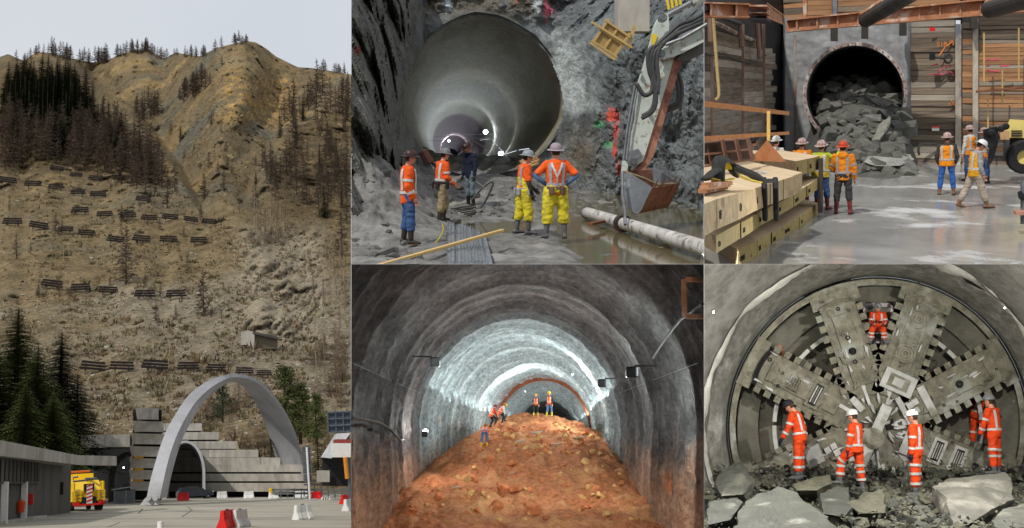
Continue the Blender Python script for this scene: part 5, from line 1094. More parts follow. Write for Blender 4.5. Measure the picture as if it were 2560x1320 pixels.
for k in range(150):
    for _ in range(30):
        u, d = rnd(882, 1290), rnd(17.2, 33); p = gndB(u, d); v = CV - p.z / p.y * F
        if u < 1000 + (v - 520) * .3 or (v < 560 and 1060 < u < 1290): break
    s_ = rnd(.06, .30) * (1 if rnd(0, 1) < .8 else 1.8)
    o = link('rubble_stone', random.choice(RKB), None, Matrix.Translation(p) @ Matrix.Rotation(rnd(0, 6), 4, 'Z') @ Matrix.Rotation(rnd(-.6, .6), 4, 'X') @ Matrix.Diagonal((s_ * rnd(.8, 1.4), s_, s_ * rnd(.6, 1), 1)))
    tag(o, 'grey rubble stone in the mud on the left of the shaft', 'stone', 'rubble stones in the shaft')
# ================================================================== place C: shored pit with the muck-filled tunnel eye
def wallC(u): return interp(u, [(1700, 27), (1760, 30), (1850, 37), (1915, 43), (1957, 44.5), (1962, 44), (2270, 42), (2600, 40)])
wetc = mat('wet_slab', srgb(172, 172, 169), srgb(142, 142, 139), scale=.55, rough=.14, bump=.10, bscale=2.5, dist=.02, c=srgb(190, 190, 188), cscale=.42, cthr=(.54, .64), rough2=.55, vary=0, spec=.6)
rows = [[PC.gd(u, d) + PC.up * .015 * fbm(PC.gd(u, d), .8, 3) for u in np.linspace(1735, 2620, 90)] for d in np.geomspace(16.8, 47, 60)]
o = link('pit_floor', grid_mesh('pit_floor', rows, wetc), kind='structure'); clip(o, PC, False, 'lb')
shot = mat('headwall_shotcrete', srgb(152, 154, 156), srgb(118, 120, 122), scale=.8, rough=.75, bump=.3, bscale=6, dist=.03, c=srgb(92, 93, 94), cscale=.6, cthr=(.54, .7), vary=0, stretch=(1, 1, .45))
def ringC(u, v): return math.hypot(u - 2138, v - 236) / 126
us = list(np.linspace(1957, 2276, 110)); vs0 = list(np.linspace(44, 425, 130)); rows = []
for v in vs0: rows.append([W(u, v, wallC(u) - .1 + .06 * fbm((u * .03, v * .03, 1), 1, 4) - .25 * sm(2240, 2262, u) * sm(2276, 2268, u)) for u in us])
link('headwall', grid_mesh('headwall', rows, shot, skip=lambda i, j: ringC(us[j] + 1.4, vs0[i] + 1.5) < .97), kind='structure')
# timber lagging, board by board
LG = [mat('lag_' + n_, srgb(*a), srgb(*b), scale=2.2, rough=.85, bump=.5, bscale=6, dist=.02, stretch=(.35, .35, 5), c=srgb(*c), cscale=.9, cthr=(.52, .7), vary=.28) for n_, a, b, c in
      (('grey', (136, 122, 106), (104, 92, 80), (84, 74, 64)), ('orange', (176, 134, 98), (144, 104, 72), (118, 90, 68)), ('dark', (96, 84, 72), (70, 60, 52), (52, 46, 40)), ('pale', (168, 160, 146), (136, 128, 116), (116, 102, 86)))]
def lagging(name, label, secs):
    t = empty(name, PC.M(PC.gd(secs[0][0], wallC(secs[0][0]))), label, 'wall', 'lagging walls of the pit'); inv = t.matrix_world.inverted()
    for (u0, u1, va, vb, pitch, pick) in secs:
        k = lambda u, v: (v - PC.vh) * wallC(u0) / wallC(u) + PC.vh if wallC(u0) != wallC(u1) else v     # boards stay level in space
        v = va
        while v < vb:
            h_ = pitch * rnd(.85, 1.15); e = rnd(-.05, .03); d0, d1 = wallC(u0) + e, wallC(u1) + e + rnd(-.02, .02); g_ = .7
            f = [W(u0, v + h_ - g_, d0), W(u1, k(u1, v + h_ - g_), d1), W(u1, k(u1, v), d1), W(u0, v, d0)]; kk = PC.fwd * .12
            place_world(MB().hexa([f[0], f[1], f[1] + kk, f[0] + kk, f[3], f[2], f[2] + kk, f[3] + kk]), 'plank', LG[pick(v)], t, inv); v += h_
    for (u0, u1, *_) in secs:
        if name == 'x': break
        u0 -= 4; u1 += 3; vv = 520 if _[1] > 100 else 50; f = [W(u0, vv, wallC(u0) + .2), W(u1, vv, wallC(u1) + .2), W(u1, -60, wallC(u1) + .2), W(u0, -60, wallC(u0) + .2)]
        place_world(MB().add([p + PC.fwd * .15 for p in f], [(0, 1, 2, 3)]), 'backing', black_steel, t, inv)
    return t
g_ = lambda *w: (lambda v: random.choices(range(4), w)[0])
lw = lagging('lagging_wall', 'left lagging wall of weathered grey boards behind the timber stack', [(1740, 1776, 68, 450, 22, g_(5, 0, 1, 5)), (1780, 1853, 74, 450, 19, g_(5, 0, 1, 5)), (1859, 1906, 100, 430, 16, g_(4, 0, 0, 6)), (1912, 1957, 120, 420, 14, g_(3, 0, 0, 6))])
for ch in lw.children: clip(ch, PC, True, 'l')
rw = lagging('lagging_wall', 'right lagging wall of stained boards between white piles', [(2276, 2387, 52, 418, 15, g_(5, 0, 1, 5)), (2406, 2431, 56, 418, 14, lambda v: 2 if v < 95 else random.choice((1, 1, 0))), (2448, 2640, 30, 430, 11, lambda v: random.choice((2, 2, 0)) if v < 82 else random.choices(range(4), (2, 7, 1, 1))[0])])
uw = lagging('lagging_wall', 'upper lagging wall of orange boards above the waling beam', [(1958, 2010, -20, 40, 14, g_(2, 4, 2, 0)), (2014, 2080, -20, 42, 13, g_(2, 5, 1, 0)), (2094, 2200, -20, 36, 12, g_(2, 5, 1, 1)), (2204, 2400, -20, 30, 12, g_(2, 5, 1, 1))])
def vpost(u, v0, v1, w, m, label, d=None, group='soldier piles of the pit', lean=0):
    d = d or wallC(u) - .12; o = slab(MB(), u - w / 2, v0, u + w / 2, v1, d, .2, P=PC).build('soldier_pile', m); return tag(o, label, 'pile', group)
pilew = mat('pile_white', srgb(188, 180, 166), srgb(142, 130, 116), scale=2.5, rough=.8, bump=.3, c=srgb(112, 116, 128), cscale=1.4, cthr=(.52, .62), stretch=(1, 1, .5)); piler = mat('pile_rust', srgb(150, 124, 108), srgb(106, 80, 66), scale=2, rough=.85, c=srgb(170, 164, 156), cscale=1.5, cthr=(.5, .62), stretch=(1, 1, .3))
for u, v0, v1, w, m, lb in ((2396, 60, 405, 15, pilew, 'left of the two white-splashed steel piles on the right wall'), (2439, 45, 408, 14, pilew, 'right of the two white-splashed steel piles on the right wall'), (2266, 64, 398, 9, shot, 'grey pile at the right side of the tunnel ring'), (1908, 60, 430, 8, piler, 'rusty pile at the far end of the left wall'), (1856, 60, 440, 7, piler, 'rusty pile in the middle of the left wall'), (1778, 50, 460, 8, piler, 'rusty pile nearest the left edge of the pit'),
                        (1988, 88, 400, 7, piler, 'thin pipe pile left of the tunnel ring'), (2012, -25, 44, 9, rust, 'rusty pile end left above the waling beam'), (2087, -25, 36, 12, steel, 'blue grey steel pile above the waling beam'), (2203, -25, 40, 10, rust, 'rusty pile above the waling beam beside the strut')): vpost(u, v0, v1, w, m, lb)
for u, v0, v1 in ((2460, 82, 208), (2547, 70, 200), (2506, 175, 262), (2470, 245, 330)): o = slab(MB(), u - 1.8, v0, u + 1.8, v1, 39.6, .06, P=PC).build('batten', timber); tag(o, f'thin upright batten nailed on the orange boards, top at {"upper left" if u == 2460 else "upper right" if u == 2547 else "middle" if u == 2506 else "lower left"}', 'batten', 'battens on the right wall')
o = MB().tube([W(2440, 229, 39.5), W(2562, 219, 39)], .05, 6).build('conduit', rust); tag(o, 'thin rusty conduit across the orange boards', 'conduit')
# tunnel eye
te = empty('tunnel_ring', PC.M(PC.gd(2138, 42)), 'bolted steel ring around the dark tunnel eye in the headwall', 'tunnel ring'); inv = te.matrix_world.inverted()
def circ(u, v, r, d, n=72, a0=0, a1=2 * math.pi): return [W(u + r * math.cos(lerp(a0, a1, j / n)), v - r * math.sin(lerp(a0, a1, j / n)), d) for j in range(n)]
def ringband(specs, name, m, par, inv, n=72, smooth=True):
    vs = []; k = len(specs)
    for (u, v, r, d) in specs: vs += circ(u, v, r, d, n)
    mb = MB().add(vs, [(i * n + j, i * n + (j + 1) % n, ((i + 1) % k) * n + (j + 1) % n, ((i + 1) % k) * n + j) for i in range(k) for j in range(n)]); return place_world(mb, name, m, par, inv, smooth=False)
flange_m = mat('flange', srgb(178, 164, 158), srgb(134, 112, 104), scale=3, rough=.7, c=srgb(200, 196, 192), cscale=2, cthr=(.5, .6))
ringband([(2138, 236, 131, 41.6), (2138, 236, 122, 41.6), (2138, 236, 122, 43), (2138, 236, 131, 43)], 'flange', flange_m, te, inv)
ringband([(2138, 236, 122, 41.9), (2138, 236, 118, 41.9), (2139, 236, 112, 46), (2138, 236, 119, 46)], 'steel_can', mat('can_dark', srgb(58, 60, 62), srgb(40, 41, 42), rough=.6), te, inv)
bolt_me = MB().lathe([(.001, -.06), (.022, -.06), (.022, 0), (.036, 0), (.036, .05), (.001, .05)], 8).mesh('bolt', flange_m)
for k in range(44):
    a = 2 * math.pi * k / 44; p = inv @ W(2138 + 127 * math.cos(a), 236 - 127 * math.sin(a), 41.6); link('bolt', bolt_me, te, Matrix.Translation(p) @ Matrix.Rotation(R(90), 4, 'X'))
tun_d = mat('tunnel_wall_dark', srgb(74, 76, 76), srgb(46, 48, 48), scale=1, rough=.9, bump=.4, vary=0); rows = []
for i in range(40):
    d = 45.6 + 24 * (i / 39) ** 1.3; k = 46 / d; r = 113 * k * (1 + .02 * math.sin(i * 1.9)); k = 42.5 / d; cu, cv = lerp(2130, 2138.5, k), lerp(226, 236, k)
    rows.append([W(cu + r * math.cos(w), cv - r * math.sin(w), d) for w in [2 * math.pi * j / 60 for j in range(61)]])
link('tunnel_bore', grid_mesh('tunnel_bore', rows, tun_d), kind='structure')
MB().add(circ(2130, 226, 80, 69.5, 40), [tuple(range(40))]).build('tunnel_face', tun_d, kind='structure')
# muck heap
muck = mat('muck', srgb(102, 102, 97), srgb(70, 70, 66), scale=2.5, rough=.85, bump=.7, bscale=9, dist=.05); muck_r = mat('muck_rock', srgb(118, 118, 111), srgb(78, 78, 73), scale=2, rough=.8, bump=.5, bscale=9, dist=.03, vary=.22)
def heapC(u, d):
    v = interp(d, [(31, 484), (34.2, 452), (35.6, 428), (36.8, 408), (38, 380), (39, 350), (40, 318), (41, 286), (42, 256), (43, 230), (44, 211), (46, 197), (50, 188), (66, 182)])
    uc = interp(d, [(34, 2215), (37, 2190), (40, 2160), (46, 2140), (60, 2134)]); hw = interp(d, [(33, 60), (36, 100), (40, 118), (46, 108), (64, 70)])
    x = (u - uc) / hw; return W(u, v + 26 * x * x + 260 * max(0, abs(x) - .82), d) + PC.up * .12 * fbm(W(u, v, d), 1.3, 4)
rows = [[heapC(u, d) for u in np.linspace(2010, 2300, 60)] for d in np.geomspace(31, 66, 70)]
link('muck_heap', grid_mesh('muck_heap', rows, muck), kind='stuff')
tag(bpy.data.objects['muck_heap'], 'dark heap of excavated muck spilling from the tunnel ring', 'muck')
RKC = [rock_mesh(14, 1.15, .95, .75, muck_r) for k in range(9)]
for k in range(290):
    d = 35.8 * (46 / 35.8) ** rnd(0, 1); uc = interp(d, [(34, 2205), (37, 2180), (40, 2155), (46, 2140), (60, 2134)]); u = uc + rnd(-1, 1) * interp(d, [(34, 70), (37, 95), (42, 108), (46, 98), (60, 66)])
    p = heapC(u, d); s_ = rnd(.22, .62) * (1.25 if d < 44 else .9) * (1.5 if rnd(0, 1) < .12 else 1)
    o = link('muck_rock', random.choice(RKC), None, Matrix.Translation(p) @ Matrix.Rotation(rnd(0, 6), 4, 'Z') @ Matrix.Rotation(rnd(-.9, .9), 4, 'X') @ Matrix.Diagonal((s_, s_, s_ * rnd(.7, 1.1), 1))); tag(o, 'dark angular rock in the heap filling the tunnel ring', 'rock', 'rocks of the muck heap')
pale_r = mat('pale_slab', srgb(178, 178, 172), srgb(128, 128, 122), scale=2, rough=.8, bump=.5, bscale=7, dist=.03)
o = MB().hull([W(2160, 404, 36), W(2176, 391, 37.5), W(2230, 384, 38.5), W(2276, 386, 38.5), W(2286, 400, 37), W(2250, 414, 35.8), W(2190, 416, 35.6), W(2170, 398, 36), W(2240, 398, 36), W(2272, 402, 36.6)]).build('flat_rock', pale_r); roughen(o, .09, 1.2); tag(o, 'large flat pale rock lying in front of the muck heap', 'rock')
o = MB().hull([W(2178, 356, 38.5), W(2196, 352, 38.2), W(2222, 318, 39.2), W(2231, 292, 40), W(2222, 288, 40.2), W(2200, 312, 39.8), W(2184, 338, 39.2), W(2200, 350, 39), W(2226, 310, 40.4)]).build('leaning_rock', mat('leaning_rock', srgb(142, 142, 132), srgb(104, 104, 96), scale=2, rough=.8, bump=.5)); roughen(o, .07, 1.5); tag(o, 'pale slanted slab of rock leaning on the muck heap', 'rock')
# waling beams and struts
def wale(name, pts, d0, d1, label, hpx, m=rust, P=PC):
    (u0, v0), (u1, v1) = pts; t = empty(name, P.M(W((u0 + u1) / 2, (v0 + v1) / 2, (d0 + d1) / 2)), label, 'beam', 'steel beams of the pit'); inv = t.matrix_world.inverted()
    h0, h1 = hpx
    def q(a0, b0, a1, b1, e0, e1, th): f = [W(u0, v0 + b0, d0 + e0), W(u1, v1 + b1, d1 + e0), W(u1, v1 + a1, d1 + e0), W(u0, v0 + a0, d0 + e0)]; kk = P.fwd * th; return MB().hexa([f[0], f[1], f[1] + kk, f[0] + kk, f[3], f[2], f[2] + kk, f[3] + kk])
    place_world(q(0, h0, 0, h1, .25, 0, .05), 'web', m, t, inv)
    place_world(q(0, 3.5, 0, 4, 0, 0, .55), 'top_flange', m, t, inv); place_world(q(h0 - 3.5, h0, h1 - 4, h1, 0, 0, .55), 'bottom_flange', m, t, inv)
    n = max(2, int(abs(u1 - u0) / 50))
    for i in range(n):
        s_ = (i + .5) / n; u = lerp(u0, u1, s_); v = lerp(v0, v1, s_); h_ = lerp(h0, h1, s_); d = lerp(d0, d1, s_)
        place_world(slab(MB(), u - 2, v + 4, u + 2.5, v + h_ - 4, d + .05, .2, P=P), 'stiffener', mat('stiffener', srgb(190, 150, 124), srgb(150, 110, 86), rough=.8), t, inv)
    return t
w1 = wale('waling_beam', ((1966, 48), (2580, -16)), 41, 36, 'long rusty waling beam across the top of the headwall', (32, 44))
for i, (u, v) in enumerate(((2085, 76), (2162, 70), (2258, 62), (2436, 45))): o = slab(MB(), u - 9, v - 6, u + 9, v + 26, 41.5 - i * .4, .5, P=PC).build('bracket', mat('dark_bracket', srgb(64, 60, 56), rough=.7)); tag(o, f'{ORD[i]} dark bracket from the left under the waling beam', 'bracket', 'brackets under the waling beam')
o = slab(MB(), 1950, 66, 2560, 84, 41.9, .3, 38.3, P=PC); 
w2 = wale('waling_beam', ((1745, 4), (1873, 8)), 27, 28, 'rusty waling beam at the upper left corner of the pit', (38, 36)); [clip(c, PC, True, 'l') for c in w2.children]
w3 = wale('waling_beam', ((1917, 6), (1956, 34)), 29, 38, 'short rusty beam end beside the dark box opening', (38, 26))
bx = empty('corner_box', PC.M(W(1895, 30, 28.5)), 'dark open steel box between two beam ends at upper left', 'steel box'); inv = bx.matrix_world.inverted()
place_world(slab(MB(), 1873, 13, 1917, 48, 29.4, .1, P=PC), 'back', black_steel, bx, inv); place_world(slab(MB(), 1872, 12, 1917, 16, 28, 1.4, P=PC), 'top_plate', rust, bx, inv); place_world(slab(MB(), 1872, 30, 1916, 33, 28.2, 1.2, P=PC), 'middle_plate', rust, bx, inv); place_world(slab(MB(), 1872, 45, 1917, 50, 28, 1.4, P=PC), 'bottom_plate', black_steel, bx, inv)
for k, (a, b, r_) in enumerate((((2165, 50), (2285, -22), .34), ((2476, 22), (2600, -14), .40))):
    t = empty('pipe_strut', PC.M(W(*a, 38)), ['dark round strut rising from the middle of the waling beam', 'dark round strut at the upper right corner'][k], 'strut', 'struts of the pit'); inv = t.matrix_world.inverted()
    place_world(MB().tube([W(*a, 38.5 - k * 2), W(*b, 30)], r_ * .8, 18), 'pipe', mat('strut_dark', srgb(72, 70, 66), srgb(46, 44, 42), rough=.6, scale=1), t, inv); place_world(MB().tube([W(a[0] - 6, a[1] - 12, 38.4 - k * 2), W(b[0] - 6, b[1] - 14, 30)], .16, 6), 'top_flange', rust, t, inv)
    place_world(slab(MB(), a[0] - 12, a[1] - 22, a[0] + 6, a[1] + 8, 38.6 - k * 2, .4, P=PC), 'end_plate', rust, t, inv)
for k, pts in enumerate((((1758, 47, 29), (1800, 62, 31), (1850, 88, 36), (1892, 104, 40)), ((1758, 20, 27), (1800, 42, 29), (1850, 60, 33)), ((1776, 30, 29), (1778, 105, 29)), ((1852, 62, 35), (1854, 118, 35)), ((1893, 60, 39), (1899, 145, 39)))):
    o = MB().tube([W(*p) for p in pts], .07 if k < 2 else .09, 8).build('rail_pipe', piler if k != 1 else black_steel); tag(o, ['long slanting rail pipe at the upper left', 'dark slanting bar under the upper left beam', 'left upright of the old rail', 'middle upright of the old rail', 'right upright of the old rail'][k], 'rail', 'old rails upper left')
    if k < 2: clip(o, PC, True, 'l')
ropem = mat('rope', srgb(206, 186, 130), srgb(170, 148, 96), scale=20, rough=.9)
o = MB().tube([W(p.x, p.y, 28.6) for p in dense(((1782, 34), (1790, 45), (1786, 38), (1784, 50), (1788, 110), (1793, 180), (1797, 236), (1788, 250)), 4)], .045, 7).build('rope', ropem); tag(o, 'pale rope hanging down the left wall from the rail', 'rope')
o = MB().tube([W(p.x, p.y, lerp(30, 42, (p.x - 1765) / 150)) for p in dense(((1765, 134), (1800, 140), (1822, 142), (1850, 152), (1880, 156), (1900, 146), (1916, 138)), 4)], .03, 6).build('cable', hose_m); tag(o, 'thin cable sagging along the left lagging wall', 'cable')
# fixtures and spray paint on the right wall
o = slab(MB(), 2324, 132, 2338, 150, 40.8, .25, P=PC).build('wall_lamp', black_steel); tag(o, 'black flood lamp box on the boards right of the ring', 'lamp')
mb = MB()
for k in range(3): mb.tube([W(2370 + (10 - k) * math.cos(w), 146 - (12 - k) * math.sin(w), 40.9 - .03 * k) for w in [6.2832 * j / 20 for j in range(21)]], .035, 6, cap=False)
tag(mb.build('cable_coil', hose_m), 'coil of grey cable hung beside the flood lamp', 'cable'); o = MB().tube([W(2338, 143, 41), W(2362, 147, 41)], .03, 6).build('lamp_cable', hose_m); tag(o, 'short cable from the flood lamp to the coil', 'cable')
for (u0, v0, u1, v1, m, lb) in ((2324, 68, 2338, 78, red_paint, 'small red notice high on the boards'), (2330, 315, 2348, 327, white_paint, 'small white and red notice low on the boards')):
    s_ = empty('notice', PC.M(W(u0, v0, 41.3)), lb, 'sign'); inv = s_.matrix_world.inverted(); place_world(slab(MB(), u0, v0, u1, v1, 41.3, .03, P=PC), 'plate', m, s_, inv)
    if m is white_paint: place_world(slab(MB(), u0, v0, u1, v0 + 4, 41.27, .02, P=PC), 'red_header', red_paint, s_, inv)
def text(body, loc, size, m, P, label, rz=0, tilt=0, parent=None, cat='lettering', ex_=.004, face=None):
    cu = bpy.data.curves.new('lettering', 'FONT'); cu.body = body; cu.size = size; cu.extrude = ex_; cu.offset = .008 * size
    o = bpy.data.objects.new('lettering', cu); col.objects.link(o); dg = bpy.context.evaluated_depsgraph_get(); me = bpy.data.meshes.new_from_object(o.evaluated_get(dg)); bpy.data.objects.remove(o)
    me.materials.clear(); me.materials.append(m); mw = face if face is not None else P.M(loc, rz) @ Matrix.Rotation(R(90), 4, 'X') @ Matrix.Rotation(R(tilt), 4, 'Z')
    o = link('lettering', me, None, mw)
    if parent is not None: o.parent = parent; o.matrix_basis = parent.matrix_world.inverted() @ mw
    else: tag(o, label, cat)
    return o
sp_o = mat('spray_orange', srgb(232, 140, 70), rough=.8); sp_p = mat('spray_pink', srgb(222, 92, 120), rough=.8)
text('518', W(2341, 117, 41.2), .26, sp_o, PC, 'orange sprayed number 518 high on the right boards', parent=rw)
for pts, m in (([(2366, 116), (2382, 104)], sp_o), ([(2374, 104), (2383, 103), (2383, 113)], sp_o), ([(2348, 140), (2364, 116)], sp_o), ([(2330, 164), (2345, 160)], sp_p), ([(2325, 186), (2360, 186)], sp_p), ([(2346, 180), (2356, 172)], sp_p), ([(2374, 178), (2386, 188)], sp_p), ([(2378, 166), (2370, 162)], sp_p), ([(2376, 250), (2385, 262), (2372, 260)], sp_o), ([(2462, 150), (2500, 149)], sp_p), ([(2465, 166), (2474, 164)], sp_p), ([(2500, 166), (2522, 164), (2522, 160)], sp_p), ([(2464, 176), (2500, 180)], sp_p)):
    o = MB().tube([W(u, v, 41.22 if u < 2400 else 40.3 - (u - 2440) * .004) for u, v in pts], .03, 6).build('spray_mark', m); o.parent = rw; o.matrix_basis = rw.matrix_world.inverted()
text('08', W(2356, 172, 41.2), .17, sp_p, PC, '', parent=rw); text('0%', W(2360, 184, 41.2), .17, sp_p, PC, '', parent=rw)
# timber stack in the left foreground
tim_e = mat('timber_end', srgb(206, 184, 142), srgb(170, 146, 106), scale=5, rough=.8, bump=.3, c=srgb(150, 120, 84), cscale=3, cthr=(.55, .7)); tim_y = mat('timber_yellow', srgb(178, 158, 98), srgb(138, 120, 72), scale=4, rough=.75, bump=.3, c=srgb(60, 50, 36), cscale=4, cthr=(.6, .7)); blk_ink = mat('black_ink', srgb(48, 42, 30), rough=.8)
tim_s = mat('timber_side', srgb(150, 130, 100), srgb(104, 88, 66), scale=3, rough=.8, bump=.3, stretch=(.5, 6, 6)); tim_t = mat('timber_top', srgb(222, 200, 166), srgb(196, 172, 138), scale=2.5, rough=.8, bump=.25, stretch=(.6, 5, 5))  # top faces painted lighter than the sides, as if lit from above
AX = (W(1690, 462, 19.6) - W(1843, 483, 15)).normalized(); AX = (AX - PC.up * AX.dot(PC.up)).normalized()
def timber_row(us_, tops, hs, ds, length, m_end, label, words=None, gap=.8):
    for i in range(len(us_) - 1):
        a = [W(us_[i] + gap * .5, tops[i] + hs[i], ds[i]), W(us_[i + 1] - gap * .5, tops[i + 1] + hs[i + 1], ds[i + 1]), W(us_[i + 1] - gap * .5, tops[i + 1], ds[i + 1]), W(us_[i] + gap * .5, tops[i], ds[i])]
        j = AX * rnd(-.05, .05); a = [p + j for p in a]; b = [p + AX * length for p in a]
        mb = MB(); mb.add(a + b, [(0, 1, 2, 3)], 0); mb.add(a + b, [(3, 2, 6, 7)], 2); mb.add(a + b, [(0, 4, 5, 1), (1, 5, 6, 2), (0, 3, 7, 4), (4, 7, 6, 5)], 1)
        o = mb.build('timber_beam', [m_end, tim_s, tim_t]); tag(o, f'{ORD[i]} squared timber from the near end in the {label}', 'timber', 'squared timbers of the stack'); clip(o, PC, True, 'lb')
        if words and words[i % len(words)]:
            x = (a[1] - a[0]); z = (a[3] - a[0]); xx = x.normalized(); zz = (z - xx * z.dot(xx)).normalized(); Mx = Matrix((xx, zz, xx.cross(zz))).transposed().to_4x4(); Mx.translation = a[0] + x * .08 + z * .3 + xx.cross(zz) * .008
            t_ = text(words[i % len(words)], None, z.length * .42, blk_ink, PC, '', parent=o, face=Mx); clip(t_, PC, False, 'lb')
timber_row([1725, 1760, 1791, 1843, 1888, 1925, 1957, 1983, 2007], [524, 509, 497, 483, 470, 458, 448, 440, 431], [88, 80, 75, 67, 57, 53, 50, 47, 45], [11.8, 12.6, 13.3, 15, 17.6, 18.9, 20, 20.6, 21], 7, tim_e, 'upper tier of the stack', [None, None, 'UF', 'CO', 'S', None, None, None])
timber_row([1790, 1852, 1895, 1943, 1985, 2017, 2047], [590, 556, 533, 509, 488, 464, 444], [44, 40, 36, 33, 30, 28, 26], [14.5, 16.5, 18.5, 20.5, 22, 23.4, 24.6], 7, tim_y, 'middle yellow tier of the stack', ['CO', 'LUM', 'BER', 'REN', 'LUMBER', 'REM'])
timber_row([1846, 1895, 1930, 1960, 2000, 2046], [626, 602, 582, 566, 543, 508], [46, 40, 34, 29, 28, 27], [18, 19, 20.4, 21.5, 22.7, 25.2], 8, tim_y, 'bottom yellow tier on the pit floor', ['MAN', 'THE', 'LUM', 'BERMAN', 'CO'])
timber_row([1990, 2021, 2050], [403, 397, 390], [38, 36, 33], [23, 23.8, 24.8], 7, tim_y, 'short far tier beside the steel post', ['M', 'TEL'])
o = slab(MB(), 2046, 398, 2056, 532, 24.4, .5, P=PC).build('steel_post', mat('dark_post', srgb(74, 64, 58), srgb(50, 44, 40), rough=.7)); tag(o, 'dark flat steel post at the end of the timber stack', 'post')
for k, (a, b, w) in enumerate((((1740, 250, 22), (1973, 279, 31), 15), ((1740, 342, 22), (1973, 329, 31), 12))):
    f = [W(a[0], a[1] + w, a[2]), W(b[0], b[1] + w * .62, b[2]), W(b[0], b[1], b[2]), W(a[0], a[1], a[2])]; kk = PC.fwd * .06; o = MB().hexa([f[0], f[1], f[1] + kk, f[0] + kk, f[3], f[2], f[2] + kk, f[3] + kk]).build('guard_board', mat('orange_board', srgb(206, 146, 92), srgb(176, 116, 68), scale=2, rough=.8, bump=.2, stretch=(.5, 4, 4))); tag(o, ['upper orange guard board at the left', 'lower orange guard board at the left'][k], 'board', 'guard boards'); clip(o, PC, True, 'l')
o = slab(MB(), 1917, 278, 1925, 352, 27.4, .1, P=PC).build('guard_post', mat('orange_board2', srgb(228, 190, 110), rough=.8)); tag(o, 'yellow guard post rising from the triangular plate', 'post')
tp = MB().hull([W(1871, 402, 23), W(1966, 405, 23.4), W(1918, 350, 23.2), W(1871, 402, 23.06), W(1966, 405, 23.46), W(1918, 350, 23.26)]).build('gusset_plate', mat('gusset', srgb(214, 150, 104), srgb(184, 116, 72), scale=2, rough=.75)); tag(tp, 'orange triangular steel gusset plate on the timber stack', 'steel plate')
shf = empty('steel_tray', PC.M(W(1815, 400, 21)), 'brown steel compartment tray with two rows on the stack', 'steel tray'); inv = shf.matrix_world.inverted(); bst = mat('tray_steel', srgb(150, 110, 86), srgb(108, 74, 56), scale=2, rough=.7)
for (a, b, h_) in (((1745, 357), (1868, 346), 3), ((1745, 388), (1880, 372), 3), ((1745, 417), (1880, 398), 4)):
    f = [W(a[0], a[1] + h_, 20), W(b[0], b[1] + h_, 22.5), W(b[0], b[1], 22.5), W(a[0], a[1], 20)]; kk = PC.fwd * .5; clip(place_world(MB().hexa([f[0], f[1], f[1] + kk, f[0] + kk, f[3], f[2], f[2] + kk, f[3] + kk]), 'shelf', bst, shf, inv), PC, True, 'l')
for u, v0, v1, dv in ((1764, 354, 412, 12), (1802, 350, 406, 12), (1836, 348, 402, 12), (1866, 346, 398, 12)): f = [W(u - 1.5 + dv, v1, 21), W(u + 1.5 + dv, v1, 21), W(u + 1.5, v0, 21), W(u - 1.5, v0, 21)]; kk = PC.fwd * .5; place_world(MB().hexa([f[0], f[1], f[1] + kk, f[0] + kk, f[3], f[2], f[2] + kk, f[3] + kk]), 'divider', bst, shf, inv)
f = [W(1745, 418, 20.6), W(1880, 400, 23), W(1868, 348, 23), W(1745, 358, 20.6)]; clip(place_world(MB().add(f, [(0, 1, 2, 3)]), 'back_plate', mat('tray_back', srgb(96, 72, 58), rough=.8), shf, inv), PC, False, 'l')
# slings on the timbers
sl = empty('lifting_sling', PC.M(W(1830, 440, 15)), 'black and yellow lifting slings tangled on top of the timbers', 'sling'); inv = sl.matrix_world.inverted(); ylw = paint('label_yellow', srgb(226, 196, 40)); web = mat('webbing', srgb(58, 58, 56), srgb(36, 36, 35), scale=14, rough=.9)
for pts, w, m, nm in (([(1795, 458), (1796, 420), (1800, 402), (1812, 397), (1822, 404), (1826, 420), (1836, 436)], .10, web, 'loop'), ([(1822, 412), (1850, 424), (1880, 436), (1905, 452), (1925, 452)], .11, web, 'strap'), ([(1764, 448), (1778, 434), (1792, 424)], .08, web, 'strap'), ([(1806, 402), (1820, 408), (1822, 424)], .05, ylw, 'yellow_edge'), ([(1840, 434), (1870, 448), (1900, 456)], .05, ylw, 'yellow_edge'), ([(1775, 446), (1800, 452), (1830, 448)], .05, ylw, 'yellow_edge')):
    place_world(MB().tube([W(p.x, p.y, lerp(14.2, 17, (p.x - 1760) / 160)) for p in dense(pts, 4)], [(w, w * .35)] * (len(dense(pts, 4))), 8), nm, m, sl, inv, smooth=True)
for u in (1910, 1938): o = MB().tube([W(u, 446, 18.2), W(u + 1, 470, 18.1), W(u + 2, 520, 18.3), W(u + 3, 548, 18.8)], .05, 6).build('chain', black_steel); tag(o, ['left dark chain hanging over the timber ends', 'right dark chain hanging over the timber ends'][u == 1938], 'chain', 'chains on the timbers')
o = MB().hull([W(1885 + rnd(0, 40), 424 + rnd(0, 14), 19 + rnd(0, .3)) for k in range(10)]).build('rag', C_white); tag(o, 'white rag lying among the slings on the timbers', 'rag')
for k in range(3): beam(W(1764 - k * 4, 462 + k * 8, 13.6), W(1822 - k * 6, 458 + k * 5, 15.5), .12, .06, 'board_scrap', [rust, mat('cardboard', srgb(188, 140, 104), rough=.9), rust][k], f'{ORD[k]} brown scrap board from the top at the left edge of the timbers', 'board', 'scrap boards')
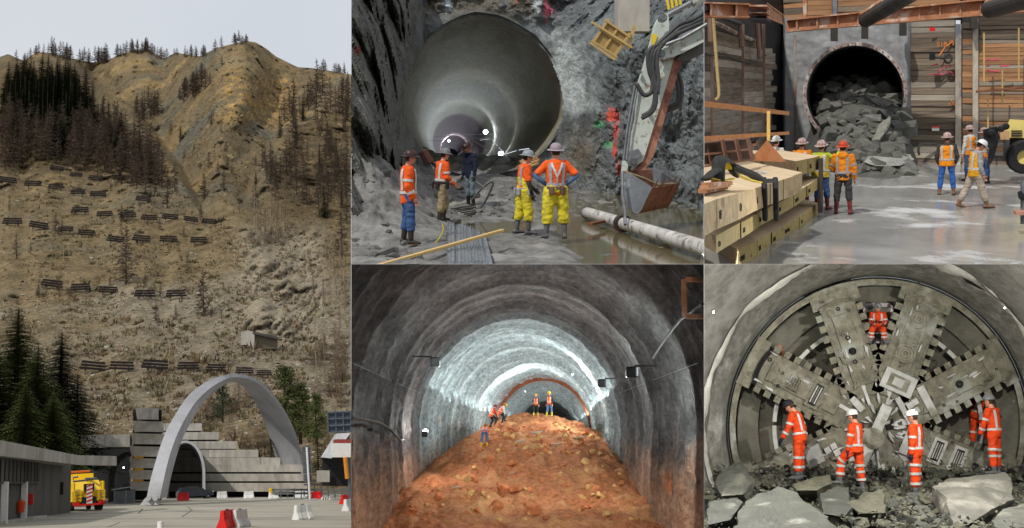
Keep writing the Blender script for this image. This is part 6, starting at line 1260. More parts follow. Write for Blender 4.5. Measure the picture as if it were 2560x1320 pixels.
# people in the pit
GC = 'people in the pit'
person(PC, PC.g(2108, 535), R(-6), dict(top=C_amber, legs=C_char, boots=B_red, hat=H_org, bulk=1.22, hood=True, boot=.62, rings=(.06,), straps=True, tapem=C_grey, bag=1.08), dict(armR=((.25, .1, -1), (.0, .25, -1)), armL=((.25, .3, -1), (-.2, .8, -.3)), legR=(0, 6, 2), legL=(0, 6, 2)), 'person in orange hooded jacket and red boots seen from behind', GC, 1.0)
person(PC, PC.g(2054, 524), R(-20), dict(top=C_lime, vest=cloth('lime_vest', srgb(214, 190, 70)), legs=C_jean, boots=B_red, hat=H_stk, topname='shirt', boot=.55, bulk=1.05), dict(armR=((.5, .5, -.4), (-.1, .5, .9)), legR=(4, 4, 4), hp=-6), 'person in lime vest beside the steel post raising a hand', GC, .98)
person(PC, PC.g(2006, 512), R(-10), dict(top=C_amber, legs=C_jean, boots=B_red, hat=H_stk), dict(hp=-4), 'person whose sticker-covered hat shows above the far timbers', GC, .98)
person(PC, PC.g(1941, 500), R(-30), dict(top=C_white, legs=C_jean, boots=B_blk, hat=H_wht, tape=False), dict(), 'person whose white hat shows beside the triangular plate', GC, .98)
person(PC, PC.g(1887, 497), R(-30), dict(top=C_char, legs=C_jean, boots=B_blk, hat=H_blk, tape=False), dict(), 'person whose black hat shows beside the steel tray', GC, .98)
person(PC, PC.g(2366, 487), R(-8), dict(top=C_char, vest=C_amber, legs=cloth('bright_denim', srgb(52, 102, 178)), boots=B_tan, hat=H_stk, topname='shirt', boot=.25, bulk=1.1), dict(armR=((.3, .0, -1), (-.25, .45, -1)), armL=((.3, .0, -1), (-.25, .45, -1)), legR=(2, 8, 2), legL=(-1, 8, 2)), 'person in amber vest and bright blue jeans with back to camera', GC, 1.0)
person(PC, PC.g(2436, 520), R(-72), dict(top=C_grey, vest=cloth('yellow_vest', srgb(244, 176, 40)), legs=C_khaki, boots=B_tan, hat=H_wht, topname='shirt', boot=.22, bag=1.12), dict(armR=((.1, .1, -1), (-.1, .5, -1)), armL=((.1, .2, -1), (-.1, .6, -.9)), legR=(18, 3, 2), legL=(-20, 3, 8), hp=34, lean=5, heelL=.25), 'person in stone trousers striding right and looking down', GC, 1.02)
person(PC, PC.g(2424, 452), R(40), dict(top=C_white, vest=C_amber, legs=C_jean, boots=B_blk, hat=H_stk, topname='shirt'), dict(hp=6), 'person half hidden behind the striding person', GC, 1.02)
person(PC, PC.g(2462, 458), R(120), dict(top=cloth('sky_blue', srgb(110, 150, 200)), vest=C_amber, legs=C_jean, boots=B_blk, hat=H_stk, topname='shirt'), dict(hp=12), 'person in blue shirt behind the striding person near the machine', GC, 1.0)
# telehandler at the right edge
th = empty('telehandler', PC.M(PC.g(2530, 440), R(0)), 'pale yellow telehandler cut by the right edge with black boom head', 'telehandler'); inv = th.matrix_world.inverted(); pyel = paint('pale_yellow', srgb(226, 206, 120), .45)
place_world(MB().hull([W(2514, 344, 33), W(2512, 330, 33), W(2524, 298, 33), W(2590, 302, 33), W(2590, 346, 33), W(2514, 344, 34.2), W(2524, 298, 34.2), W(2590, 302, 34.2), W(2590, 346, 34.2)]), 'bonnet', pyel, th, inv)
place_world(slab(MB(), 2500, 327, 2524, 349, 32.5, .5, P=PC), 'lamp_block', mat('tan_block', srgb(206, 164, 120), rough=.7), th, inv)
place_world(MB().hull([W(2457, 324, 32), W(2492, 316, 32), W(2500, 346, 32), W(2478, 372, 32), W(2462, 372, 32), W(2457, 324, 32.6), W(2492, 316, 32.6), W(2500, 346, 32.6), W(2478, 372, 32.6)]), 'boom_head', black_steel, th, inv)
place_world(MB().hull([W(2478, 350, 32.2), W(2500, 340, 32.2), W(2484, 400, 32.2), W(2466, 424, 32.2), W(2470, 390, 32.2), W(2478, 350, 32.7), W(2500, 340, 32.7), W(2484, 400, 32.7), W(2466, 424, 32.7)]), 'fork_arm', black_steel, th, inv)
for u, v, r_ in ((2478, 332, .12), (2503, 322, .1), (2515, 316, .1)): place_world(MB().lathe([(.001, -.1), (r_ * .5, -.1), (r_, -.05), (r_, .1), (.001, .1)], 14, Matrix.Translation(W(u, v, 31.9)) @ PC.B @ Matrix.Rotation(R(-90), 4, 'X')), 'pivot', rubber, th, inv)
place_world(MB().hull([W(2508, 349, 33), W(2524, 349, 33), W(2522, 400, 33), W(2508, 402, 33), W(2508, 349, 33.6), W(2524, 349, 33.6), W(2522, 400, 33.6), W(2508, 402, 33.6)]), 'frame_leg', mat('grey_frame', srgb(132, 128, 122), rough=.6), th, inv)
place_world(MB().tube([W(2524, 372, 32.8), W(2565, 352, 33)], .05, 8), 'ram', steel, th, inv); place_world(slab(MB(), 2520, 346, 2600, 400, 33.9, .6, P=PC), 'chassis', black_steel, th, inv)
Mx = Matrix.Translation(W(2560, 392, 32.5)) @ PC.B @ Matrix.Rotation(R(90), 4, 'X') @ Matrix.Scale(1.12, 4); wl = place_world(MB().lathe([(.20, -.2), (.42, -.2), (.47, -.12), (.47, .12), (.42, .2), (.20, .2)], 28, Mx, close=True), 'tyre', rubber, th, inv); place_world(MB().lathe([(.001, -.06), (.2, -.1), (.22, 0), (.2, .1), (.001, .06)], 16, Mx), 'rim', pyel, th, inv)
for z in (0, 1, 2): place_world(slab(MB(), 2528, 326 + z * 6, 2556, 328.5 + z * 6, 32.95, .03, P=PC), 'text_line', black_steel, th, inv)
tb = empty('survey_stand', PC.M(PC.g(2556, 560)), 'survey instrument on a stand with small table at the right edge', 'instrument'); inv = tb.matrix_world.inverted()
place_world(MB().tube([W(2557, 560, 22), W(2557, 450, 22)], .05, 8), 'pole', steel, tb, inv); place_world(MB().hull([W(2538 + rnd(0, 26), 476 + rnd(0, 26), 21.8 + rnd(0, .2)) for k in range(12)]), 'instrument_head', black_steel, tb, inv); place_world(slab(MB(), 2540, 530, 2590, 538, 21.6, .4, P=PC), 'table', mat('pink_board', srgb(196, 140, 120), rough=.7), tb, inv)
o = MB().tube([W(p.x, p.y, 41.3) for p in dense(((2298, 388), (2296, 372), (2302, 362), (2318, 360), (2340, 360)), 4)], .05, 6).build('wall_pipe', hose_m); tag(o, 'grey bent pipe low on the wall left of the amber vest', 'pipe')
o = MB().hull([W(2226, 396, 41.7), W(2270, 322, 41.7), W(2270, 396, 41.7), W(2226, 396, 41.9), W(2270, 322, 41.9), W(2270, 396, 41.9)]).build('dark_gap', black_steel); tag(o, 'black sheet painted as the dark triangular opening right of the muck heap', 'steel plate')  # black sheet stands in for the dark of an open gap
# ================================================================== place D: ribbed tunnel with a bank of red earth
HW, CR, FL = 5.9, 6.7, 3.8
def axD(d): return W(interp(d, [(19, 1325), (34, 1312), (45, 1302), (65, 1298), (90, 1332), (118, 1360), (235, 1372)]), 1085, d)
def axu(d): return CU + axD(d).x * F / d
RIBS = []; d_ = 19.0
while d_ < 240: RIBS.append((d_, rnd(.5, 1.25))); d_ *= 1.046 * rnd(.98, 1.02)
def secD(a):        # horseshoe section, a from -1 (left foot) over the crown to 1 (right foot)
    s = abs(a); sg = 1 if a > 0 else -1
    if s > .62:
        t = (s - .62) / .38; return (sg * lerp(HW, HW * .965, t), lerp(.2, -FL - .6, t))
    w = (1 - s / .62) * math.pi / 2; return (sg * HW * math.cos(w), .2 + (CR - .2) * math.sin(w))
def ribD(d):
    b = 0.0
    for r, k in RIBS:
        x = (d - r) / (r * .0058)
        if abs(x) < 2.4: b = max(b, k * math.exp(-x * x * 1.1))
    return b
import bisect
RD = [r for r, k in RIBS]
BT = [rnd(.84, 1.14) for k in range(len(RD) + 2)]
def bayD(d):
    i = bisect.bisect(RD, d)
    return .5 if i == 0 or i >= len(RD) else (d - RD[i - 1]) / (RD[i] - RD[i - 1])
A_ = list(np.linspace(-1, 1, 113)); ds = []; d = 19.0
while d < 235: ds.append(d); d *= 1.0032
rows, cols = [], []
for d in ds:
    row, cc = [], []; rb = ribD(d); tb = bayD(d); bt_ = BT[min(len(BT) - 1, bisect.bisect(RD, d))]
    for a in A_:
        x, z = secD(a); c_ = axD(d); nrm = Vector((x, z - 1)).normalized(); n_ = fbm((x * .7, d * .45, z * .7), 1, 5); n2 = fbm((x * 2.6, d * 2.0, z * 2.6), 1, 4)
        off = (.16 * (bayD(d) - .5) - .24 * rb) * max(1, d / 48) * (.8 + .5 * n_) + .14 * n_ + .09 * n2
        row.append(c_ + Vector((x + nrm.x * off, 0, z + nrm.y * off)))
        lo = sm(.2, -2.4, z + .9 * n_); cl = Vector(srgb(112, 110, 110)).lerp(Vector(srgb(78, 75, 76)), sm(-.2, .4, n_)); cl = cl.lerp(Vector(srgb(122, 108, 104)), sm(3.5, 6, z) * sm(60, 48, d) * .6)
        cl = cl.lerp(Vector(srgb(196, 206, 206)), sm(57, 64, d)); cl = cl.lerp(Vector(srgb(150, 158, 158)), sm(105, 125, d))  # tint painted paler over the lamplit section, dimmer again beyond it
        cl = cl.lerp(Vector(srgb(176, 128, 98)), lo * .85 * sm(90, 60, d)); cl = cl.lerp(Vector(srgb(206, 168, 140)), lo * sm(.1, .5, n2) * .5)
        k = math.exp(-((a - .80) / .035) ** 2 - ((d - 41) / 2.0) ** 2) + .4 * n2; cl = cl.lerp(Vector(srgb(204, 122, 78)), sm(.45, .7, k))
        cl = cl.lerp(Vector(srgb(150, 84, 50)), math.exp(-((d - 116) / 2.2) ** 2) * sm(-.2, .2, n2 + .3) * sm(.62, .45, abs(a) - .15))
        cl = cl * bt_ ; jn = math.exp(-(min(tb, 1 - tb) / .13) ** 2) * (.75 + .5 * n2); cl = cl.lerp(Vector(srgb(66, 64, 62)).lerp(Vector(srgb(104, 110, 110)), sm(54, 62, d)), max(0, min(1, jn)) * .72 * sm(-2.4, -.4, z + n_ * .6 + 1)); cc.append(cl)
    rows.append(row); cols.append(cc)
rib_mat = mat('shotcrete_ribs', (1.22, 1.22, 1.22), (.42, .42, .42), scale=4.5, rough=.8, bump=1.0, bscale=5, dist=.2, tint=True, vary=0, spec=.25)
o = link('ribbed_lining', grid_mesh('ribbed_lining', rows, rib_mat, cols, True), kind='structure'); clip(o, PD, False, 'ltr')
c_ = axD(232); MB().add([c_ + Vector((secD(a)[0], 0, secD(a)[1])) for a in np.linspace(-1, 1, 40)], [tuple(range(40))]).build('tunnel_face', mat('far_face', srgb(110, 112, 110), vary=0), kind='structure')
# red-brown steel rib ring
rr = MB(); vs = []
for a in np.linspace(-.75, .75, 60):
    x, z = secD(a)
    for e, dd in ((-.1, 0), (-.72, 0), (-.72, .8), (-.1, .8)): n_ = Vector((x, z - 1)).normalized(); vs.append(axD(116 + dd) + Vector((x + n_.x * (e - .03 + .06 * noise.noise((x, z, e))), 0, z + n_.y * (e - .03))))
rr.add(vs, [(4 * i + j, 4 * i + (j + 1) % 4, 4 * i + 4 + (j + 1) % 4, 4 * i + 4 + j) for i in range(59) for j in range(4)]); o = rr.build('steel_rib', mat('earth_rust', srgb(150, 84, 50), srgb(96, 54, 36), scale=1.2, rough=.9, bump=.6)); tag(o, 'earth-stained brown rib ring round the far tunnel section', 'rib')
# earth bank
def bankD(u, d, rough_=True):
    base = -FL; p0 = W(u, 1085, d); x = p0.x - axD(d).x
    h_ = interp(d, [(30, 0), (42, .05), (46, .45), (53, 1.75), (60, 3.05), (67, 4.1), (75, 5.05), (80, 5.2), (95, 5.05), (235, 4.4)])
    h_ *= 1 - .42 * min(1.1, abs(x - .4) / HW) ** 2.0 * sm(42, 60, d); h_ += .5 * sm(44, 70, d) * sm(-1.2, -4.0, x) * sm(95, 80, d) * -.8 + .25 * sm(50, 60, d) * sm(2.5, 5.5, x)
    q = Vector((x, d * .5, 0)); n = fbm(q, .9, 5); n2 = ridge(q, 1.5, 4) if rough_ else 0
    h_ += (.20 * n + .07 * n2) * (1 + .8 * sm(38, 46, d)); return Vector((p0.x, d, p0.z + base + h_))
earth = mat('red_earth', srgb(214, 138, 94), srgb(132, 74, 46), scale=3.5, rough=.95, bump=1.0, bscale=6, dist=.14, c=srgb(206, 150, 104), cscale=.45, cthr=(.5, .7), vary=0, spec=.1, world=True)
rows = [[bankD(axu(d) + x * F / d, d) for x in np.linspace(-6.4, 6.4, 150)] for d in [29.5 * (200 / 29.5) ** (i / 259) for i in range(260)]]
o = link('earth_bank', grid_mesh('earth_bank', rows, earth), kind='structure'); clip(o, PD, False, 'lr')
er = mat('earth_clod', srgb(206, 132, 88), srgb(168, 96, 60), scale=2, rough=.95, bump=.6, bscale=8, dist=.03, vary=.25, spec=.1); ey = mat('ochre_clod', srgb(216, 176, 116), srgb(180, 136, 82), scale=2, rough=.95, bump=.5, vary=.2, spec=.1)
RKD = [rock_mesh(16, 1, .95, .8, er) for k in range(6)]; RKY = [rock_mesh(14, 1, .9, .8, ey) for k in range(3)]
BIG = [(1332, 1288, 46, 'large red boulder at the foot of the bank, right of centre'), (1365, 1300, 18, 'small round stone touching the large red boulder'), (1027, 1290, 34, 'red boulder alone at the left foot of the bank'), (1500, 1248, 24, 'pale stone on the lower right of the bank'), (1455, 1248, 20, 'yellow pale stone below the middle of the bank'), (1290, 1232, 40, 'broad red boulder above the large one'), (1240, 1275, 36, 'flat red stone left of the large boulder'), (1262, 1230, 30, 'red stone in the middle of the bank foot'), (1100, 1250, 30, 'reddish stone near the left wall foot'), (1190, 1285, 22, 'small red stone left of the flat one'), (1460, 1275, 24, 'reddish stone low on the right'), (1515, 1293, 26, 'pale rounded stone at the right foot of the bank'), (1400, 1190, 16, 'small pale stone half way up the bank')]
def hitD(u, v):
    lo = 30.0
    for i in range(400):
        d = 30 * (120 / 30) ** (i / 399); p = bankD(u, d, False)
        if CV - p.z / d * F <= v: return p
    return p
for u, v, w, lb in BIG:
    p = hitD(u, v); s_ = w * p.y / F; o = link('boulder', random.choice(RKY if 'pale' in lb else RKD).copy(), None, Matrix.Translation(p + Vector((0, 0, s_ * .22))) @ Matrix.Rotation(rnd(0, 6), 4, 'Z') @ Matrix.Scale(s_ * 1.05, 4)); roughen(o, .07, 3.0); tag(o, lb, 'rock', 'boulders on the earth bank')
for k in range(290):
    if k < 150: v = rnd(1062, 1140); u = rnd(1200, 1500)
    else: v = 1110 + 200 * rnd(0, 1) ** .8; u = rnd(1180 - (v - 1100) * .9, 1500 + (v - 1100) * .75)
    p = hitD(u, v); s_ = rnd(5, 17) * (p.y / F) * (1.7 if rnd(0, 1) < .12 else 1)
    o = link('earth_clod', random.choice(RKY if rnd(0, 1) < .28 else RKD), None, Matrix.Translation(p + Vector((0, 0, s_ * .2))) @ Matrix.Rotation(rnd(0, 6), 4, 'Z') @ Matrix.Rotation(rnd(-.5, .5), 4, 'X') @ Matrix.Scale(s_, 4)); tag(o, 'small clod of red earth on the bank in the ribbed tunnel', 'clod', 'clods on the earth bank')
ps = mat('grey_sheet', srgb(186, 186, 180), srgb(140, 142, 140), rough=.7, scale=3)
for u, v, w, th_, rz_, lb in ((1342, 1084, 30, 6, 12, 'thin grey sheet lying across the upper bank'), (1300, 1105, 20, 5, -10, 'small grey slab left of the thin sheet'), (1390, 1112, 26, 5, 8, 'pale slab right on the upper bank'), (1440, 1098, 50, 5, 2, 'long pale strip on the right of the upper bank'), (1140, 1222, 22, 3, 3, 'white stick lying on the lower left of the bank'), (1280, 1190, 12, 6, 40, 'small white scrap in the middle of the bank')):
    p = hitD(u, v + 3); s_ = w * p.y / F; o = MB().box((0, 0, 0), (s_, s_ * .35, max(.05, th_ * p.y / F * .5)), bev=.03).build('debris', ps, None, PD.M(p + Vector((0, 0, .12)), R(rz_)) @ Matrix.Rotation(R(-8), 4, 'Y')); tag(o, lb, 'debris', 'pale scraps on the earth bank')
# lamps, boxes and cables on the walls
def wallpt(u, v, side, inset=.25):
    d = 60.0
    for _ in range(60):
        dx = (u - axu(d)) / F;
        z = (1085 - v) / F * d; x = HW if z < .2 else HW * math.sqrt(max(.05, 1 - ((z - .2) / (CR - .2)) ** 2)); d = lerp(d, (x - inset) / max(abs(dx), .01), .5)
    return W(u, v, d)
def flood(u, v, label, e, aim, side, size=.35):
    p = wallpt(u, v, side, 2.3); o = empty('flood_light', PD.M(p), label, 'lamp', 'flood lights in the ribbed tunnel'); MB().box((0, 0, 0), (.36, .22, .34), Matrix.Rotation(R(-25 * side), 3, 'Z'), bev=.04).build('housing', black_steel, o); MB().box((.45 * side, .1, .2), (.7, .06, .06)).build('arm', black_steel, o)
    MB().box((-.06 * side, .20, -.05), (.24, .04, .22), Matrix.Rotation(R(-25 * side), 3, 'Z')).build('lens', glow('flood_glow' + str(u), (.92, 1, .98), 3), o)
    l_ = bpy.data.lights.new('flood', 'SPOT'); l_.energy = e; l_.spot_size = R(150); l_.spot_blend = .6; l_.color = (.88, 1, .97); l_.shadow_soft_size = .5; lo = bpy.data.objects.new('flood_beam', l_); col.objects.link(lo); lo.parent = o
    t = o.matrix_world.inverted() @ W(*aim); s0 = Vector((-.2 * side, .4, 0)); lo.matrix_basis = Matrix.Translation(s0) @ (-(t - s0)).to_track_quat('Z', 'Y').to_matrix().to_4x4()
flood(1506, 958, 'twin flood light on the right tunnel wall at the bright section', 1800, (1150, 960, 90), 1)
flood(1580, 930, 'added flood light in a dark frame high on the right wall', 2400, (1250, 1180, 48), 1)  # flood light added in a bare frame to brighten the earth bank
flood(1086, 905, 'flood light bracket on the upper left tunnel wall', 250, (1520, 900, 85), -1)
p = wallpt(1062, 1085, -1, 1.1); lo = empty('work_lamp', PD.M(p), 'bright work lamp on the left wall above the earth', 'lamp'); MB().box((0, 0, 0), (.3, .25, .3), bev=.04).build('housing', black_steel, lo); m = MB(); ball(m, (0, .2, .1), (.14, .1, .14)); m.build('bulb', glow('work_glow', (1, .98, .92), 40), lo)
l_ = bpy.data.lights.new('work_light', 'POINT'); l_.energy = 380; l_.color = (1, .96, .9); l_.shadow_soft_size = .15; q = bpy.data.objects.new('work_light', l_); col.objects.link(q); q.parent = lo; q.location = (.15, .45, .3)
for u, v, s_, lb, sd in ((1757, 745, .5, 'rusty open box high on the right wall', 1),):
    p = wallpt(u, v, sd, .3); t = empty('wall_bracket', PD.M(p), lb, 'bracket'); mm = rust if u > 1700 else black_steel
    for x, z, w, h_ in ((0, s_, 2 * s_, .12), (0, -s_, 2 * s_, .12), (-s_, 0, .12, 2 * s_), (s_, 0, .12, 2 * s_)): MB().box((x, 0, z), (w * .9, .2, h_)).build('bar', mm, t)
    if u > 1700: [clip(c, PD, True, 'r') for c in t.children]
pt = [wallpt(u, v, 1, .75) for u, v in ((1757, 760), (1700, 800), (1660, 850), (1632, 895))]; tag(MB().tube(pt, .04, 6).build('cable', black_steel), 'black cable running down the right tunnel wall', 'cable')
pt = [wallpt(u, v, -1, .75) for u, v in ((882, 1045), (915, 1050), (945, 1056), (975, 1072), (1000, 1100), (1012, 1100))]; tag(MB().tube(pt, .05, 6).build('cable', black_steel), 'black cable sagging along the left tunnel wall', 'cable')
for u, v, s_, lb in ((1146, 1062, .7, 'white cloth bundle hanging on the left tunnel wall'), (1098, 1052, .45, 'white notice sheet on the left wall beside the work lamp')):
    p = wallpt(u, v, -1, .5); o = MB().hull([p + Vector((rnd(-.3, .3), rnd(-.2, .2), rnd(-1, 1))) * s_ for k in range(14)]).build('hanging_sheet', C_white); tag(o, lb, 'sheet')
for sd in (1, -1):
    sp = [axD(d) + Vector((sd * 5.35, 0, 2.2)) for d in (31, 44, 58, 72, 86, 102, 122, 150, 190)]
    strip_light('added_tube_lights', PD, sp, .003, 30, (.84, .97, 1), lambda p: Vector((-sd, 0, .45 if p.y > 58 else -.1)), 'run of added tube lights along the %s wall of the bright tunnel section' % ('right' if sd > 0 else 'left'), .5, [(20 if k == 0 else 24 if k == 1 else 52) * (1 if sd > 0 else .8) for k in range(8)])  # tube runs added along both walls for even light
for d_, x_, e_, lb in ((70, 3.4, 900, 'nearest'), (98, -1.0, 1300, 'middle'), (138, 1.0, 1500, 'farthest')): lamp('added_crown_lamp', PD, axD(d_) + Vector((x_, 0, 4.0)), lb + ' small added lamp hanging under the bright tunnel crown', e_, .04, (.86, .98, 1), em=8)  # lamps added so light runs along the tunnel across the ribs
# people
GD = 'people on the earth bank'
vest_r = cloth('vest_red', srgb(220, 70, 40))
person(PD, hitD(1374, 1041), R(150), dict(top=C_blk, vest=C_or, legs=C_blue, boots=B_yel, hat=H_yel, topname='shirt', boot=.5), dict(legR=(4, 9, 2), legL=(0, 8, 2), hp=10), 'worker in orange vest standing on the crest at right', GD, 1.0, .022)
person(PD, hitD(1340, 1040), R(170), dict(top=C_char, vest=C_or, legs=C_blk, boots=B_yel, hat=H_yel, topname='shirt', boot=.4), dict(legR=(14, 6, 10), legL=(-6, 4, 2), armR=((.3, .3, -1), (0, .9, -.5))), 'worker in dark clothes on the crest left of the tallest one', GD, .92, .022)
p0 = W(1228, 1068, 72); person(PD, p0, R(-60), dict(top=C_red, vest=C_or, legs=C_blk, boots=B_blk, hat=H_red, topname='shirt'), dict(legR=(50, 6, 70), legL=(30, 8, 60), lean=22, hp=20, armR=((.2, .6, -1), (-.2, .9, -.3))), 'worker in red with dark red hat crouching at the left wall', GD, 1.0, .022)
p0 = W(1250, 1058, 73); person(PD, p0, R(-70), dict(top=C_white, vest=C_or, legs=C_blk, boots=B_blk, hat=H_yel, topname='shirt'), dict(legR=(70, 6, 85), legL=(48, 8, 60), lean=32, hp=22, armR=((.2, .7, -1), (-.2, .8, -.6)), armL=((.2, .7, -1), (-.2, .8, -.6))), 'worker in white shirt and yellow hat crouching beside the one in red', GD, .95, .022)
person(PD, hitD(1211, 1121), R(-4), dict(top=C_or, legs=C_blue, boots=B_yel, hat=mat('hat_tan', srgb(190, 150, 110)), boot=.55, hem=-.04), dict(legR=(10, 6, 16), legL=(2, 9, 10), lean=58, hp=20, armR=((.2, .6, -1), (0, .6, -1)), armL=((.2, .6, -1), (0, .6, -1))), 'worker in yellow boots bending over at the left wall', GD, 1.0, .022)
# ================================================================== place E: the cutterhead of a boring machine
DC = 24.4; CC = (2195, 1068); RP = 373.0
# broken-out concrete opening: outer tunnel, rough collar, gap
tunE = mat('tunnel_concrete', srgb(128, 126, 120), srgb(86, 84, 79), scale=3, rough=.85, bump=.35, bscale=7, dist=.03, c=srgb(146, 144, 138), cscale=.5, cthr=(.52, .7), vary=0)
colE = mat('broken_collar', srgb(140, 138, 130), srgb(92, 90, 83), scale=4, rough=.85, bump=.6, bscale=5, dist=.06, vary=0, c=srgb(170, 168, 162), cscale=1.2, cthr=(.55, .68))
def ringE(specs, n=160, a0=-.35, a1=math.pi + .35, jag=None):
    rows = []
    for k, (r, d, j) in enumerate(specs):
        row = []
        for i in range(n + 1):
            w = lerp(a0, a1, i / n); q = r * (1 + j * (fbm((math.cos(w) * 4, math.sin(w) * 4, k * .7), 1, 5))); e = j * 6 * noise.noise((math.cos(w) * 6, math.sin(w) * 6, k + 5)); row.append(W(CC[0] + q * math.cos(w) * interp(math.cos(w), [(-1, 1.12 if k > 3 else 1.0), (0, 1), (1, 1.0)]), CC[1] - q * math.sin(w), d + e))
        rows.append(row)
    return rows
rows = ringE([(376, 25.4, 0), (378, 24.6, 0), (384, 24.3, .008), (398, 24.0, .02), (420, 23.5, .04), (436, 23.1, .03)])
o = link('broken_opening', grid_mesh('broken_opening', rows, colE), kind='structure'); clip(o, PE, False, 'lt')
rows = ringE([(410, 24.3, .0), (433, 23.6, .0), (440, 22.9, .012), (452, 22.6, .004), (520, 21.4, .003), (640, 19.6, .003), (900, 17.5, .003)])
o = link('concrete_tunnel', grid_mesh('concrete_tunnel', rows, tunE), kind='structure'); clip(o, PE, False, 'lt')
edge_m = mat('chipped_edge', srgb(196, 194, 186), srgb(160, 158, 150), scale=4, rough=.85, bump=.5, vary=0)
rows = ringE([(431, 23.15, .03), (437, 22.78, .022), (443, 22.74, .015)])
o = link('chipped_edge', grid_mesh('chipped_edge', rows, edge_m), kind='structure'); clip(o, PE, False, 'lt')
# machine
tbm_m = mat('muddy_steel', srgb(142, 138, 118), srgb(86, 82, 69), scale=4, rough=.6, bump=.6, bscale=7, dist=.04, c=srgb(160, 160, 150), cscale=1.1, cthr=(.52, .64), vary=.05, spec=.4); tbm_d = mat('recess_steel', srgb(132, 128, 114), srgb(92, 90, 80), scale=1.5, rough=.7, bump=.5, bscale=6, c=srgb(170, 170, 166), cscale=2.2, cthr=(.68, .74)); tbm_w = mat('scraped_steel', srgb(208, 208, 204), srgb(170, 168, 162), scale=3, rough=.5, bump=.2, c=srgb(140, 136, 118), cscale=1.5, cthr=(.58, .68)); blk_hole = mat('cutter_slot', srgb(30, 29, 28), srgb(18, 18, 18), rough=.6)
tb_ = empty('cutterhead', PE.M(W(CC[0], CC[1], DC)), 'huge mud-coated round cutterhead with eight spoke arms and cutting teeth', 'cutterhead'); inv = tb_.matrix_world.inverted()
PXM = DC / F
def pol(r, a, d=0.0): return W(CC[0] + r * math.cos(R(a)), CC[1] - r * math.sin(R(a)), DC + d)
def bandE(r0, r1, d0, d1, a0, a1, name, m, n=None):
    n = n or max(6, int(abs(a1 - a0) / 3)); vs = []
    for i in range(n + 1):
        a = lerp(a0, a1, i / n); vs += [pol(r0, a, d0), pol(r1, a, d0), pol(r1, a, d1), pol(r0, a, d1)]
    mb = MB().add(vs, [(4 * i + j, 4 * i + (j + 1) % 4, 4 * i + 4 + (j + 1) % 4, 4 * i + 4 + j) for i in range(n) for j in range(4)] + [(0, 1, 2, 3), (4 * n, 4 * n + 1, 4 * n + 2, 4 * n + 3)]); return place_world(mb, name, m, tb_, inv)
bandE(0.1, 374, .78, .9, 0, 360, 'bulkhead', tbm_d, 90); bandE(356, 371, -.02, 1.2, 0, 360, 'outer_rim', tbm_m, 120); bandE(368, 375.5, .3, 1.25, 0, 360, 'seal_gap', blk_hole, 120)
bandE(300, 352, .55, .75, 0, 360, 'inner_ring', tbm_d, 90)
ARM = [(108.5, 112, 358), (69.5, 122, 358), (28, 114, 368), (-22, 106, 358), (152.5, 116, 368), (204, 98, 362), (248, 76, 330), (292, 76, 330)]
def armpt(a, x, y, d): c, s = math.cos(R(a)), math.sin(R(a)); return W(CC[0] + x * c - y * s, CC[1] - (x * s + y * c), DC + d)
def armbox(a, x0, x1, y0, y1, d0, d1, name, m, tp=0): 
    q = [armpt(a, x0, y0, d0), armpt(a, x1, y0, d0), armpt(a, x1, y1, d0), armpt(a, x0, y1, d0)]; k = [armpt(a, x0, y0, d1), armpt(a, x1, y0, d1), armpt(a, x1, y1, d1), armpt(a, x0, y1, d1)]
    if tp: c_ = sum(q, Vector()) / 4; q = [c_ + (p - c_) * (1 - tp) for p in q]
    return place_world(MB().hexa(k + q), name, m, tb_, inv)
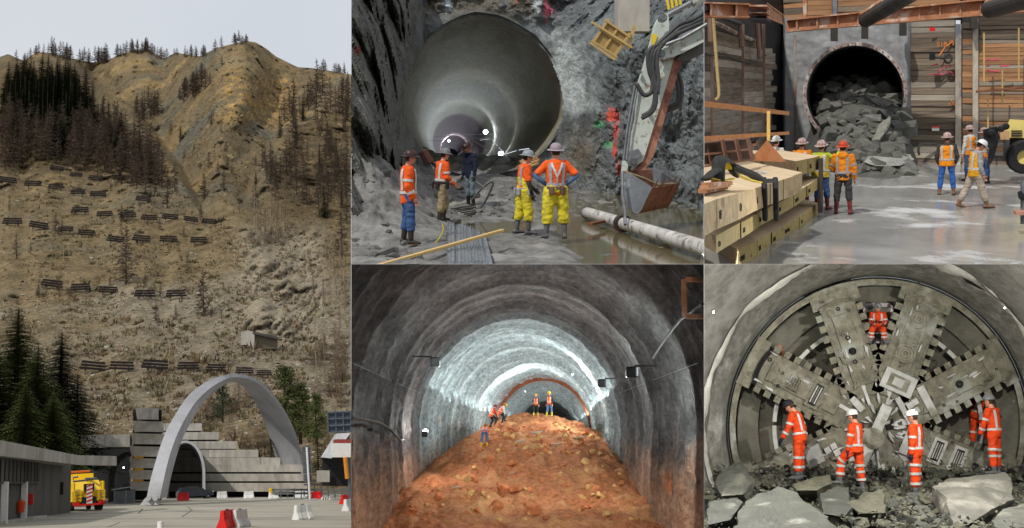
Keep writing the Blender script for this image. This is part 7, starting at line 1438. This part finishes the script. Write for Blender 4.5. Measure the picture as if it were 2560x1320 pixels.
for ai, (a, w, rm) in enumerate(ARM):
    y0 = w * .5; armbox(a, 80, rm - 34, -y0 * .80, y0 * .80, -.10, .9, 'spoke_arm', tbm_m, .01); armbox(a, rm - 36, rm, -y0 * 1.12, y0 * 1.12, -.06, .95, 'arm_end', tbm_m, .01)
    armbox(a, 110, rm - 60, -y0 * .42, y0 * .42, -.14, -.09, 'wear_plate', tbm_m, .02)
    nt_ = 8
    for k in range(nt_):
        x = lerp(112, rm - 56, k / (nt_ - 1))
        for s in (-1, 1): armbox(a, x - 9, x + 9, s * y0 * .80, s * (y0 * 1.10), -.16, .35, 'scraper_tooth', tbm_m, .08); armbox(a, x - 8, x + 8, s * y0 * .70, s * y0 * .80, -.13, .1, 'tooth_holder', tbm_m, .03)
    # cutter slots / discs
    sl_ = {0: [(200, 'd'), (318, 'c')], 1: [(288, 'r'), (238, 'g'), (196, 'r'), (330, 'c')], 2: [(230, 'd')], 3: [(160, 's'), (215, 's'), (262, 'd')], 4: [(175, 's'), (235, 'g'), (322, 'c')], 5: [(175, 'w'), (250, 'd')], 6: [(150, 'w')], 7: [(150, 'w')]}[ai]
    for x, ty in sl_:
        if ty == 's':
            armbox(a, x - 18, x + 18, -y0 * .62, y0 * .62, -.17, -.09, 'slot_frame', tbm_w if ai == 3 else tbm_m, .04); armbox(a, x - 10, x + 10, -y0 * .48, y0 * .48, -.175, -.12, 'cutter_slot', blk_hole)
            for k in (-1, 0, 1): armbox(a, x + k * 6 - 1.7, x + k * 6 + 1.7, -y0 * .42, y0 * .42, -.20, -.15, 'disc_edge', tbm_w if k else tbm_m, .1)
        elif ty == 'w': armbox(a, x - 22, x + 22, -y0 * .5, y0 * .5, -.15, -.1, 'scraped_patch', tbm_w, .05)
        elif ty == 'g':
            for k in range(-2, 3): armbox(a, x + k * 7 - 2, x + k * 7 + 2, -y0 * .34, y0 * .34, -.19, -.12, 'disc_edge', tbm_m, .1)
        elif ty in 'rd':
            c0 = armpt(a, x, 0, -.12); Mx = Matrix.Translation(inv @ c0) @ Matrix.Rotation(R(90), 4, 'X'); s_ = (24 if ty == 'r' else 9) * PXM
            MB().lathe([(s_ * .25, .04), (s_ * .25, .12), (s_ * .45, .12), (s_ * .5, .07), (s_ * .75, .07), (s_ * .8, .11), (s_, .10), (s_ * 1.02, .0)], 22, Mx).build('cutter_boss' if ty == 'r' else 'bolt_hole', tbm_m if ty == 'r' else blk_hole, tb_)
        elif ty == 'c':
            vs = []; n = 12
            mb = MB()
            for k in (0, 6): mb.tube([armpt(a, x + 14 * math.cos(t) - 6 + k, (y0 - 8) * math.sin(t), -.10) for t in [lerp(-1.3, 1.3, j / n) for j in range(n + 1)]], .03, 6)
            place_world(mb, 'gauge_cutter', blk_hole if ai == 4 else tbm_m, tb_, inv)
for a0, a1 in ((74, 104), (116, 146), (160, 196), (34, 63), (-16, 22)): 
    bandE(254, 264, .15, .5, a0 + 3, (a0 + a1) / 2 - 1, 'ring_bar', tbm_w if a0 != 74 else tbm_m); bandE(254, 264, .15, .5, (a0 + a1) / 2 + 1, a1 - 3, 'ring_bar', tbm_w if a0 not in (74,) else tbm_m)
# hub
bandE(0.1, 112, -.02, .8, 0, 360, 'hub', tbm_m, 48)
armbox(66, -122, 62, -14, 14, -.42, -.1, 'hub_bar', tbm_w, .04); place_world(MB().lathe([(.001, -.16), (26 * PXM * .6, -.16), (26 * PXM, -.1), (26 * PXM, .2), (.001, .2)], 24, Matrix.Translation(armpt(66, -30, 0, -.36)) @ PE.B @ Matrix.Rotation(R(-90), 4, 'X')), 'hub_cap', tbm_m, tb_, inv)
for a, x0, x1, y0, y1 in ((66, 96, 150, -46, 42), (-22, 70, 92, -40, 40), (28, 70, 84, -44, 44), (28, 130, 150, -42, 42)): armbox(a, x0, x1, y0, y1, -.2, -.06, 'scraped_frame', tbm_w, .04)
armbox(66, 106, 140, -30, 26, -.21, -.15, 'frame_recess', tbm_m, .03); armbox(66, 112, 134, -16, 14, -.22, -.18, 'frame_core', tbm_w, .1)
for a, x, y in ((28, 105, -8), (28, 112, 12), (28, 96, 10), (208, 120, 8), (208, 138, -8), (208, 120, -10), (204, 215, 6)): armbox(a, x - 8, x + 8, y - 8, y + 8, -.2, -.06, 'square_tooth', tbm_w, .06)
for a, r0, r1, wd in ((132, 55, 100, 9), (10, 60, 95, 8), (330, 88, 110, 14), (232, 80, 130, 8), (275, 90, 150, 9), (110, 56, 120, 4), (150, 70, 120, 5), (262, 84, 140, 7), (310, 84, 130, 6)): armbox(a, r0, r1, -wd, wd, -.12, -.04, 'scraped_rib', tbm_w, .1)
for a, r_, s_ in ((190, 48, 26), (12, 30, 22), (138, 110, 24), (230, 100, 26), (325, 130, 24), (270, 130, 20)): 
    c0 = armpt(a, r_ if s_ != 22 else 30, 0, -.08); 
    armbox(a, r_ - s_ * .5, r_ + s_ * .5, -s_ * .6, s_ * .6, -.065, -.02, 'hub_pocket', blk_hole, .1)
for ai, (a, w, rm) in enumerate(ARM):
    y0 = w * .5
    for k in range(10):
        x = rnd(120, rm - 12); y = rnd(-.7, .7) * y0; c0 = inv @ armpt(a, x, y, -.105 if abs(y) > y0 * .42 or x > rm - 60 else -.15); s_ = rnd(.03, .06)
        MB().lathe([(s_ * .5, .03), (s_, .03), (s_, .0)], 10, Matrix.Translation(c0) @ Matrix.Rotation(R(90), 4, 'X')).build('bolt_head', tbm_m if k % 3 else blk_hole, tb_)
    for k in range(7):
        x = rnd(100, rm - 20); y = rnd(-.75, .75) * y0; q = [armpt(a, x + rnd(-15, 15), y + rnd(-4, 4), -.155 + rnd(-.012, .012)) for _ in range(7)]; place_world(MB().hull(q), 'scrape_mark', tbm_w, tb_, inv)
    for k in range(6):
        x = rnd(110, rm - 20); y = rnd(-.9, .9) * y0; q = [armpt(a, x + rnd(-13, 13), y + rnd(-9, 9), -.12 + rnd(-.07, .06)) for _ in range(12)]; roughen(place_world(MB().hull(q), 'mud_clump', tbm_m, tb_, inv), .02, 6, 2)
for k in range(60):
    a, r_ = rnd(0, 360), rnd(130, 340); q = [armpt(a, r_ + rnd(-16, 16), rnd(-14, 14), 0.76 + rnd(-.12, .1)) for _ in range(12)]; roughen(place_world(MB().hull(q), 'mud_clump', tbm_d, tb_, inv), .03, 4, 2)
for k in range(64):
    a, r_ = rnd(0, 360), rnd(24, 135); q = [armpt(a, r_ + rnd(-16, 16), rnd(-5, 5), -.09 + rnd(-.03, .03)) for _ in range(8)]; place_world(MB().hull(q), 'scrape_mark', tbm_w, tb_, inv)
# hose fitting, hatch and lamp
o = empty('air_lance', PE.M(pol(272, 152, .1)), 'rusty pipe fitting standing in the left pocket of the cutterhead', 'pipe fitting'); MB().tube([(0, 0, 0), (0, 0, .30)], .07, 10).build('lower_tube', tbm_w, o); MB().tube([(0, 0, .3), (-.02, 0, .6), (-.08, 0, .72)], [.06, .05, .045], 10).build('upper_tube', rust, o)
ht = empty('access_hatch', PE.M(pol(262, 90, .45)), 'white-rimmed access hatch in the upper pocket', 'hatch'); pk = [(-.34, -.42), (-.26, -.5), (.26, -.5), (.34, -.42), (.34, .38), (.26, .46), (-.26, .46), (-.34, .38)]
MB().prism([(x, z) for x, z in pk], -.05, .1).build('plate', mat('hatch_white', srgb(226, 216, 222), srgb(196, 180, 190), rough=.4, scale=3, c=srgb(190, 60, 70), cscale=2.5, cthr=(.6, .66)), ht); MB().prism([(x * .8, z * .8) for x, z in pk], -.09, -.05).build('opening', tbm_d, ht)
bandE(256, 264, .05, .3, 78, 104, 'ring_bar', tbm_m)
lamp('tunnel_lamp', PE, W(1784, 781, 18.6), 'small lit lamp on the concrete tunnel wall at the left', 1150, .016, (1, .97, .9), em=25)
lamp('tunnel_lamp', PE, W(2512, 770, 18.6), 'small added lamp on the concrete tunnel wall at the right', 1150, .012, (1, .97, .9), em=25)  # lamp added to light the cutterhead from the right
# rocks
def rkE(v): return interp(v, [(1150, 24.2), (1190, 23.6), (1240, 21.5), (1290, 18.8), (1340, 16.2)])
RE = [mat('spoil_rock' + str(i), srgb(*a), srgb(*b), scale=4, rough=.8, bump=.7, bscale=9, dist=.04, vary=.2, c=srgb(*c), cscale=1.0, cthr=(.58, .7), spec=.35) for i, (a, b, c) in enumerate((((88, 89, 81), (60, 61, 57), (108, 107, 97)), ((100, 98, 83), (72, 71, 60), (116, 113, 98))))]
rows = []
for v in np.linspace(1150, 1345, 60): rows.append([W(u, v, rkE(v)) + PE.up * (.25 * fbm((u * .01, v * .015, 3), 1, 4) - .25) for u in np.linspace(1740, 2640, 120)])
o = link('spoil_floor', grid_mesh('spoil_floor', rows, mat('spoil', srgb(78, 77, 72), srgb(50, 50, 47), scale=2, rough=.9, bump=.8, bscale=8, dist=.05, vary=0)), kind='structure'); clip(o, PE, False, 'l')
RKE = [rock_mesh(13, 1.1, .9, .65, RE[k % 2]) for k in range(10)]
pts = []
for k in range(270):
    for _ in range(40):
        v = 1168 + 165 * rnd(0, 1) ** .9; u = rnd(1765, 2600)
        if all(math.hypot(u - a, (v - b) * 1.6) > 12 + (v - 1160) * .05 for a, b in pts): break
    pts.append((u, v)); d = rkE(v); s_ = rnd(20, 46) * (1 + (v - 1168) / 260) * d / F
    o = link('spoil_rock', random.choice(RKE), None, Matrix.Translation(W(u, v, d) - PE.up * s_ * .15) @ Matrix.Rotation(rnd(0, 6), 4, 'Z') @ Matrix.Rotation(rnd(-.7, .7), 4, 'X') @ Matrix.Diagonal((s_, s_ * rnd(.8, 1.1), s_ * rnd(.7, 1), 1))); tag(o, 'grey angular rock in the spoil before the cutterhead', 'rock', 'rocks before the cutterhead')
    if u < 1800: clip(o, PE, True, 'l')
mb = MB(); gb = [MB().hull([Vector((rnd(-1, 1), rnd(-1, 1), rnd(-.7, .7))) * .5 for k in range(9)]) for q in range(6)]
for k in range(1500):
    v = 1165 + 170 * rnd(0, 1); u = rnd(1762, 2600); s_ = rnd(5, 15) * rkE(v) / F; c0 = W(u, v, rkE(v)) + PE.up * rnd(-.05, .12); g0 = random.choice(gb); Rm = Matrix.Rotation(rnd(0, 6), 3, 'Z') @ Matrix.Rotation(rnd(0, 6), 3, 'X'); mb.add([c0 + Rm @ (p * s_) for p in g0.v], g0.f, k % 2)
o = mb.build('spoil_gravel', RE, kind='stuff', fix=False); tag(o, 'small broken stones and fines between the rocks before the cutterhead', 'gravel'); clip(o, PE, False, 'l')
def bigrock(pts_, m, label, th_=.6):
    q = []
    for u, v, d in pts_: q.append(W(u, v, d))
    b = [p + PE.fwd * th_ - PE.up * .25 for p in q]; o = MB().hull(q + b).build('boulder', m); tag(o, label, 'rock', 'large boulders before the cutterhead'); roughen(o, .07, 1.6, 4); clip(o, PE, True, 'l'); return o
scr = mat('scraped_rock', srgb(104, 103, 94), srgb(80, 79, 73), scale=1.2, rough=.7, bump=.4, bscale=5, c=srgb(134, 131, 123), cscale=1.3, cthr=(.50, .68), stretch=(1, 1, .35)); smooth_r = mat('smooth_rock', srgb(84, 86, 80), srgb(64, 65, 61), scale=1.2, rough=.65, bump=.3, bscale=5, c=srgb(142, 142, 134), cscale=1.4, cthr=(.58, .7))
bigrock([(2330, 1217, 20.2), (2372, 1196, 21.4), (2508, 1184, 21.4), (2528, 1204, 20.6), (2536, 1248, 19.6), (2480, 1272, 18.6), (2420, 1312, 17.8), (2384, 1316, 17.8), (2364, 1240, 19.0)], scr, 'huge pale scraped boulder at the lower right with streaked face')
bigrock([(1836, 1330, 16.4), (1862, 1252, 18.2), (1882, 1258, 18.0), (1946, 1222, 19.0), (1990, 1236, 18.8), (2046, 1284, 17.6), (2110, 1330, 16.4), (1940, 1340, 16.0)], smooth_r, 'broad smooth grey boulder in the left foreground')
bigrock([(1762, 1270, 17.8), (1800, 1250, 18.8), (1842, 1244, 19), (1856, 1256, 18.6), (1826, 1300, 17.2), (1770, 1312, 17)], smooth_r, 'flat dark boulder at the left edge of the spoil')
bigrock([(1786, 1200, 21.8), (1812, 1172, 22.6), (1850, 1146, 23), (1868, 1170, 22.6), (1880, 1206, 21.6), (1862, 1236, 20.4), (1800, 1240, 20.4)], RE[0], 'dark pointed boulder left of the first worker')
bigrock([(1984, 1212, 21), (2040, 1190, 21.8), (2074, 1188, 21.8), (2080, 1208, 21), (2040, 1226, 20.4), (1992, 1226, 20.4)], RE[1], 'brown rounded boulder beneath the stepping worker')
bigrock([(2052, 1236, 19.6), (2100, 1214, 20.4), (2124, 1216, 20.4), (2128, 1270, 18.6), (2110, 1292, 18), (2056, 1284, 18.2)], smooth_r, 'square smooth boulder below the white-helmet worker')
bigrock([(2150, 1240, 19.8), (2208, 1222, 20.2), (2214, 1282, 18.4), (2150, 1284, 18.4), (2120, 1260, 19)], RE[1], 'squat brown boulder right of the square one')
bigrock([(2480, 1300, 17.6), (2520, 1268, 18.4), (2570, 1262, 18.6), (2590, 1320, 17), (2500, 1330, 16.8)], RE[0], 'grey boulder in the lower right corner')
# people
GE = 'people at the cutterhead'
rail = dict(top=C_rail, legs=C_rail, boots=B_grey, topname='jacket', boot=.22, bag=1.12, brim='peak', glove=C_navy, rings=(.03,), legtape=(.9, 1.45, 1.8), lamp=True, bulk=1.1)
person(PE, W(1998, 1199, 22.9), R(72), dict(rail, hat=H_blk, legtape=(1.1, 1.7)), dict(hp=30, lean=14, armR=((.25, -.1, -1), (.1, .2, -1)), armL=((.2, .5, -1), (.2, .7, -.8)), legR=(4, 3, 4), legL=(0, 3, 2)), 'worker in orange suit and black helmet leaning to look left', GE, 1.02)
person(PE, W(2140, 1223, 22.3), R(64), dict(rail, hat=H_wht, legtape=(.9, 1.3, 1.8)), dict(hp=12, lean=3, armR=((.15, .2, -1), (0, .4, -1)), armL=((.15, .1, -1), (-.1, .3, -1)), legR=(-4, 4, 2), legL=(42, 6, 40), drop=-.83), 'worker in orange suit and white helmet stepping onto a rock', GE, .98)
person(PE, W(2289, 1240, 21.8), R(70), dict(rail, hat=mat('hat_striped', srgb(228, 228, 226), srgb(220, 220, 218), scale=6, rough=.35, c=srgb(30, 30, 34), cscale=9, cthr=(.60, .62)), legtape=(.7, 1.15, 1.75)), dict(hp=16, armR=((.12, 0, -1), (0, .1, -1)), armL=((.12, -.05, -1), (0, .1, -1)), legR=(2, 3, 2), legL=(-2, 3, 2)), 'worker in orange suit with striped white helmet standing straight', GE, 1.02)
person(PE, W(2487, 1186, 23.0), R(58), dict(rail, hat=H_gry, legtape=(.9, 1.3)), dict(hp=6, lean=6, armR=((.15, .2, -1), (0, .3, -1)), armL=((.15, .4, -1), (0, .5, -1)), legR=(2, 4, 4), legL=(-3, 4, 2)), 'muddy worker in orange suit at the right of the cutterhead', GE, 1.0)
person(PE, W(2440, 1120, 24.9), R(-60), dict(rail, hat=C_red, legtape=(1.2,)), dict(hp=10, lean=20, armR=((.2, .6, -.6), (0, .9, -.2)), legR=(30, 4, 50)), 'worker in red-orange working inside the right pocket', GE, .86)
person(PE, pol(238, 90, .05) - PE.up * .30, R(178), dict(rail, hat=H_gry, rings=()), dict(hp=24, lean=10, armR=((.2, .3, -1), (-.5, .8, .2)), armL=((.2, .3, -1), (-.5, .8, .2)), legR=(85, 10, 95), legL=(85, 10, 95)), 'worker in orange crouching in the white hatch near the top', GE, .74)
run_jobs()
